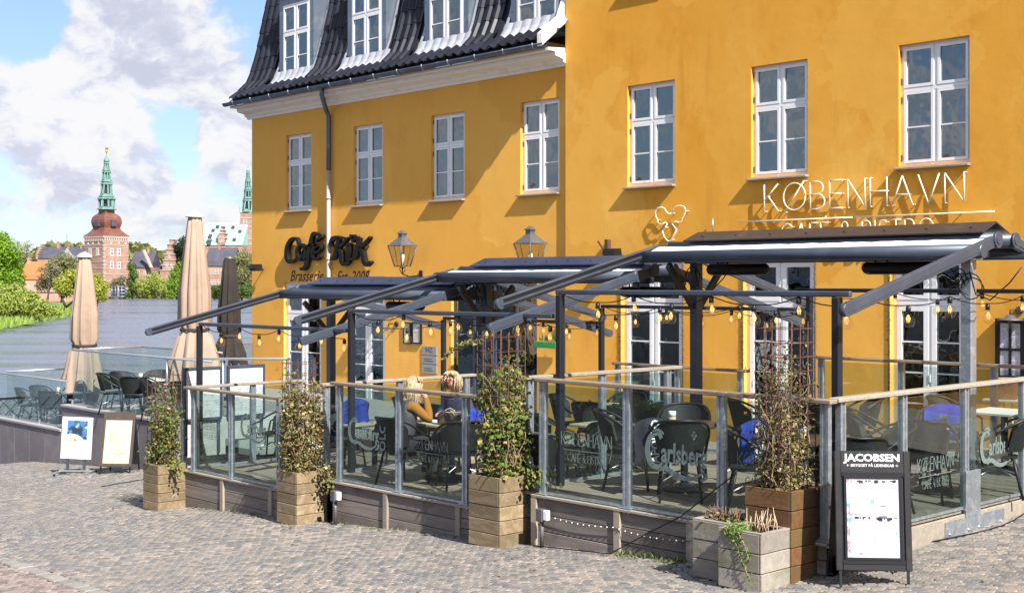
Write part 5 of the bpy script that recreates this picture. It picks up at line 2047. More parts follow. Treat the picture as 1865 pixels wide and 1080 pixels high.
# white poster stand
pos = PY(138, 850, WY - 1.05)
pos.z = ground_z(pos.x, pos.y)
food_blue = mat('poster_blue', (.05, .17, .38), .5, noise=[(9, (.45, .62, .72), .56, .62), (4, (.02, .035, .07), .46, .54)])
food_yellow = mat('poster_food', (.50, .36, .09), .5, island=.45, noise=[(16, (.22, .20, .04), .5, .6), (13, (.60, .50, .25), .55, .62)])
t = local_sign('poster_stand', 'white framed poster stand on castors showing a plate of food, by the low granite wall', 'poster stand', pos, math.radians(44))
Wp, Hp = .62, .84
M_ = Matrix.Translation((0, 0, .30)) @ Matrix.Rotation(-.05, 4, 'X') @ Matrix.Rotation(.04, 4, 'Y')
white_frame = mat('white_frame', (.78, .78, .77), .45)
b = B().cbox(-Wp / 2, -.025, 0, -Wp / 2 + .05, .025, Hp).cbox(Wp / 2 - .05, -.025, 0, Wp / 2, .025, Hp).cbox(-Wp / 2 + .05, -.025, 0, Wp / 2 - .05, .025, .05).cbox(-Wp / 2 + .05, -.025, Hp - .05, Wp / 2 - .05, .025, Hp)
b.box(-Wp / 2 + .05, 0, .05, Wp / 2 - .05, .02, Hp - .05).xf(M_).build('frame', white_frame, t)
B().box(-Wp / 2 + .052, -.012, .052, Wp / 2 - .052, -.001, Hp - .052).xf(M_).build('poster', white_sheet, t)
B().box(-.20, -.0135, .40, .21, -.0123, .77).xf(M_).build('poster_picture', food_blue, t)
b = B()
b.add([(-.02 + .19 * math.cos(a), -.0150, .385 + .11 * math.sin(a) - .05 * math.cos(a)) for a in [2 * PI * k / 20 for k in range(20)]], [tuple(range(20))])
b.xf(M_).build('poster_plate', white_sheet, t)
b = B()
for k in range(46):
    fx_, fz_ = RND.gauss(0, .055), RND.gauss(0, .022)
    w_, h_ = RND.uniform(.008, .024), RND.uniform(.006, .014)
    tw_ = RND.uniform(0, 3)
    b.add([(-.03 + fx_ + w_ * math.cos(a + tw_), -.0160 - k * .00004, .385 + fz_ - fx_ * .25 + h_ * math.sin(a)) for a in [2 * PI * q / 8 for q in range(8)]], [tuple(range(8))])
b.xf(M_).build('poster_food', food_yellow, t, kind='stuff')
b = B()
for x in (-.17, .17):
    b.beam((x, .0, .06), (x, .01, .32), .05, .03)
b.build('upright', steel_blue, t)
b = B().beam((-.34, 0, .06), (.34, 0, .06), .05, .03, c=.005)
for x in (-.33, .33):
    b.beam((x, -.30, .05), (x, .26, .05), .04, .03, c=.005)
b.build('foot', alu, t)
for x in (-.33, .33):
    for y in (-.28, .24):
        B().lathe((x - .015, y, .025), [(.025, 0), (.025, .03)], 10, axis=(1, 0, 0)).build('castor', black_metal, t)

# second A-board with a pale menu
pos = PY(215, 840, WY - .62)
pos.z = ground_z(pos.x, pos.y)
t = local_sign('menu_board', 'dark wooden pavement board with a cream menu sheet next to the white poster stand', 'signboard', pos, math.radians(40))
dark_wood = mat('board_wood', (.055, .042, .034), .6, wood=((14, 14, 1.5), (.09, .07, .055), .7))
M_ = Matrix.Translation((0, -.12, .14)) @ Matrix.Rotation(-.22, 4, 'X')
Wp, Hp = .66, 1.08
b = B().cbox(-Wp / 2, -.02, 0, -Wp / 2 + .055, .02, Hp).cbox(Wp / 2 - .055, -.02, 0, Wp / 2, .02, Hp).cbox(-Wp / 2 + .055, -.02, 0, Wp / 2 - .055, .02, .06).cbox(-Wp / 2 + .055, -.02, Hp - .16, Wp / 2 - .055, .02, Hp)
b.box(-Wp / 2 + .055, 0, .06, Wp / 2 - .055, .015, Hp - .16).xf(M_).build('front_panel', dark_wood, t)
cream = mat('cream_sheet', (.50, .45, .37), .6)
B().box(-Wp / 2 + .057, -.010, .062, Wp / 2 - .057, -.001, Hp - .162).xf(M_).build('menu_sheet', cream, t)
b = B()
for k in range(9):
    z = .70 - k * .042
    for j in range(4):
        if RND.random() < .8:
            x = -.18 + j * .09 + RND.uniform(0, .02)
            b.box(x, -.0112, z, x + RND.uniform(.03, .07), -.0102, z + .007)
for cxx, czz, rr in ((-.10, .20, .10), (.12, .20, .07), (.06, .29, .06)):
    ring = [(cxx + rr * math.cos(2 * PI * k / 18), -.0107, czz + rr * math.sin(2 * PI * k / 18)) for k in range(19)]
    for k in range(18):
        b.beam(ring[k], ring[k + 1], .001, .008, up=(0, 0, 1))
for k in range(4):
    b.box(-.06 + k * .03, -.0112, .735 + .02 * math.sin(k * 2), -.045 + k * .03, -.0102, .75 + .02 * math.sin(k * 2))
b.xf(M_).build('print', mat('brown_ink', (.28, .20, .13), .8), t)
tb = Matrix.Translation((0, .30, .14)) @ Matrix.Rotation(.22, 4, 'X')
B().cbox(-Wp / 2, -.015, 0, Wp / 2, .015, .96).xf(tb).build('rear_panel', board_black, t)
for M2 in (M_, tb):
    for x in (-Wp / 2 + .03, Wp / 2 - .03):
        q0 = M2 @ Vector((x, 0, .02))
        B().beam(q0, Vector((q0.x, q0.y + (-.03 if M2 is M_ else .03), 0)), .025, .025).build('leg', black_metal, t)
# white plastic bag on the setts
pos = GP(246, 850)
b = B()
b.sphere((pos.x, pos.y, pos.z + .06), .22, 12, 8, (1.25, .6, .34))
for i, v in enumerate(b.v):
    k = mnoise.noise(Vector(v) * 9) * .045
    b.v[i] = (v[0] + k, v[1] + k * .5, v[2] + k)
tag(b.build('plastic_bag', white_sheet), 'crumpled white plastic bag lying on the setts beside the leftmost planter', 'bag')

# two large menu boards above the concrete parapet
wallx = -19.15
t = structure(B().cbox(wallx - .12, 10.62, -3.4, wallx + .12, 12.95, -2.24, .01).build('parapet_wall', cloud_concrete))
for k in range(2):
    structure(B().cbox(wallx + .13, 11.4 + k * .0, LEV[0][2] + .002, wallx + .95 - k * .4, 13.4, LEV[0][2] + .12 + k * .12, .01).build('concrete_step', cloud_concrete))
bp = [(334, 403), (414, 481)]
for k, (p0, p1) in enumerate(bp):
    y0_, y1_ = PX(p0, 700, wallx + .15).y, PX(p1, 700, wallx + .15).y
    z0_, z1_ = -2.26, -1.385
    lab = ('large white menu board on the concrete parapet, the one behind the dark awning post', 'large white menu board on the concrete parapet, the one nearer the yellow house')[k]
    t = thing('menu_poster', lab, 'menu board', (wallx + .15, (y0_ + y1_) / 2, z0_), group='large menu boards on the parapet')
    b = B()
    X0, X1 = wallx + .125, wallx + .185
    b.box(X0, y0_, z0_, X1, y0_ + .035, z1_).box(X0, y1_ - .035, z0_, X1, y1_, z1_).box(X0, y0_ + .035, z0_, X1, y1_ - .035, z0_ + .04).box(X0, y0_ + .035, z1_ - .04, X1, y1_ - .035, z1_)
    b.build('frame', steel_blue, t)
    B().box(X0 + .01, y0_ + .036, z0_ + .041, X1 - .02, y1_ - .036, z1_ - .041).build('sheet', white_sheet, t)
    b = B()
    for r in range(24):
        z = z1_ - .10 - r * .031
        y = y0_ + .06
        while y < y1_ - .09:
            w = RND.uniform(.03, .12)
            if RND.random() < .62:
                b.box(X1 - .0195, y, z, X1 - .0185, min(y + w, y1_ - .05), z + .009)
            y += w + .03
    for r in (5, 11):
        b.box(X1 - .0194, y0_ + .10 + .2 * k, z1_ - .10 - r * .034, X1 - .0184, y0_ + .24 + .2 * k, z1_ - .08 - r * .034)
    b.build('print', mat('pink_print', (.45, .30, .29), .8) if k == 0 else MATS['pink_print'], t, kind='stuff')
    for y in (y0_ + .05, y1_ - .05):
        B().box(X0 + .0, y - .02, LEV[0][2], X0 + .04, y + .02, z0_ - .001).build('leg', steel_blue, t)

# electrical boxes on posts by the skirt
for px, py, ztop, lab in ((611, 908, 0, 'small grey socket box on a post at the left end of the middle skirt'), (987, 944, 0, 'grey and white socket box on a post right of the ivy planter')):
    p = PY(px, py, FY - .12)
    zg = ground_z(p.x, p.y)
    t = thing('socket_post', lab, 'socket box', (p.x, p.y, zg))
    B().tube([(p.x, p.y, zg), (p.x, p.y, p.z)], .022, 8).build('post', lant_metal, t)
    B().cbox(p.x - .05, p.y - .05, p.z - .03, p.x + .045, p.y + .02, p.z + .11, .008).build('box', lant_metal, t)
    B().cbox(p.x + .047, p.y - .035, p.z - .01, p.x + .11, p.y + .02, p.z + .10, .008).build('cover', white_frame, t)
pa_, pb_ = PY(993, 937, FY - .05), PY(1258, 985, FY - .05)
pts = [pa_ + (pb_ - pa_) * (k / 24) + Vector((0, -.01, -.03 * math.sin(PI * ((k / 24) % .5) * 2))) for k in range(25)]
t = thing('rope_light', 'white rope light with small bulbs along the skirt of the highest level', 'rope light', pa_)
B().tube(pts, .004, 5).build('cable', lant_metal, t)
for p in pts[1:-1]:
    B().sphere(p + Vector((0, -.006, 0)), .008, 6, 4).build('bead', white_frame, t)
ca, cb_ = PY(1345, 880, FY - .08), PY(1215, 940, FY - .1)
pts = [PY(x, y, FY - .09) for x, y in ((1340, 862), (1300, 893), (1240, 940), (1190, 965))] + [Vector((PY(x, 990, FY).x, FY - .16, ground_z(PY(x, 990, FY).x, FY) + .015)) for x in (1130, 1080, 1020, 990)]
tag(B().tube(pts, .007, 5).build('power_cable', black_metal), 'thin black cable drooping from the fence down to the ground in front of the skirt', 'cable')
pts = [Vector((XC + .09, y, ground_z(XC + .09, y) + .012)) + Vector((.10 * math.sin(y * 2.1), 0, 0)) for y in [10.4 + .3 * k for k in range(12)]]
tag(B().tube(pts, .008, 5).build('power_cable', black_metal), 'black cable lying on the setts along the right-hand side of the terrace', 'cable')

# cables looped at the heads of the awning masts
for x, z, lab in ((MX[1], .0, 'tangle of black cable at the head of the mast of the middle awning'), (MX[2], .27, 'loop of black cable at the head of the mast left of the highest awning'), (MX[3], .22, 'loop of dark cable at the head of the galvanised mast')):
    b = B()
    for k in range(3):
        pts = []
        r0_, w_ = RND.uniform(.07, .16), RND.uniform(.5, 1)
        cx_, cz_ = x + RND.uniform(-.1, .14), z - RND.uniform(.16, .34)
        for j in range(22):
            a = j * .52
            pts.append(Vector((cx_ + math.cos(a) * r0_ * w_, YM - .16 - .004 * j, cz_ + math.sin(a) * r0_ + .004 * j)))
        b.tube(pts, .007, 5)
    b.tube([Vector((x + .06, YM - .1, z - .1)), Vector((x + .14, YM - .12, z - .34)), Vector((x + .30, YM - .12, z - .40)), Vector((x + .5, YM - .1, z - .22)), Vector((x + .62, YM - .08, z - .06))], .008, 5)
    tag(b.build('mast_cable', black_metal), lab, 'cable', 'cables at the awning masts')
# fallen leaves and scraps on the setts
b = B()
for k in range(230):
    px, py = RND.choice([(RND.uniform(470, 620), RND.uniform(925, 965)), (RND.uniform(860, 1300), RND.uniform(985, 1040)), (RND.uniform(0, 1300), RND.uniform(900, 1080)), (RND.uniform(1500, 1860), RND.uniform(960, 1075))])
    p = GP(px, py)
    leaf(b, Vector((p.x, p.y, p.z + .014)), Vector((RND.uniform(-.3, .3), RND.uniform(-.3, .3), 1)), RND.uniform(.015, .045))
b.build('fallen_leaves', mat('fallen_leaf', (.13, .085, .04), .8, island=.6), None, kind='stuff')
# ------------------------------------------------------------------ lakeside terraces on the left
UPZ, LOZ = -2.80, -3.42                     # floors of the upper and the lower lakeside terrace
paving = mat('terrace_paving', (.30, .285, .27), .8, noise=[(4, (.24, .23, .22), .45, .7)])
b = B()
b.box(-27.85, WY + .30, -7, -19.35, 19.3, UPZ).box(-30.4, 16.2, -7, -27.86, 19.3, UPZ)
structure(b.build('upper_lakeside_terrace', paving))
structure(B().box(-32.6, WY + .30, -7, -27.87, 15.4, LOZ).build('lower_lakeside_terrace', paving))


def stone_wall(label, xa, xb, top, n):
    t = thing('granite_wall', label, 'wall', ((xa + xb) / 2, WY, -4), group='low granite walls by the lake')
    for k in range(n):
        a, c = xa + (xb - xa) * k / n, xa + (xb - xa) * (k + 1) / n
        B().cbox(a + .005, WY, ground_z(a, WY) - .45, c - .005, WY + .28, top - .06, .006).build('slab', granite, t)
    n2 = max(2, n // 2)
    for k in range(n2):
        a, c = xa + (xb - xa) * k / n2, xa + (xb - xa) * (k + 1) / n2
        B().cbox(a + .003, WY - .03, top - .058, c - .003, WY + .36, top, .008).build('coping', granite_cap, t)
    return t


stone_wall('lower stretch of low dark granite wall behind the white poster stand', -33.2, -28.08, -3.28, 6)
stone_wall('upper stretch of low dark granite wall behind the wooden pavement board', -28.06, -19.6, -2.72, 7)
clear_glass = glass_mat('balustrade_glass', (.88, .92, .91), 1.5)


def balustrade(label, pts, z0, z1_, n, rail=True):
    """Frameless glass sheets with a slim steel rail."""
    P = [Vector((*p, 0)) for p in pts]
    t = thing('glass_balustrade', label, 'balustrade', (P[0].x, P[0].y, z0), group='glass balustrades of the lakeside terraces')
    for i in range(len(P) - 1):
        d = P[i + 1] - P[i]
        m = max(1, round(d.length / n))
        nn = Vector((-d.y, d.x, 0)).normalized()
        for k in range(m):
            a, c = P[i] + d * (k / m), P[i] + d * ((k + 1) / m)
            e = d.normalized() * .012
            mid = (a + c) / 2
            B().beam(mid + Vector((0, 0, z0 + .02)), mid + Vector((0, 0, z1_ - .02)), (c - a).length - .024, .012, up=nn).build('glass_pane', clear_glass, t)
            b = B()
            b.box(a.x - .02, a.y - .02, z0, a.x + .02, a.y + .02, z0 + .12)
            b.build('clamp', alu, t)
        if rail:
            B().tube([P[i] + Vector((0, 0, z1_)), P[i + 1] + Vector((0, 0, z1_))], .022, 8).build('handrail', alu, t)
    return t


balustrade('glass balustrade on the front of the upper lakeside terrace', [(-27.82, WY + .15), (-21.8, WY + .15)], UPZ + .07, -1.50, 1.35)
balustrade('glass balustrade with pale rail on the lake side of the upper terrace', [(-27.82, WY + .4), (-27.82, 14.48), (-24.3, 14.48)], UPZ, -1.49, 1.2)
balustrade('glass balustrade on the front of the lower lakeside terrace', [(-32.5, WY + .15), (-28.1, WY + .15)], LOZ + .12, -2.22, 1.35)
balustrade('glass balustrade with pale rail on the lake side of the lower terrace', [(-32.1, WY + .4), (-32.1, 15.2), (-28.1, 15.2)], LOZ, -2.21, 1.3)
balustrade('small glass balustrade beside the yellow house corner', [(-30.1, 17.4), (-30.1, 18.9)], UPZ, -1.62, .8)
t = thing('hand_rail', 'long slim steel handrail behind the menu boards', 'handrail', (-22, 13.57, UPZ))
ra, rb = PY(300, 653.7, 13.57), PY(527, 653.7, 13.57)
B().tube([ra, rb], .026, 8).build('rail', alu, t)
for f in (.02, .5, .98):
    p = ra + (rb - ra) * f
    B().tube([p, (p.x, p.y, UPZ)], .02, 6).build('post', alu, t)
# lattice screen by the water
t = thing('lattice_screen', 'dark diamond lattice screen at the water behind the lower terrace', 'lattice', (-33.4, 15, -4))
b = B()
for k in range(-4, 12):
    for s in (1, -1):
        y0_, y1_ = 12.9 + k * .34, 12.9 + k * .34 + s * .95
        lo_, hi_ = -3.95, -3.0
        b.beam((-33.2, y0_, lo_), (-33.2, y1_, hi_), .02, .045, up=(1, 0, 0))
b.beam((-33.2, 11.6, -2.98), (-33.2, 18, -2.98), .06, .06).beam((-33.2, 11.6, -3.98), (-33.2, 18, -3.98), .06, .06)
b.build('lattice', dark_steel, t)


# ------------------------------------------------------------------ closed parasols
def parasol(px, d, ztop, zstrap, zbot, zfloor, r0, r1, r2, cloth, label, cap=True, folds=9):
    p = PD(px, 515, d)
    t = thing('parasol', label, 'parasol', (p.x, p.y, zfloor), group='closed parasols on the lakeside terraces')
    b = B()
    n = folds * 8
    prof = [(ztop, r0 * .55, .0), (ztop - .03, r0, .06), (ztop - .4 * (ztop - zstrap), r0 + (r1 - r0) * .55, .15), (zstrap + .35 * (ztop - zstrap), r1 * .95, .17), (zstrap + .16, r1 * 1.02, .15), (zstrap + .03, r1 * .86, .06), (zstrap - .03, r1 * .86, .06),
            (zstrap - .14, r1 * 1.06, .14), (zbot + .35 * (zstrap - zbot), r2 * .93, .22), (zbot, r2, .30)]
    vs, fs = [], []
    ph = RND.uniform(0, 6)
    for i, (z, r, amp) in enumerate(prof):
        for k in range(n):
            a = 2 * PI * k / n
            w = 1 - 1.7 * abs(math.sin((a * folds + ph) / 2 + .3 * math.sin(a * 2 + i * .3))) ** 1.6 + .35 * math.sin(a * (folds * 2 + 1) + i * .45)
            rr = r * (1 + amp * w)
            zz = z + (.16 * math.sin(a * folds / 2 + 1.3) * (1 if i == len(prof) - 1 else 0))
            vs.append((p.x + rr * math.cos(a), p.y + rr * math.sin(a), zz))
    for i in range(len(prof) - 1):
        for k in range(n):
            k2 = (k + 1) % n
            fs.append((i * n + k, (i + 1) * n + k, (i + 1) * n + k2, i * n + k2))
    b.add(vs, fs, True)
    b.build('canopy', cloth, t)
    b = B()
    b.lathe((p.x, p.y, 0), [(r1 * 1.0, zstrap - .03), (r1 * 1.02, zstrap), (r1 * 1.0, zstrap + .03)], 24)
    b.f, b.s = b.f[:48], b.s[:48]
    b.build('strap', MATS['strap'] if 'strap' in MATS else mat('strap', (.035, .03, .026), .8), t)
    B().tube([(p.x, p.y, zfloor), (p.x, p.y, ztop - .2)], .035, 10).build('pole', lant_metal, t)
    B().cbox(p.x - .4, p.y - .4, zfloor, p.x + .4, p.y + .4, zfloor + .07, .01).build('base', granite, t)
    if cap:
        B().lathe((p.x, p.y, ztop), [(r0 * 1.5, -.03), (r0 * 1.35, .0), (r0 * .6, .07), (.0001, .10)], 16).build('cap', white_frame, t)
    else:
        B().lathe((p.x, p.y, ztop), [(r0 * .9, -.02), (r0 * .8, .05), (.0001, .09)], 12).build('cap', lant_metal, t)
    return p


beige = mat('parasol_cloth', (.345, .25, .19), .9, noise=[(3, (.295, .21, .155), .45, .75)], bump=(5, .25, .02))
brown_cloth = mat('dark_parasol_cloth', (.022, .016, .013), .9, noise=[(3, (.032, .024, .02), .45, .75)])
parasol(355, 27.7, 1.43, -1.0, -2.0, UPZ, .135, .31, .47, beige, 'tall closed beige parasol nearest the yellow house')
parasol(154, 31.0, .64, -1.5, -2.45, LOZ, .13, .29, .40, beige, 'closed beige parasol standing at the lake end of the terraces')
parasol(418, 33.4, .61, -1.36, -2.05, UPZ, .15, .26, .36, brown_cloth, 'closed dark brown parasol by the corner of the yellow house', cap=False)

# ------------------------------------------------------------------ chairs and tables
wicker = mat('dark_wicker', (.009, .012, .012), .6, spec=.3, noise=[(60, (.018, .024, .023), .45, .6)], bump=(90, .5, .006))
chair_metal = mat('chair_frame', (.014, .016, .018), .45, .3)


def make_chair(label, group='wicker armchairs on the terraces'):
    """Local frame: seat looks along +y, base at the origin."""
    t = thing('cafe_chair', label, 'chair', (0, 0, 0), rz=0, group=group)
    b = B()
    n = 20
    top = [(.235 * math.cos(2 * PI * k / n), .225 * math.sin(2 * PI * k / n) + .01, .455 + .01 * math.cos(4 * PI * k / n)) for k in range(n)]
    b.add([*top, *[(x * .98, y * .98, z - .035) for x, y, z in top]], [tuple(range(n)), tuple(reversed(range(n, 2 * n)))] + [(k, n + k, n + (k + 1) % n, (k + 1) % n) for k in range(n)])
    b.build('seat', wicker, t)
    b = B()
    m, h = 16, 5
    vs = []
    for i in range(h + 1):
        f = i / h
        for k in range(m + 1):
            a = math.radians(200 + 140 * k / m)
            edge = abs(k / m - .5) * 2
            r = .245 + .05 * f
            z = .50 + (.36 - .13 * edge ** 3) * f
            vs.append((r * math.cos(a) * 1.02, r * math.sin(a) - .02 - .04 * f, z))
    fs = [(i * (m + 1) + k, i * (m + 1) + k + 1, (i + 1) * (m + 1) + k + 1, (i + 1) * (m + 1) + k) for i in range(h) for k in range(m)]
    b.add(vs, fs, True)
    b.build('backrest', wicker, t)
    arm = []
    for k in range(21):
        a = math.radians(175 + 190 * k / 20)
        edge = abs(k / 20 - .5) * 2
        arm.append((.305 * math.cos(a), .305 * math.sin(a) - .055 + .10 * edge ** 4, .865 - .21 * edge ** 3))
    b = B().tube([(-.27, .22, .44), (-.30, .20, .60), *arm, (.30, .20, .60), (.27, .22, .44)], .016, 6)
    b.build('arm_rail', chair_metal, t)
    for x, y, dx, dy in ((-.19, .19, -.04, .05), (.19, .19, .04, .05), (-.17, -.16, -.05, -.10), (.17, -.16, .05, -.10)):
        B().tube([(x, y, .44), (x + dx * .4, y + dy * .4, .25), (x + dx, y + dy, 0)], .015, 6).build('leg', chair_metal, t)
    B().tube([(-.21, .21, .22), (0, .02, .30), (.21, .21, .22)], .009, 5).tube([(-.19, -.21, .22), (0, -.0, .30), (.19, -.21, .22)], .009, 5).build('stretcher', alu, t)
    return t


table_dark = mat('dark_table_top', (.055, .038, .028), .3, wood=((1.5, 14, 14), (.10, .065, .045), .7))
table_cream = mat('cream_table_top', (.50, .42, .29), .5, wood=((1.5, 14, 14), (.58, .50, .37), .6))
table_white = mat('white_table_top', (.68, .69, .68), .45)


def make_table(label, top, round_=True, r=.36):
    t = thing('cafe_table', label, 'table', (0, 0, 0), rz=0, group='pedestal cafe tables')
    if round_:
        B().lathe((0, 0, 0), [(r - .01, .705), (r, .71), (r, .735), (r - .008, .74)], 32).build('table_top', top, t)
    else:
        B().cbox(-r, -r, .708, r, r, .742, .006).build('table_top', top, t)
    B().tube([(0, 0, .03), (0, 0, .705)], .042, 12).build('column', dark_steel, t)
    B().lathe((0, 0, 0), [(.26, 0), (.26, .02), (.22, .034), (.218, .028), (.19, .044), (.188, .038), (.15, .054), (.148, .048), (.10, .064), (.06, .075), (.045, .09)], 28).build('base', dark_steel, t)
    return t


chair0 = make_chair('dark wicker armchair')
used = [False]
tables = {}


def put_table(key, label, x, y, z, top, round_=True, r=.36, rz=0.0):
    t = make_table(label, top, round_, r)
    t.location = (x, y, z)
    t.rotation_euler[2] = rz
    tables[key] = (x, y, z)


def put_chair(x, y, z, face, label):
    """face = direction the sitter looks, in degrees from +x."""
    if not used[0]:
        o = chair0
        used[0] = True
    else:
        o = clone(chair0)
    o.location = (x, y, z)
    o.rotation_euler = (0, 0, math.radians(face - 90 + RND.uniform(-8, 8)))
    o['label'] = label
    return o


def seats(key, angs, what, dist=.62):
    x, y, z = tables[key]
    names = {0: 'right-hand', 45: 'back right', 90: 'back', 135: 'back left', 180: 'left-hand', 225: 'front left', 270: 'front', 315: 'front right'}
    for a in angs:
        k = min(names, key=lambda q: abs(q - a))
        c, s = math.cos(math.radians(a)), math.sin(math.radians(a))
        put_chair(x + c * dist, y + s * dist, z, a + 180, 'dark wicker armchair on the %s side of %s' % (names[k], what))


put_table('corner', 'large dark round table just behind the signboard corner', -7.25, 11.05, z3, table_dark, True, .45)
seats('corner', (60, 140, 215, 330), 'the dark corner table', .66)
put_table('mid', 'dark round table on a ridged foot behind the long glass fence', -9.12, 11.25, z3, table_dark, True, .40)
seats('mid', (35, 130, 215, 305), 'the dark table behind the long fence', .64)
put_table('side', 'dark table by the galvanised mast along the side fence', -7.15, 13.15, z3, table_dark, True, .40)
seats('side', (20, 110, 200, 290), 'the table by the galvanised mast', .64)
put_table('rear', 'dark table in front of the middle glazed doors', -9.2, 13.7, z3, table_dark, True, .38)
seats('rear', (50, 140, 230, 320), 'the table before the middle glazed doors', .62)
put_table('rearmost', 'pale folding table close to the right-hand glazed doors', -7.3, 15.1, z3, table_white, False, .36)
seats('rearmost', (180, 350), 'the pale table by the right-hand doors')
put_table('women', 'cream topped table where the two women sit', -12.80, 11.02, z2, table_cream, False, .36)
put_chair(-12.98, 10.35, z2, 88, 'dark wicker armchair under the woman in the mustard sleeves')
put_chair(-13.36, 11.72, z2, 285, 'dark wicker armchair under the woman in red glasses')
put_chair(-12.20, 10.62, z2, 150, 'empty dark wicker armchair beside the seated women, its back to the fence')
put_table('navy', 'cream table behind the seated women near the middle awning mast', -11.3, 12.4, z2, table_cream, False, .36)
seats('navy', (45, 135, 225, 315), 'the cream table behind the women')
put_table('cream', 'cream table between the ivy trellis and the long glass fence', -11.05, 10.75, z2, table_cream, False, .34)
seats('cream', (60, 150, 320), 'the cream table beside the ivy trellis')
put_table('shop', 'cream table before the shop window', -13.0, 14.3, z2, table_cream, False, .36)
seats('shop', (20, 110, 200, 290), 'the cream table before the shop window')
put_table('low', 'cream table at the low end near the dense bronze ivy', -15.2, 11.6, z1, table_cream, False, .36)
seats('low', (10, 100, 190, 260), 'the low end cream table')
put_table('lowrear', 'cream table on the lowest level by the glazed house door', -16.6, 14.2, z1, table_cream, False, .36)
seats('lowrear', (30, 120, 210, 300), 'the cream table by the house door')
put_chair(*PY(497, 850, 11.35).xy, z1, 215, 'dark wicker armchair standing alone behind the short glass fence')
put_table('lake', 'white table on the upper lakeside terrace in front of the left parasol', -25.5, 13.35, UPZ, table_white, False, .40)
seats('lake', (45, 135, 190, 225, 315), 'the white table before the left parasol', .70)
put_table('lake2', 'white table on the upper lakeside terrace left of the leftmost ivy trellis', -23.7, 13.4, UPZ, table_white, False, .40)
seats('lake2', (40, 130, 230, 320), 'the white table by the leftmost trellis', .68)
put_table('lower', 'white table on the lower lakeside terrace behind glass', -30.6, 13.75, LOZ, table_white, False, .42)
seats('lower', (30, 130, 190, 235, 320), 'the white table on the lower terrace', .72)

# jars, blankets, bag
jar_glass = mat('jar_wax', (.62, .45, .24), .4)


def jar(x, y, z, label):
    t = thing('candle_jar', label, 'jar', (x, y, z), group='candle jars on the tables')
    B().lathe((x, y, z), [(.038, 0), (.042, .02), (.042, .055), (.04, .058)], 14).build('wax', jar_glass, t)
    B().lathe((x, y, z), [(.041, .059), (.042, .12), (.036, .122), (.035, .08)], 14).build('rim', white_frame, t)


jar(-9.25, 11.20, z3 + .742, 'cream candle jar on the dark table behind the long fence')
jar(-7.35, 10.92, z3 + .742, 'cream candle jar on the dark corner table')
jar(-7.0, 13.05, z3 + .742, 'cream candle jar on the table by the galvanised mast')
jar(-11.15, 12.3, z2 + .744, 'cream candle jar on the table behind the seated women')
jar(-25.55, 13.25, UPZ + .744, 'pale jar with menu cards on the white lakeside table')
jar(-30.6, 13.7, LOZ + .744, 'small orange sauce pot on the lower lakeside table')
royal = mat('blue_blanket', (.010, .035, .30), .9, bump=(14, .5, .02))
navy_cloth = mat('navy_blanket', (.016, .018, .030), .9, bump=(14, .5, .02))


def blanket(x, y, z, w, drop, ang, m, label, text=None):
    """Folded over a chair back: hangs down both sides of a ridge at height z."""
    t = thing('blanket', label, 'blanket', (x, y, z), rz=math.radians(ang), group='blankets over the chairs')
    b = B()
    n, k_ = 12, 14
    vs = []
    for i in range(n + 1):
        u = (i / n - .5) * w
        for j in range(k_ + 1):
            s = (j / k_ - .5) * 2
            yy_ = math.copysign(min(abs(s) * drop * 2, .05 + .02 * abs(s)), s) + .012 * math.sin(i * 1.4 + s * 2)
            zz_ = -max(0.0, abs(s) - .05) * drop * (1 + .07 * math.sin(i * .9 + 1)) - .10 * (2 * abs(u) / w) ** 2 * .6
            vs.append((u + .01 * math.sin(j), yy_, zz_))
    fs = [(i * (k_ + 1) + j, (i + 1) * (k_ + 1) + j, (i + 1) * (k_ + 1) + j + 1, i * (k_ + 1) + j + 1) for i in range(n) for j in range(k_)]
    b.add(vs, fs, True)
    b.build('cloth', m, t)
    if text:
        b = B()
        pl = Plane((0, -.092, -.34), (0, 0, 1), (0, -1, 0), (-1, 0, 0))
        type_mesh(b, pl, text, .10, -.06, .17 if len(text) < 6 else .12, bold=.004)
        b.build('lettering', white_frame, t)


blanket(*PY(1385, 735, 11.0).xy, -1.40, .40, .44, 40, royal, 'royal blue blanket with white lettering hung behind the tall trellis', '504 B')
blanket(*PY(1190, 757, 10.55).xy, -1.43, .40, .44, 40, navy_cloth, 'dark navy blanket with white lettering over the chair behind the long fence', 'APOLLO')
blanket(*PY(1722, 740, 13.6).xy, -1.36, .50, .40, 46, royal, 'bright blue blanket over a chair left of the galvanised mast')
blanket(*PY(648, 752, 11.6).xy, -1.72, .38, .34, 46, royal, 'blue blanket over a chair behind the left pane of the women\'s fence')
blanket(*PY(862, 745, 11.6).xy, -1.68, .30, .28, 46, royal, 'blue cushion blanket right of the woman in red glasses')
blanket(*PY(1534, 772, 10.5).xy, -1.44, .40, .30, 30, navy_cloth, 'black blanket with white print on the chair at the corner', 'APO')
blanket(-12.98, 10.12, -1.70, .40, .42, 0, navy_cloth, 'black blanket with white print over the chair of the woman in mustard sleeves', 'OLO')
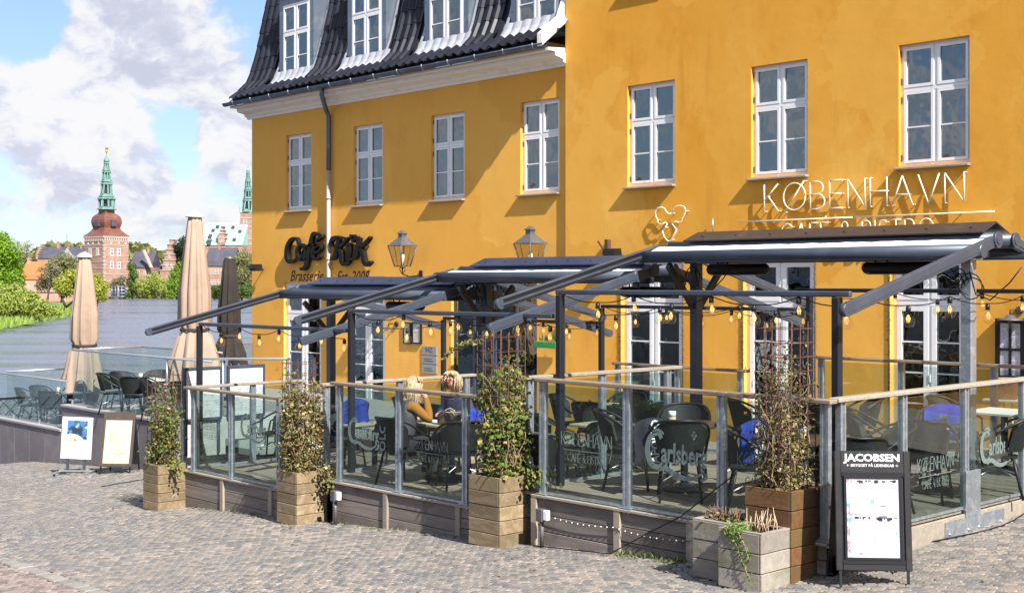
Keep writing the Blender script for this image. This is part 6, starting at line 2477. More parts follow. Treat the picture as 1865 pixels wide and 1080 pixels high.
# terracotta pot with plant by the house
p = PY(1836, 716, YF - .5)
t = thing('terracotta_pot', 'terracotta pot on a stool under the menu case', 'pot', (p.x, p.y, p.z - .1))
terra = mat('terracotta', (.48, .20, .11), .8, noise=[(6, (.58, .33, .22), .5, .75)])
B().lathe((p.x, p.y, p.z - .08), [(.13, 0), (.18, .24), (.20, .25), (.20, .30), (.17, .30), (.16, .22)], 20).build('pot', terra, t)
b = B()
for x, y in ((-.15, -.15), (.15, -.15), (.15, .15), (-.15, .15)):
    b.tube([(p.x + x, p.y + y, ground_z(p.x, p.y)), (p.x + x * .8, p.y + y * .8, p.z - .11)], .016, 5)
b.cbox(p.x - .3, p.y - .2, p.z - .12, p.x + .3, p.y + .2, p.z - .085)
tag(b.build('stool', table_white), 'pale stool carrying the terracotta pot by the house wall', 'stool')
# green plants at the feet of the tables
for px, py, Yq, lab in ((1165, 748, 13.9, 'low green plant box behind the dark table of the long fence'), (955, 770, 13.4, 'low green plant box on the middle level near the ivy trellis')):
    q = PY(px, py, Yq)
    t = thing('plant_box', lab, 'plant', (q.x, q.y, q.z))
    lv = B()
    for k in range(260):
        leaf(lv, q + Vector((RND.gauss(0, .22), RND.gauss(0, .08), abs(RND.gauss(.0, .07)))), Vector((RND.uniform(-1, 1), RND.uniform(-1, 1), 1)), .07)
    lv.build('foliage', weed_leaf, t)
    B().cbox(q.x - .45, q.y - .13, q.z - .9, q.x + .45, q.y + .13, q.z - .0, .01).build('trough', dark_steel, t)


# ------------------------------------------------------------------ the two seated women
def skin_mesh(name, verts, edges, radii, m, parent, sub=2, root=0):
    me = bpy.data.meshes.new(name)
    me.from_pydata([tuple(v) for v in verts], edges, [])
    o = bpy.data.objects.new(name, me)
    COL.objects.link(o)
    md = o.modifiers.new('skin', 'SKIN')
    md.use_smooth_shade = True
    for i, sv in enumerate(me.skin_vertices[0].data):
        r = radii[i]
        sv.radius = r if isinstance(r, tuple) else (r, r)
        sv.use_root = (i == root)
    sm = o.modifiers.new('sub', 'SUBSURF')
    sm.levels = sm.render_levels = sub
    dg = bpy.context.evaluated_depsgraph_get()
    out = bpy.data.meshes.new_from_object(o.evaluated_get(dg))
    bpy.data.objects.remove(o)
    out.name = name
    out.materials.clear()
    out.materials.append(m)
    r = bpy.data.objects.new(name, out)
    COL.objects.link(r)
    r.parent = parent
    return r


flesh = mat('skin', (.52, .29, .20), .5)
blonde = mat('blonde_hair', (.36, .27, .165), .5, island=.5)
mustard = mat('mustard_knit', (.33, .135, .014), .9, bump=(60, .4, .004))
vest_m = mat('quilted_vest', (.055, .053, .065), .6, bump=(18, .5, .02))
navy_j = mat('navy_jacket', (.032, .036, .07), .8)
shirt_b = mat('blue_shirt', (.06, .10, .32), .8)
jeans = mat('dark_trousers', (.016, .017, .022), .85)
shoe = mat('dark_shoe', (.02, .02, .022), .5)


def hand(vs, es, rs, w, d, side, n0):
    """Palm and five unequal, bent fingers from wrist vertex w along direction d."""
    d = d.normalized()
    s = d.cross(Vector((0, 0, 1)))
    s = s.normalized() if s.length > .05 else Vector((1, 0, 0))
    u = s.cross(d).normalized()
    W = Vector(vs[w])
    vs.append(W + d * .045); rs.append((.034, .018)); es.append((w, len(vs) - 1))
    palm = len(vs) - 1
    for k, (off, l) in enumerate(((-.027, .062), (-.009, .074), (.009, .070), (.027, .055))):
        b0 = Vector(vs[palm]) + d * .035 + s * off
        for st in range(3):
            vs.append(b0 + d * (l * st / 2 * .9) - u * (.016 * st * st / 2))
            rs.append(.0085 - .001 * st)
            es.append((palm if st == 0 else len(vs) - 2, len(vs) - 1))
    b0 = W + d * .03 - s * .03 * side
    for st in range(2):
        vs.append(b0 + d * (.03 * st + .01) - s * .022 * side * (st + .4) - u * .008 * st)
        rs.append(.010 - .001 * st)
        es.append((palm if st == 0 else len(vs) - 2, len(vs) - 1))


def woman(label, at_, face, arms, sleeve_m, torso_m, leg_m, hair_kind, head_turn, glasses=False, lean=.0):
    t = thing('person', label, 'person', at_, rz=math.radians(face - 90))
    hd = Vector((head_turn[0], .10 + lean * 1.1 + head_turn[1], 1.24))
    vs = [Vector(p) for p in ((0, 0, .52), (0, .02 + lean * .35, .70), (0, .02 + lean * .75, .90), (0, .02 + lean, 1.02), (0, .03 + lean, 1.09))]
    rs = [(.155, .125), (.135, .11), (.15, .105), (.085, .065), (.052, .052)]
    es = [(0, 1), (1, 2), (2, 3), (3, 4)]
    vs += [Vector((hd.x, hd.y - .035, 1.155)), Vector((hd.x, hd.y, 1.215)), Vector((hd.x, hd.y - .01, 1.285)), Vector((hd.x, hd.y - .012, 1.325))]
    rs += [(.056, .062), (.072, .088), (.076, .090), (.045, .055)]
    es += [(4, 5), (5, 6), (6, 7), (7, 8)]
    arm_i = []
    for sd, (el, wr, fd) in zip((-1, 1), arms):
        i = len(vs)
        vs += [Vector((sd * .155, .02 + lean, .995)), Vector(el), (Vector(el) + Vector(wr)) / 2, Vector(wr)]
        rs += [.055, .042, .037, .027]
        es += [(3, i), (i, i + 1), (i + 1, i + 2), (i + 2, i + 3)]
        arm_i.append(i)
        hand(vs, es, rs, i + 3, Vector(fd), sd, i)
    leg_i = []
    for sd in (-1, 1):
        i = len(vs)
        vs += [Vector((sd * .085, .06, .50)), Vector((sd * .105, .26, .525)), Vector((sd * .11, .47, .51)), Vector((sd * .11, .46, .28)), Vector((sd * .115, .40, .085)), Vector((sd * .12, .45, .04)), Vector((sd * .12, .55, .03))]
        rs += [.085, .080, .060, .052, .038, .036, .028]
        es += [(0, i), (i, i + 1), (i + 1, i + 2), (i + 2, i + 3), (i + 3, i + 4), (i + 4, i + 5), (i + 5, i + 6)]
        leg_i.append(i)
    skin_mesh('body', vs, es, rs, flesh, t, 2)

    def sub(idx, pairs, k, add=.014):
        mp = {a: i for i, a in enumerate(idx)}
        grow = lambda r: tuple(x * k + add for x in r) if isinstance(r, tuple) else r * k + add
        return [vs[a] for a in idx], [(mp[a], mp[c]) for a, c in pairs], [grow(rs[a]) for a in idx]

    a, c = arm_i
    idx = [2, 3] + [q + k for q in arm_i for k in range(4)]
    v_, e_, r_ = sub(idx, [(0 + 2, 3), (3, a), (3, c)] + [(q + k, q + k + 1) for q in arm_i for k in range(3)], 1.06, .013)
    skin_mesh('sleeves', v_, e_, r_, sleeve_m, t, 2)
    idx = [0, 1, 2, 3, a, c]
    v_, e_, r_ = sub(idx, [(0, 1), (1, 2), (2, 3), (3, a), (3, c)], 1.08, .026)
    for q in (4, 5):
        v_[q] = v_[q].lerp(v_[3], .35)
    skin_mesh('jacket' if torso_m is navy_j else 'vest', v_, e_, r_, torso_m, t, 2)
    idx = [0] + [i + k for i in leg_i for k in range(5)]
    v_, e_, r_ = sub(idx, [(0, leg_i[0]), (0, leg_i[1])] + [(i + k, i + k + 1) for i in leg_i for k in range(4)], 1.05, .012)
    skin_mesh('trousers', v_, e_, r_, leg_m, t, 2)
    for i in leg_i:
        v_, e_, r_ = sub([i + 4, i + 5, i + 6], [(i + 4, i + 5), (i + 5, i + 6)], 1.05, .012)
        skin_mesh('shoe', v_, e_, r_, shoe, t, 1)
    # face
    f = hd + Vector((0, .088, -.015))
    b = B()
    b.add([f + Vector((0, -.012, .035)), f + Vector((-.013, -.010, -.005)), f + Vector((.013, -.010, -.005)), f + Vector((0, .020, -.002)), f + Vector((0, -.006, -.012))], [(0, 1, 3), (0, 3, 2), (1, 4, 3), (3, 4, 2)], True)
    b.build('nose', flesh, t)
    for sd in (-1, 1):
        B().sphere(f + Vector((sd * .031, -.016, .030)), .011, 8, 6).build('eye', shoe, t)
        B().sphere((hd.x + sd * .078, hd.y - .01, hd.z - .01), .026, 8, 6, (.4, .7, 1.15)).build('ear', flesh, t)
    B().tube([f + Vector((-.022, -.022, -.040)), f + Vector((0, -.012, -.042)), f + Vector((.022, -.022, -.040))], .006, 5).build('mouth', mat('lips', (.40, .10, .09), .5) if 'lips' not in MATS else MATS['lips'], t)
    if glasses:
        b = B()
        for sd in (-1, 1):
            ring = [f + Vector((sd * .034 + .027 * math.cos(2 * PI * k / 14), .006, .028 + .021 * math.sin(2 * PI * k / 14))) for k in range(15)]
            b.tube(ring, .0045, 5)
            b.tube([f + Vector((sd * .061, .004, .03)), f + Vector((sd * .078, -.085, .03))], .003, 4)
        b.tube([f + Vector((-.008, .006, .03)), f + Vector((.008, .006, .03))], .004, 4)
        b.build('glasses', mat('red_plastic', (.40, .02, .02), .4), t)
    # hair in many locks
    b = B()
    for k in range(1300):
        th = RND.uniform(0, 2 * PI)
        u = RND.uniform(.0, 1.0)
        el = math.acos(1 - u * .98)
        n_ = Vector((math.sin(el) * math.cos(th), math.sin(el) * math.sin(th), math.cos(el)))
        front_ = n_.y > .35 and n_.z < .72
        if front_ and RND.random() < .97:
            continue
        fringe_ = n_.y > .18 and abs(n_.x) < .62
        c0 = Vector((hd.x, hd.y - .008, hd.z + .022))
        p = c0 + Vector((n_.x * .084, n_.y * .098, n_.z * .106))
        pts = [p.copy()]
        if hair_kind == 'long':
            L = RND.uniform(.20, .34) * (.2 if fringe_ else 1)
            m_ = 7
            for j in range(m_):
                o = Vector((p.x - hd.x, p.y - hd.y, 0))
                if o.length < .088:
                    o = (o.normalized() if o.length > 1e-3 else Vector((0, -1, 0))) * .02
                else:
                    o = o * .02
                p = p + Vector((o.x + RND.gauss(0, .004), o.y - .004 + RND.gauss(0, .003), -L / m_))
                pts.append(p.copy())
        else:
            L = RND.uniform(.12, .22) * (.3 if fringe_ else 1)
            m_ = 6
            for j in range(m_):
                o = Vector((p.x - hd.x, p.y - hd.y, 0))
                o = o.normalized() if o.length > 1e-3 else Vector((0, 1, 0))
                p = p + o * (.013 if j < 3 else -.004) + Vector((RND.gauss(0, .006), RND.gauss(0, .006), (-L / m_) * (.3 if j == 0 else 1)))
                pts.append(p.copy())
        b.tube(pts, [.006, .009] + [.007] * (len(pts) - 4) + [.005, .002], 4, smooth=True)
    b.build('hair', blonde, t)
    return t


woman('seated woman with long blonde hair, black vest and mustard sleeves, hand at her face', (-12.98, 10.34, z2), 82,
      [((-.26, .10, .78), (-.20, .36, .79), (.4, .8, .0)), ((.27, .26, .80), (.13, .28, 1.10), (-.45, -.1, .7))], mustard, vest_m, jeans, 'long', (.0, .02), lean=.06)
woman('seated woman facing the square, curly blonde hair, red glasses, navy jacket over blue shirt', (-13.42, 11.74, z2), 285,
      [((-.25, .12, .78), (-.12, .38, .80), (.35, .85, -.05)), ((.25, .12, .78), (.10, .38, .80), (-.3, .85, -.05))], navy_j, navy_j, jeans, 'curly', (.0, .04), glasses=True, lean=.10)
# shirt front of the second woman is seen between the lapels: scarf
# handbag on the table
leather = mat('brown_leather', (.085, .055, .038), .5, noise=[(40, (.16, .11, .07), .55, .65)])
hx_, hy_ = -12.66, 10.86
t = thing('handbag', 'brown handbag with pale handles on the table of the two women', 'handbag', (hx_, hy_, z2 + .742), rz=math.radians(44))
B().cbox(-.15, -.07, .0, .15, .07, .155, .03).build('body', leather, t)
tan = mat('tan_leather', (.50, .34, .20), .5)
for y in (-.074, .074):
    B().tube([(-.07, y, .10), (-.06, y * 1.2, .17), (0, y * 1.35, .20), (.06, y * 1.2, .17), (.07, y, .10)], .008, 6).build('handle', tan, t)
B().box(-.152, -.012, .1555, .152, .012, .162).build('zip_band', tan, t)
t = thing('magazine', 'open pale magazine on the table between the two women', 'magazine', (-12.98, 10.98, z2 + .743), rz=.5)
B().box(-.15, -.11, 0, .15, .11, .012).build('pages', paper, t)
# ------------------------------------------------------------------ far shore, castle, trees
RG = Vector((.687, .7266, 0))
FWv = Vector((CX, CY, 0))
grass_m = mat('meadow', (.10, .17, .025), .9, noise=[(.15, (.16, .22, .03), .4, .65), (1.2, (.07, .12, .02), .5, .7)])
shore_m = mat('far_shore', (.12, .11, .07), .95, noise=[(.03, (.07, .10, .03), .4, .6)])
b = B()
near, far_ = [], []
for k in range(25):
    px = -900 + k * 100
    dn = 405 + 6 * math.sin(k * 1.7)
    near.append(PD(px, 515, dn))
    far_.append(PD(px, 515, 1500))
for k in range(24):
    a, c, e, f = near[k], near[k + 1], far_[k + 1], far_[k]
    zn = -4.5
    b.quad((a.x, a.y, zn), (c.x, c.y, zn), (e.x, e.y, 4), (f.x, f.y, 4))
    b.quad((a.x, a.y, -6), (c.x, c.y, -6), (c.x, c.y, zn), (a.x, a.y, zn))
structure(b.build('far_shore', shore_m))
# grassy spit on the left
zg_ = -4.55
out = [(-420, 640), (-200, 625), (-60, 603), (0, 592), (50, 585), (96, 574), (128, 561), (139, 554.5), (120, 551.5), (60, 550.5), (-60, 550), (-420, 550)]
P = [PZ(x, y, zg_) for x, y in out]
b = B()
b.add([tuple(p) for p in P], [tuple(range(len(P)))])
n = len(P)
for k in range(n):
    a, c = P[k], P[(k + 1) % n]
    b.quad((a.x, a.y, -6), (c.x, c.y, -6), tuple(c), tuple(a))
structure(b.build('grassy_spit', grass_m))
# grass blades and reeds along the spit edge
reed = mat('reeds', (.16, .24, .035), .8, island=.4)
b = B()
for k in range(2600):
    i = RND.choice([2, 3, 4, 5, 6, 7])
    f = RND.random()
    p = P[i - 1].lerp(P[i], f)
    q = P[(i + 6) % n] if False else Vector((0, 0, 0))
    p = p + FWv * RND.uniform(0, 9) + RG * RND.uniform(-3, 1)
    hgt = RND.uniform(.3, 1.0)
    s = RG * RND.uniform(.08, .22)
    b.add([p - s, p + s, p + Vector((RND.uniform(-.3, .3), RND.uniform(-.3, .3), hgt))], [(0, 1, 2)])
b.build('shore_grass', reed, None, kind='stuff')


def leaf_mat(name, stops):
    return mat(name, (.1, .1, .1), .6, spec=.3, extra=lambda h, bs, nt, o: _ivy(h, bs, nt, o, stops))


L_spring = leaf_mat('spring_leaves', ((0, (.10, .21, .012)), (.5, (.19, .33, .02)), (1, (.29, .42, .035))))
L_willow = leaf_mat('willow_leaves', ((0, (.24, .27, .03)), (.5, (.37, .40, .045)), (1, (.48, .49, .09))))
L_bush = leaf_mat('bush_leaves', ((0, (.24, .31, .05)), (.5, (.34, .41, .07)), (1, (.42, .48, .13))))
L_mid = leaf_mat('mid_green_leaves', ((0, (.05, .10, .018)), (.5, (.095, .17, .03)), (1, (.16, .24, .045))))
L_dark = leaf_mat('evergreen_leaves', ((0, (.010, .022, .012)), (.5, (.020, .042, .020)), (1, (.042, .07, .028))))
L_olive = leaf_mat('olive_leaves', ((0, (.15, .17, .05)), (.5, (.23, .245, .08)), (1, (.30, .30, .13))))
L_bud = leaf_mat('budding_leaves', ((0, (.17, .16, .09)), (.5, (.24, .23, .12)), (1, (.31, .29, .17))))
bark = mat('bark', (.075, .055, .042), .9, noise=[(3, (.12, .09, .07), .45, .7)])


def tree(label, px, ybase, d, lumps, m, n, card, trunk=True, cat='tree', name='tree', fork=1, dens=1.0, droop=0.0, bare=0, group='trees around the lake'):
    """lumps = crown pieces (pixel x, pixel y, radius in pixels) seen from the square, given real depth at distance d."""
    base = PD(px, ybase, d)
    t = thing(name, label, cat, base, group=group)
    mpp = d / F
    L = []
    for (lx, ly, r) in lumps:
        dd = RND.uniform(-.7, .7) * r * mpp
        L.append((PD(lx, ly, d + dd), r * mpp))
    tot = sum(r ** 2 for _, r in L)
    if trunk:
        b = B()
        top = max(L, key=lambda q: q[0].z)[0]
        low = min(q[0].z for q in L)
        for k in range(fork):
            dx = (k - (fork - 1) / 2) * 2.2
            mid = Vector(((base.x + top.x) / 2 + dx * RG.x * 1.3, (base.y + top.y) / 2 + dx * RG.y * 1.3, (base.z + top.z) / 2))
            rad = max(.16, (top.z - base.z) * .024)
            b.tube([base - Vector((0, 0, .3)), base.lerp(mid, .5) + RG * dx * .35, mid, mid.lerp(top, .6)], [rad * 1.25, rad, rad * .7, rad * .2], 8)
            for c, r in L:
                s = base.lerp(mid, RND.uniform(.55, 1.0)) + RG * dx * .3
                e = s.lerp(c, .55) + Vector((RND.gauss(0, r * .15), RND.gauss(0, r * .15), r * .15))
                b.tube([s, e, c + Vector((RND.gauss(0, r * .2), RND.gauss(0, r * .2), r * .5))], [rad * .45, rad * .25, rad * .06], 5)
                for _ in range(bare):
                    e1 = s.lerp(c, RND.uniform(.4, .9)) + Vector((RND.gauss(0, r * .2), RND.gauss(0, r * .2), 0))
                    dirn = Vector((RND.gauss(0, .7), RND.gauss(0, .7), RND.uniform(.2, 1.4))) * r
                    b.tube([e1, e1 + dirn * .5, e1 + dirn * .9 + Vector((RND.gauss(0, r * .15), RND.gauss(0, r * .15), 0))], [rad * .16, rad * .09, rad * .03], 4)
        b.build('trunk', bark, t)
    lv = B()
    cnt = 0
    tries = 0
    n, card = int(n * 2.1), card * .66
    while cnt < n and tries < n * 12:
        tries += 1
        x = RND.uniform(0, tot)
        for c, r in L:
            x -= r ** 2
            if x <= 0:
                break
        v = Vector((RND.gauss(0, 1), RND.gauss(0, 1), RND.gauss(0, 1))).normalized()
        p = c + v * r * (RND.uniform(.55, 1.06) if RND.random() < .8 else RND.uniform(.1, .6))
        k = mnoise.noise(p * (1.5 / max(r, .5))) + .5 * mnoise.noise(p * (4.2 / max(r, .5)))
        if k < -.26 / dens:
            continue
        if droop:
            p.z -= droop * r * RND.random() ** 2
        if p.z < base.z + .1:
            p.z = base.z + RND.uniform(.05, .6)
        nn = (v + Vector((RND.gauss(0, .55), RND.gauss(0, .55), RND.gauss(.25, .5)))).normalized()
        a = nn.orthogonal().normalized()
        a.rotate(Matrix.Rotation(RND.uniform(0, 6.28), 3, nn))
        c2 = nn.cross(a)
        s = card * RND.uniform(.5, 1.2)
        lv.add([p - a * s * .5, p + c2 * s * .32 - nn * s * .1, p + a * s * .5 - nn * s * .12, p - c2 * s * .32], [(0, 1, 2, 3)])
        cnt += 1
    lv.build('crown', m, t)
    return t


tree('large bright spring-green tree at the left edge of the picture', 6, 556, 235, [(-6, 466, 36), (14, 458, 26), (22, 486, 22), (0, 436, 18), (26, 506, 20), (-10, 508, 34), (8, 530, 26), (36, 512, 12)], L_spring, 5200, .75)
tree('bare leafless tree behind the bright green tree on the left', 44, 530, 390, [(40, 455, 14), (50, 450, 13), (56, 468, 12), (38, 474, 12)], L_bud, 380, .7, bare=14)
tree('thin budding tree standing over the lakeside bench', 85, 556, 215, [(82, 500, 16), (96, 490, 15), (76, 520, 13), (92, 512, 16), (104, 505, 12)], L_bud, 1500, .5, bare=5)
tree('pale yellow-green tree left of the castle gate tower', 112, 552, 330, [(100, 482, 15), (118, 476, 17), (134, 480, 12), (108, 495, 14), (128, 495, 14)], L_olive, 2000, .8)
tree('golden willow with forked trunk beside the left parasol', 120, 556, 190, [(112, 516, 16), (128, 505, 17), (146, 503, 15), (136, 520, 16), (118, 528, 13), (150, 520, 13)], L_willow, 3000, .5, fork=2, droop=.5)
tree('golden willow drooping to the water right of the left parasol', 176, 554, 190, [(172, 510, 15), (186, 520, 13), (178, 530, 14), (166, 540, 14), (188, 540, 8)], L_willow, 2400, .5, droop=.6)
tree('rounded willow bush on the grassy spit at the left', 35, 584, 150, [(20, 556, 28), (48, 553, 26), (72, 560, 20), (0, 548, 30), (30, 538, 22), (90, 566, 13), (-14, 566, 30), (105, 569, 8), (60, 540, 12)], L_bush, 7600, .42, trunk=False, cat='bush', name='bush')
tree('grey-green bush behind the rounded willow bush', 22, 570, 170, [(10, 535, 18), (30, 528, 15), (22, 545, 18)], L_bud, 1300, .42, trunk=False, cat='bush', name='bush')
tree('slim dark green tree at the right foot of the gate tower', 241, 543, 395, [(240, 487, 9), (243, 500, 10), (238, 514, 10), (244, 527, 10), (237, 535, 9)], L_mid, 1800, .8)
tree('broad bright shrub on the far shore right of the gate tower', 275, 544, 395, [(262, 520, 18), (280, 512, 18), (294, 522, 15), (255, 533, 14), (275, 533, 16), (300, 534, 11)], L_bush, 3000, .85, trunk=False, cat='bush', name='bush')
tree('dark evergreen tree beside the stepped gable', 322, 543, 430, [(322, 462, 15), (330, 450, 15), (335, 438, 9), (318, 480, 16), (332, 478, 12), (324, 496, 14)], L_dark, 2400, .9)
tree('bright green tree left of the tall beige parasol', 322, 545, 385, [(322, 500, 14), (330, 488, 12), (318, 516, 17), (328, 528, 16), (312, 534, 11), (336, 510, 10)], L_spring, 2800, .8)
tree('small bright tree between the two parasols by the house', 390, 545, 380, [(388, 530, 11), (398, 527, 11), (396, 540, 9)], L_mid, 1300, .7)
tree('large olive tree behind the dark brown parasol', 440, 545, 360, [(436, 478, 20), (448, 470, 17), (425, 492, 16), (444, 500, 20), (432, 515, 18), (452, 525, 18), (418, 480, 9), (470, 490, 26)], L_olive, 3600, .8)
tree('fresh green bush low at the corner of the yellow house', 446, 545, 350, [(436, 532, 13), (452, 530, 14), (460, 522, 12)], L_mid, 1500, .7, trunk=False, cat='bush', name='bush')
tree('low shrub at the far shore below the gate tower', 214, 542, 398, [(212, 514, 9), (222, 508, 7), (205, 520, 6)], L_bud, 600, .7, trunk=False, cat='bush', name='bush')
# woods on the horizon
wd = B()
for k in range(7000):
    px = RND.uniform(-250, 700)
    top = 452 + 7 * math.sin(px * .045) + 6 * math.sin(px * .021 + 1) + 5 * mnoise.noise(Vector((px * .07, 0, 0)))
    py = top + abs(RND.gauss(0, 22))
    p = PD(px, min(py, 522), 760 + RND.uniform(-40, 40))
    s = RND.uniform(1.2, 3.4)
    a = Vector((RND.gauss(0, 1), RND.gauss(0, 1), RND.gauss(0, 1))).normalized()
    c = a.orthogonal().normalized()
    wd.add([p - a * s, p + c * s * .8, p + a * s, p - c * s * .8], [(0, 1, 2, 3)])
wd.build('woods', L_olive, None, kind='stuff')

# ---- castle
brick_far = mat('castle_brick', (.30, .17, .13), .9, noise=[(.5, (.37, .24, .19), .4, .65), (3, (.24, .14, .105), .5, .7)])
sandst = mat('sandstone', (.42, .33, .275), .85)
copper_brown = mat('brown_copper', (.19, .075, .055), .45, .3, noise=[(.4, (.25, .11, .08), .4, .7)])
verdigris = mat('verdigris', (.13, .235, .21), .7, noise=[(.8, (.19, .36, .31), .45, .7), (2.5, (.05, .14, .13), .55, .75)])
turq = mat('turquoise_copper', (.25, .50, .45), .7, noise=[(.15, (.31, .56, .50), .4, .7)])
slate_far = mat('dark_slate', (.062, .06, .085), .6, noise=[(.6, (.09, .085, .11), .45, .7), (.25, (.05, .045, .06), .45, .7)])
orange_tile = mat('orange_tile', (.46, .14, .045), .8, noise=[(.4, (.38, .11, .04), .45, .7)])
far_glass = mat('far_window_glass', (.03, .035, .045), .2)
far_white = mat('far_window_white', (.72, .70, .66), .7)
gilt = mat('gilding', (.55, .38, .10), .4, .6)


def frame_at(px, d, rot):
    """Local axes at a far place: x to the right along the near face, y away, turned by rot (radians, anticlockwise seen from above)."""
    o = PD(px, 515, d)
    o.z = 0
    x = RG.copy()
    x.rotate(Matrix.Rotation(rot, 3, 'Z'))
    y = Vector((-x.y, x.x, 0))
    return Matrix(((x.x, y.x, 0, o.x), (x.y, y.y, 0, o.y), (0, 0, 1, 0), (0, 0, 0, 1)))


def zpx(py, d):
    return (HY - py) / F * d


def far_window(M, parent, x, z, w, h, y=0.0, side=None, arch=False):
    """Window with white frame and dark panes on the face y = 0 (or on the right-hand face at x = side)."""
    def put(b, x0, x1, z0, z1_, pr):
        if side is None:
            b.box(x0, y - pr, z0, x1, y + .05, z1_)
        else:
            b.box(side - .05, x0, z0, side + pr, x1, z1_)
    b = B()
    t_ = w * .13
    put(b, x - w / 2, x - w / 2 + t_, z, z + h, .10)
    put(b, x + w / 2 - t_, x + w / 2, z, z + h, .10)
    put(b, x - t_ / 2, x + t_ / 2, z, z + h, .09)
    put(b, x - w / 2 + t_, x + w / 2 - t_, z + h * .55, z + h * .55 + t_, .085)
    put(b, x - w / 2 - t_, x + w / 2 + t_, z + h, z + h + t_, .12)
    put(b, x - w / 2 - t_, x + w / 2 + t_, z - t_, z, .12)
    o = b.xf(M).build('window', far_white, parent)
    b = B()
    put(b, x - w / 2 + .01, x + w / 2 - .01, z + .01, z + h - .01, .06)
    b.xf(M).build('pane', far_glass, o)


# gate tower: its right-hand face turns more towards the square
D1 = 405.0
mp1 = D1 / F
a_ = 55.5 * mp1
Mt = frame_at(188.5, D1, math.radians(-35.0))
# local x axis from the near edge: left face runs along -u, right face along +v
gt = thing('gate_tower', 'brick castle gate tower with brown copper dome and slender green spire', 'tower', (Mt.translation.x, Mt.translation.y, -5))
th = math.radians(37.0)
e0 = Vector((Mt.translation.x, Mt.translation.y, 0))
psi = math.radians(37) + math.atan((HX - 190) / F)          # turned to the line of sight, which runs left of the view axis here
ur = (RG * math.cos(psi) + FWv * math.sin(psi))          # along the right-hand face
ul = (-RG * math.sin(psi) + FWv * math.cos(psi))         # along the left-hand face
Mr = Matrix(((ur.x, ul.x, 0, e0.x), (ur.y, ul.y, 0, e0.y), (0, 0, 1, 0), (0, 0, 0, 1)))
zt0, zt_ = -5.2, zpx(433, D1)
b = B().box(0, 0, zt0, a_, a_, zt_)
b.xf(Mr).build('wall', brick_far, gt)
for k, py in enumerate((441, 447.5, 452, 466, 477.5, 489.5, 500, 513)):
    z = zpx(py, D1)
    e = .10
    B().box(-e, -e, z, a_ + e, a_ + e, z + .22).xf(Mr).build('string_course', sandst, gt)
for k in range(11):
    for s in (0, 1):
        x = a_ * (k + .5) / 11
        B().box(*((x - .22, -.28, zt_ - 1.0, x + .22, -.02, zt_) if s == 0 else (-.28, x - .22, zt_ - 1.0, -.02, x + .22, zt_))).xf(Mr).build('corbel', sandst, gt)
B().box(-.35, -.35, zt_ + .01, a_ + .35, a_ + .35, zt_ + .5).xf(Mr).build('cornice', sandst, gt)
for k in range(16):
    z = zt0 + 1 + k * 1.2
    B().box(-.05, -.05, z, .55 if k % 2 else .9, .9 if k % 2 else .55, z + .5).xf(Mr).build('quoin', sandst, gt)
for (py, hh_, n) in ((464.5, 11, 2), (488.5, 11, 2)):
    for f in (.33, .60):
        far_window(Mr, gt, a_ * f, zpx(py, D1), 1.3, hh_ * mp1)
for py in (444,):
    for f in (.3, .62, .88):
        far_window(Mr, gt, a_ * f, zpx(py, D1), .5, .8)
# windows on the left face (local y runs along it)
Ml = Matrix(((ul.x, -ur.x, 0, e0.x), (ul.y, -ur.y, 0, e0.y), (0, 0, 1, 0), (0, 0, 0, 1)))


def left_window(x, z, w, h):
    b = B()
    t_ = w * .14
    for q in ((x - w / 2, x - w / 2 + t_), (x + w / 2 - t_, x + w / 2), (x - t_ / 2, x + t_ / 2)):
        b.box(-.10, q[0], z, .05, q[1], z + h)
    b.box(-.12, x - w / 2 - t_, z + h, .05, x + w / 2 + t_, z + h + t_).box(-.12, x - w / 2 - t_, z - t_, .05, x + w / 2 + t_, z)
    o = b.xf(Mr).build('window', far_white, gt)
    B().box(-.06, x - w / 2 + .01, z + .01, .05, x + w / 2 - .01, z + h - .01).xf(Mr).build('pane', far_glass, o)


for f in (.30, .70):
    left_window(a_ * f, zpx(464, D1), 1.2, 1.9)
for f in (.25, .55, .8):
    left_window(a_ * f, zpx(444, D1), .5, .8)
# arched gate at the foot
b = B()
for f in (.42, .75):
    pts = [(a_ * f - 1.2, -.06, zt0), (a_ * f - 1.2, -.06, zpx(522, D1))] + [(a_ * f - 1.2 * math.cos(PI * k / 8), -.06, zpx(522, D1) + 1.2 * math.sin(PI * k / 8)) for k in range(1, 8)] + [(a_ * f + 1.2, -.06, zpx(522, D1)), (a_ * f + 1.2, -.06, zt0)]
    b.prism(pts, (0, .1, 0))
b.xf(Mr).build('archway', far_glass, gt)
# domed roof: square in plan, bell-shaped
cen = Vector((a_ / 2, a_ / 2, 0))
rr = lambda wpx: wpx * mp1 / 2 / math.cos(math.radians(8)) / 1.0
prof = [(83, 433), (80, 431), (66, 426.5), (53, 421), (48, 417), (52, 412), (54.5, 407), (54, 402), (49, 396), (40, 392.5), (32, 390.5), (29, 389), (28, 384), (28, 379)]
b = B()
b.lathe(cen, [(w * mp1 / 2 * 1.01, zpx(y, D1) + .5) for w, y in prof], 4, False, PI / 4)
b.xf(Mr).build('dome', copper_brown, gt)
for s in (0, 1):
    zc_ = zpx(411, D1)
    q = a_ * .5
    off = a_ / 2 - 51 * mp1 / 2 / 1.41 - .25
    bx = (q - .9, off - .5, zc_, q + .9, off + 1, zc_ + 1.9) if s == 0 else (off - .5, q - .9, zc_, off + 1, q + .9, zc_ + 1.9)
    B().box(*bx).xf(Mr).build('dormer', slate_far, gt)


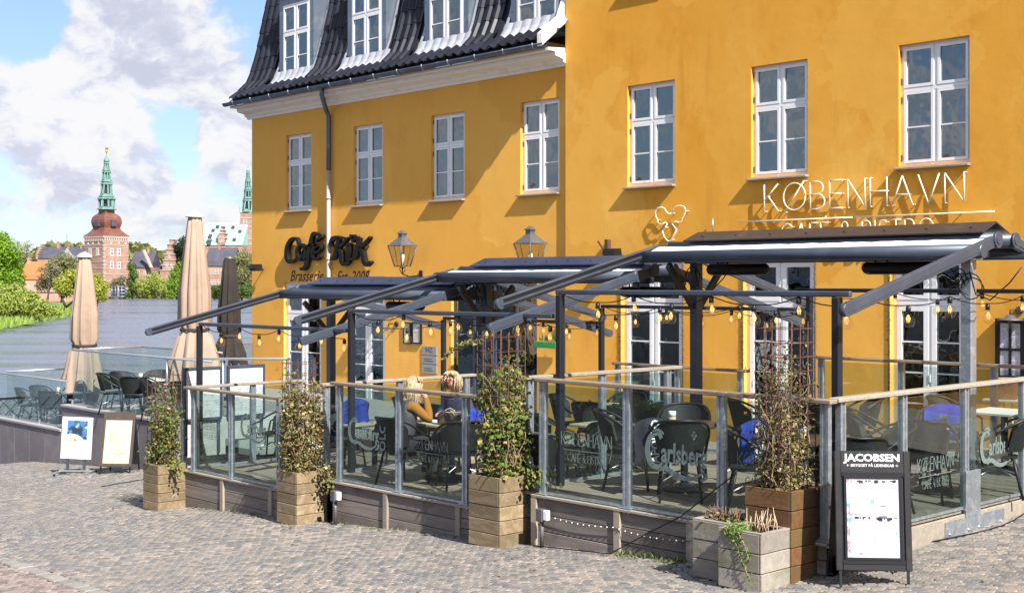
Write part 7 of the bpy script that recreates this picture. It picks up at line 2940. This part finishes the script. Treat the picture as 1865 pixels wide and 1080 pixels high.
def spire(M, c, parent, stages, d, mp, cm, nb=8):
    """Open octagonal stages: (bottom px, top px, width px bottom, width px top)."""
    for i, (y0, y1, w0, w1) in enumerate(stages):
        z0, z1_ = zpx(y0, d), zpx(y1, d)
        r0, r1 = w0 * mp / 2, w1 * mp / 2
        H = z1_ - z0
        B().lathe(c, [(r0 * 1.22, z0), (r0 * 1.22, z0 + H * .08), (r0 * .98, z0 + H * .09), (r0 * .95, z0 + H * .22)], 8, False, PI / 8).xf(M).build('balcony', cm, parent)
        B().lathe(c, [(r0 * .5, z0 + H * .2), (r1 * .5, z0 + H * .82)], 8, False, PI / 8).xf(M).build('core', far_glass if i < 2 else cm, parent)
        b = B()
        for k in range(nb):
            a = 2 * PI * k / nb + PI / 8
            p = c + Vector((math.cos(a) * r0 * .93, math.sin(a) * r0 * .93, z0 + H * .2))
            q = c + Vector((math.cos(a) * r1 * .93, math.sin(a) * r1 * .93, z0 + H * .82))
            b.tube([p, q], r0 * .13, 5, smooth=False)
        b.xf(M).build('columns', cm, parent)
        B().lathe(c, [(r1 * 1.02, z0 + H * .78), (r1 * 1.2, z0 + H * .84), (r1 * 1.2, z0 + H * .90), (r1 * .8, z0 + H)], 8, False, PI / 8).xf(M).build('cornice', cm, parent)
    y0, y1, w0, w1 = stages[-1]
    z = zpx(y1, d)
    r = w1 * mp / 2
    B().lathe(c, [(r, z), (r * 1.1, z + r * .6), (r * .7, z + r * 1.5), (r * .25, z + r * 2.2), (r * .18, z + r * 3.2), (.0001, z + r * 3.3)], 10).xf(M).build('finial_dome', cm, parent)
    return z + r * 3.2


ztop = spire(Mr, cen, gt, [(380, 357, 30, 29), (357, 329, 24, 18.5), (329, 308, 18, 14), (308, 292, 13.5, 9.5)], D1, mp1, verdigris)
b = B().tube([cen + Vector((0, 0, ztop - .3)), cen + Vector((0, 0, zpx(266, D1)))], [.16, .06], 6)
b.sphere(cen + Vector((0, 0, ztop + .8)), .42, 8, 6).sphere(cen + Vector((0, 0, ztop + 2.0)), .28, 8, 6)
b.box(cen.x - .1, cen.y - .9, zpx(269, D1), cen.x + .1, cen.y + .5, zpx(267, D1) + .2)
b.xf(Mr).build('weather_vane', gilt, gt)
# scaffold at the foot
t = thing('scaffold', 'metal scaffold standing in the water below the gate tower', 'scaffold', PD(215, 540, 398))
for px in (198, 204, 210, 216, 222, 228, 234):
    for dd in (0, 1.6):
        p = PD(px, 515, 396 + dd)
        B().tube([(p.x, p.y, WATER - .3), (p.x, p.y, zpx(521, 396))], .07, 5).build('pole', galv, t)
for py in (522, 528, 534, 540):
    a, c = PD(197, py, 396), PD(235, py, 396)
    B().tube([a, c], .07, 5).build('ledger', galv, t)
    B().beam(PD(197, py + .6, 396.8), PD(235, py + .6, 396.8), 1.4, .06).build('platform', timber_pale, t)


def gabled(name, label, px0, px1, d, ywall0, yeave, yridge, depth, wallm, roofm, rot=0.0, stepped='', windows=(), chim=(), cat='house'):
    """Long house: near wall between px0 and px1, eaves and ridge heights in pixels, optional stepped gables at its ends."""
    mp = d / F
    M = frame_at(px0, d, rot)
    W = (px1 - px0) * mp / max(.3, math.cos(rot))
    z0, ze, zr = zpx(ywall0, d), zpx(yeave, d), zpx(yridge, d)
    t = thing(name, label, cat, (M.translation.x, M.translation.y, z0))
    B().box(0, 0, z0, W, depth, ze).xf(M).build('wall', wallm, t)
    o = .35
    b = B()
    b.quad((-o * .2, -o, ze - .1), (W + o * .2, -o, ze - .1), (W + o * .2, depth / 2, zr), (-o * .2, depth / 2, zr))
    b.quad((-o * .2, depth + o, ze - .1), (-o * .2, depth / 2, zr), (W + o * .2, depth / 2, zr), (W + o * .2, depth + o, ze - .1))
    b.add([(0, 0, ze), (0, depth, ze), (0, depth / 2, zr)], [(0, 2, 1)]).add([(W, 0, ze), (W, depth, ze), (W, depth / 2, zr)], [(0, 1, 2)])
    rf = b.xf(M).build('roof', roofm, t)
    for side in stepped:
        x = -.4 if side == 'l' else W - .3
        n = 5
        for k in range(n):
            f0 = k / n
            y0_ = depth / 2 * f0
            za, zb = ze + (zr - ze) * f0 - .5, ze + (zr - ze) * (k + 1) / n + .7
            B().box(x, y0_ - .3, za, x + .7, depth - y0_ + .3, zb).xf(M).build('gable_step', wallm, t)
            B().box(x - .08, y0_ - .4, zb + .01, x + .78, depth - y0_ + .4, zb + .2).xf(M).build('gable_coping', sandst, t)
    for (wx, wy, ww, wh) in windows:
        far_window(M, t, (wx - px0) * mp / max(.3, math.cos(rot)), zpx(wy, d), ww * mp, wh * mp)
    for (cx_, cy0, cy1, cw) in chim:
        x = (cx_ - px0) * mp / max(.3, math.cos(rot))
        q = B().box(x - cw * mp / 2, depth / 2 - .8, zpx(cy0, d) - 2, x + cw * mp / 2, depth / 2 + .8, zpx(cy1, d))
        q.box(x - cw * mp / 2 - .15, depth / 2 - .95, zpx(cy1, d), x + cw * mp / 2 + .15, depth / 2 + .95, zpx(cy1, d) + .3)
        q.xf(M).build('chimney', wallm, t if False else rf)
    return t


gabled('castle_wing', 'dark slate roofed castle wing with chimneys left of the gate tower', 68, 152, 430, 540, 470, 449, 10, brick_far, slate_far, stepped='l', windows=[(80, 487, 4, 7), (92, 487, 4, 7), (128, 487, 4, 7), (142, 487, 4, 7)], chim=[(98, 452, 444, 5), (116, 452, 447, 5), (140, 452, 448, 4)], cat='building')
t = thing('pavilion', 'small grey pyramid roofed pavilion left of the gate tower', 'building', PD(122, 480, 415))
Mp = frame_at(122, 415, .5)
B().box(-4, -4, -5, 4, 4, zpx(477, 415)).xf(Mp).build('wall', brick_far, t)
B().lathe((0, 0, 0), [(6.2, zpx(477, 415)), (2.0, zpx(464, 415)), (.2, zpx(452, 415))], 4, False, PI / 4).xf(Mp).build('roof', mat('grey_lead_roof', (.17, .165, .19), .6), t)
B().tube([(0, 0, zpx(452, 415)), (0, 0, zpx(427, 415))], .07, 5).xf(Mp).build('flagpole', lant_metal, t)
gabled('orange_house', 'low house with bright orange tiled roof behind the bright green tree', 38, 96, 370, 545, 508, 476, 9, mat('pink_wall', (.48, .27, .20), .9), orange_tile, windows=[(52, 524, 3, 5), (64, 524, 3, 5)], chim=[(43, 478, 472, 4)])
gabled('bastion', 'long low red brick wall along the far shore under the trees', 40, 150, 352, 549, 531, 530, 3, mat('red_brick', (.40, .21, .15), .9, noise=[(.5, (.48, .30, .22), .4, .7)]), sandst, cat='wall')
gabled('slate_house', 'slate roofed house with a pale raking gable right of the gate tower', 236, 276, 425, 545, 487, 457, 12, brick_far, slate_far, stepped='', chim=[(262, 460, 451, 4)], windows=[(252, 500, 4, 6), (264, 500, 4, 6)])
b = B()
p0, p1 = PD(262, 456, 424), PD(276, 488, 423)
t = thing('gable_coping', 'pale sandstone coping on the end of the slate roofed house', 'coping', p1)
B().beam(p0, p1, 1.2, .5).build('stones', sandst, t)
gabled('slate_shed', 'lower slate roof behind the bright shore shrub', 276, 306, 432, 545, 497, 478, 10, brick_far, slate_far)
# stepped dutch gable house
d_ = 428
mp = d_ / F
Mg = frame_at(297, d_, -.1)
t = thing('gabled_house', 'brick house with stepped sandstone gable beside the dark evergreen', 'house', PD(305, 540, d_))
zz = [545, 493, 484, 474, 464, 455, 446]
ww = [34, 26, 23, 18, 13, 8, 4]
cxg = 12 * mp
for k in range(len(zz) - 1):
    w = ww[k] * mp
    B().box(cxg - w / 2, -.2 + .02 * k, zpx(zz[k], d_), cxg + w / 2, 7 - .02 * k, zpx(zz[k + 1], d_)).xf(Mg).build('wall', brick_far, t)
    B().box(cxg - w / 2 - .2, -.4, zpx(zz[k + 1], d_) + .005, cxg + w / 2 + .2, 7.2, zpx(zz[k + 1], d_) + .3).xf(Mg).build('coping', sandst, t)
B().box(cxg - .8, 2, zpx(446, d_) + .31, cxg + .8, 3.6, zpx(437, d_)).box(cxg - 1, 1.8, zpx(437, d_) + .01, cxg + 1, 3.8, zpx(436, d_)).xf(Mg).build('chimney', brick_far, t)
for f in (-4, 4):
    for py in (489, 510):
        far_window(Mg, t, cxg + f * mp, zpx(py, d_), 4 * mp, 7 * mp, y=-.22)
far_window(Mg, t, cxg, zpx(470, d_), 3.5 * mp, 6 * mp, y=-.22)

# great hall with turquoise roof
dH = 470
mh = dH / F
hall = gabled('great_hall', 'castle hall with huge pale turquoise copper roof behind the parasols', 362, 441, dH, 545, 446, 403, 22, brick_far, turq, windows=[(380, 466, 3, 9), (392, 466, 3, 9), (404, 466, 3, 9), (416, 466, 3, 9), (428, 466, 3, 9)], cat='building')
MH = frame_at(362, dH, 0)
for px, py in ((381, 418), (387, 411), (399, 413), (416, 412), (431, 420), (379, 428), (425, 436)):
    x = (px - 362) * mh
    f = (zpx(py, dH) - zpx(446, dH)) / (zpx(403, dH) - zpx(446, dH))
    y = f * 11
    B().box(x - .5, y - 1.3, zpx(py, dH) - .6, x + .5, y + 1, zpx(py, dH) + .5).xf(MH).build('roof_dormer', slate_far, hall)
x = (404 - 362) * mh
for k, (w, y0, y1) in enumerate(((13, 446, 434), (10, 434, 426), (6, 426, 420), (2.5, 420, 413))):
    B().box(x - w * mh / 2, -.5 + .03 * k, zpx(y0, dH), x + w * mh / 2, 5 - .2 * k, zpx(y1, dH)).xf(MH).build('gable', brick_far, hall)
    B().box(x - w * mh / 2 - .3, -.7, zpx(y1, dH) + .01, x + w * mh / 2 + .3, 5, zpx(y1, dH) + .4).xf(MH).build('gable_coping', sandst, hall)
far_window(MH, hall, x, zpx(441, dH), 2.4 * mh, 5 * mh, y=-.52)
far_window(MH, hall, x - 3.4 * mh, zpx(441, dH), 2 * mh, 5 * mh, y=-.52)
far_window(MH, hall, x + 3.4 * mh, zpx(441, dH), 2 * mh, 5 * mh, y=-.52)
for k, (w, y0, y1) in enumerate(((6, 446, 437), (8, 437, 435.5), (4, 435.5, 430))):
    xx = (381 - 362) * mh
    B().box(xx - w * mh / 2, -.6, zpx(y0, dH), xx + w * mh / 2, 2, zpx(y1, dH) - .01).xf(MH).build('oriel', slate_far if k != 1 else sandst, hall)
gabled('castle_range', 'castle range with white windows and dark slate roof in front of the turquoise hall', 372, 425, 440, 545, 484, 450, 14, brick_far, slate_far,
       windows=[(379 + 6 * k, 499, 3.4, 8) for k in range(6)] + [(379 + 6 * k, 518, 3.4, 8) for k in range(6)], chim=[(392, 452, 446, 4)], cat='building')
# clock tower
dC = 480
mc = dC / F
MC = frame_at(437.5, dC, -.06)
ct = thing('clock_tower', 'brick clock tower with green copper spire at the edge of the yellow house', 'tower', PD(448, 540, dC))
wC = 23 * mc
B().box(0, 0, -5, wC, wC, zpx(386, dC)).xf(MC).build('wall', brick_far, ct)
for py in (388, 398, 414, 436, 446):
    B().box(-.15, -.15, zpx(py, dC), wC + .15, wC + .15, zpx(py, dC) + .35).xf(MC).build('string_course', sandst, ct)
for f in (.28, .5):
    far_window(MC, ct, wC * f, zpx(411, dC), 2.2 * mc, 11 * mc)
    far_window(MC, ct, wC * f, zpx(445, dC), 2.2 * mc, 7 * mc)
b = B()
b.lathe(MC @ Vector((wC * .42, -.2, zpx(425, dC))), [(4.6 * mc, 0), (4.6 * mc, .2), (.01, .21)], 20, False, axis=tuple(-(MC.to_3x3() @ Vector((0, 1, 0)))))
b.build('clock_face', mat('clock_green', (.10, .16, .10), .6), ct)
b = B()
ring = [MC @ Vector((wC * .42 + 4.2 * mc * math.cos(2 * PI * k / 20), -.45, zpx(425, dC) + 4.2 * mc * math.sin(2 * PI * k / 20))) for k in range(21)]
b.tube(ring, .12, 4)
b.tube([MC @ Vector((wC * .42, -.45, zpx(425, dC))), MC @ Vector((wC * .42, -.45, zpx(421.5, dC)))], .10, 4).tube([MC @ Vector((wC * .42, -.45, zpx(425, dC))), MC @ Vector((wC * .42 + 2 * mc, -.45, zpx(426, dC)))], .10, 4)
b.build('clock_hands', gilt, ct)
cC = Vector((wC / 2, wC / 2, 0))
spire(MC, cC, ct, [(386, 362, 25, 17), (362, 345, 16, 13), (345, 328, 12.5, 9.5), (328, 312, 9, 6)], dC, mc, verdigris)
for x in (.04, .96):
    for y in (.04, .96):
        b = B().lathe((wC * x, wC * y, 0), [(2.6 * mc, zpx(387, dC)), (2.4 * mc, zpx(378, dC)), (.02, zpx(362, dC))], 8, False)
        b.xf(MC).build('pinnacle', turq, ct)
# bench with a figure on the spit
t = thing('park_bench', 'tiny dark bench on the grass under the budding tree', 'bench', PD(92, 556, 205))
b = B()
o = PD(92, 555.5, 205)
Mb = Matrix.Translation((o.x, o.y, zg_)) @ Matrix.Rotation(math.atan2(RG.y, RG.x), 4, 'Z')
b.box(-.9, -.2, .42, .9, .25, .47).box(-.9, .24, .55, .9, .29, .9)
for x in (-.8, .8):
    b.box(x - .04, -.18, 0, x + .04, .24, .42)
b.xf(Mb).build('seat', dark_wood, t)

# ------------------------------------------------------------------ the other side of the square, behind the photographer: seen only in the glass
t = thing('opposite_house', 'long pale town house with red tiled roof across the square', 'house', (-30, -22, -2))
pale_wall = mat('pale_render', (.36, .33, .29), .9, noise=[(.8, (.30, .27, .24), .4, .7)])
B().box(-75, -34, -8, 6, -24, 2.6).build('wall', pale_wall, t)
b = B()
b.quad((-75.5, -23.6, 2.4), (6.5, -23.6, 2.4), (6.5, -29, 6.2), (-75.5, -29, 6.2))
b.quad((-75.5, -34.4, 2.4), (-75.5, -29, 6.2), (6.5, -29, 6.2), (6.5, -34.4, 2.4))
b.build('roof', mat('red_roof_tile', (.34, .17, .12), .85, noise=[(2, (.26, .13, .10), .4, .7)]), t)
for k in range(24):
    x = -72 + k * 3.2
    for z in (-1.6, .6):
        w = B().box(x, -24.04, z, x + 1.2, -23.97, z + 1.7).build('window', far_white, t)
        B().box(x + .1, -24.0, z + .1, x + 1.1, -23.95, z + 1.6).build('pane', far_glass, w)
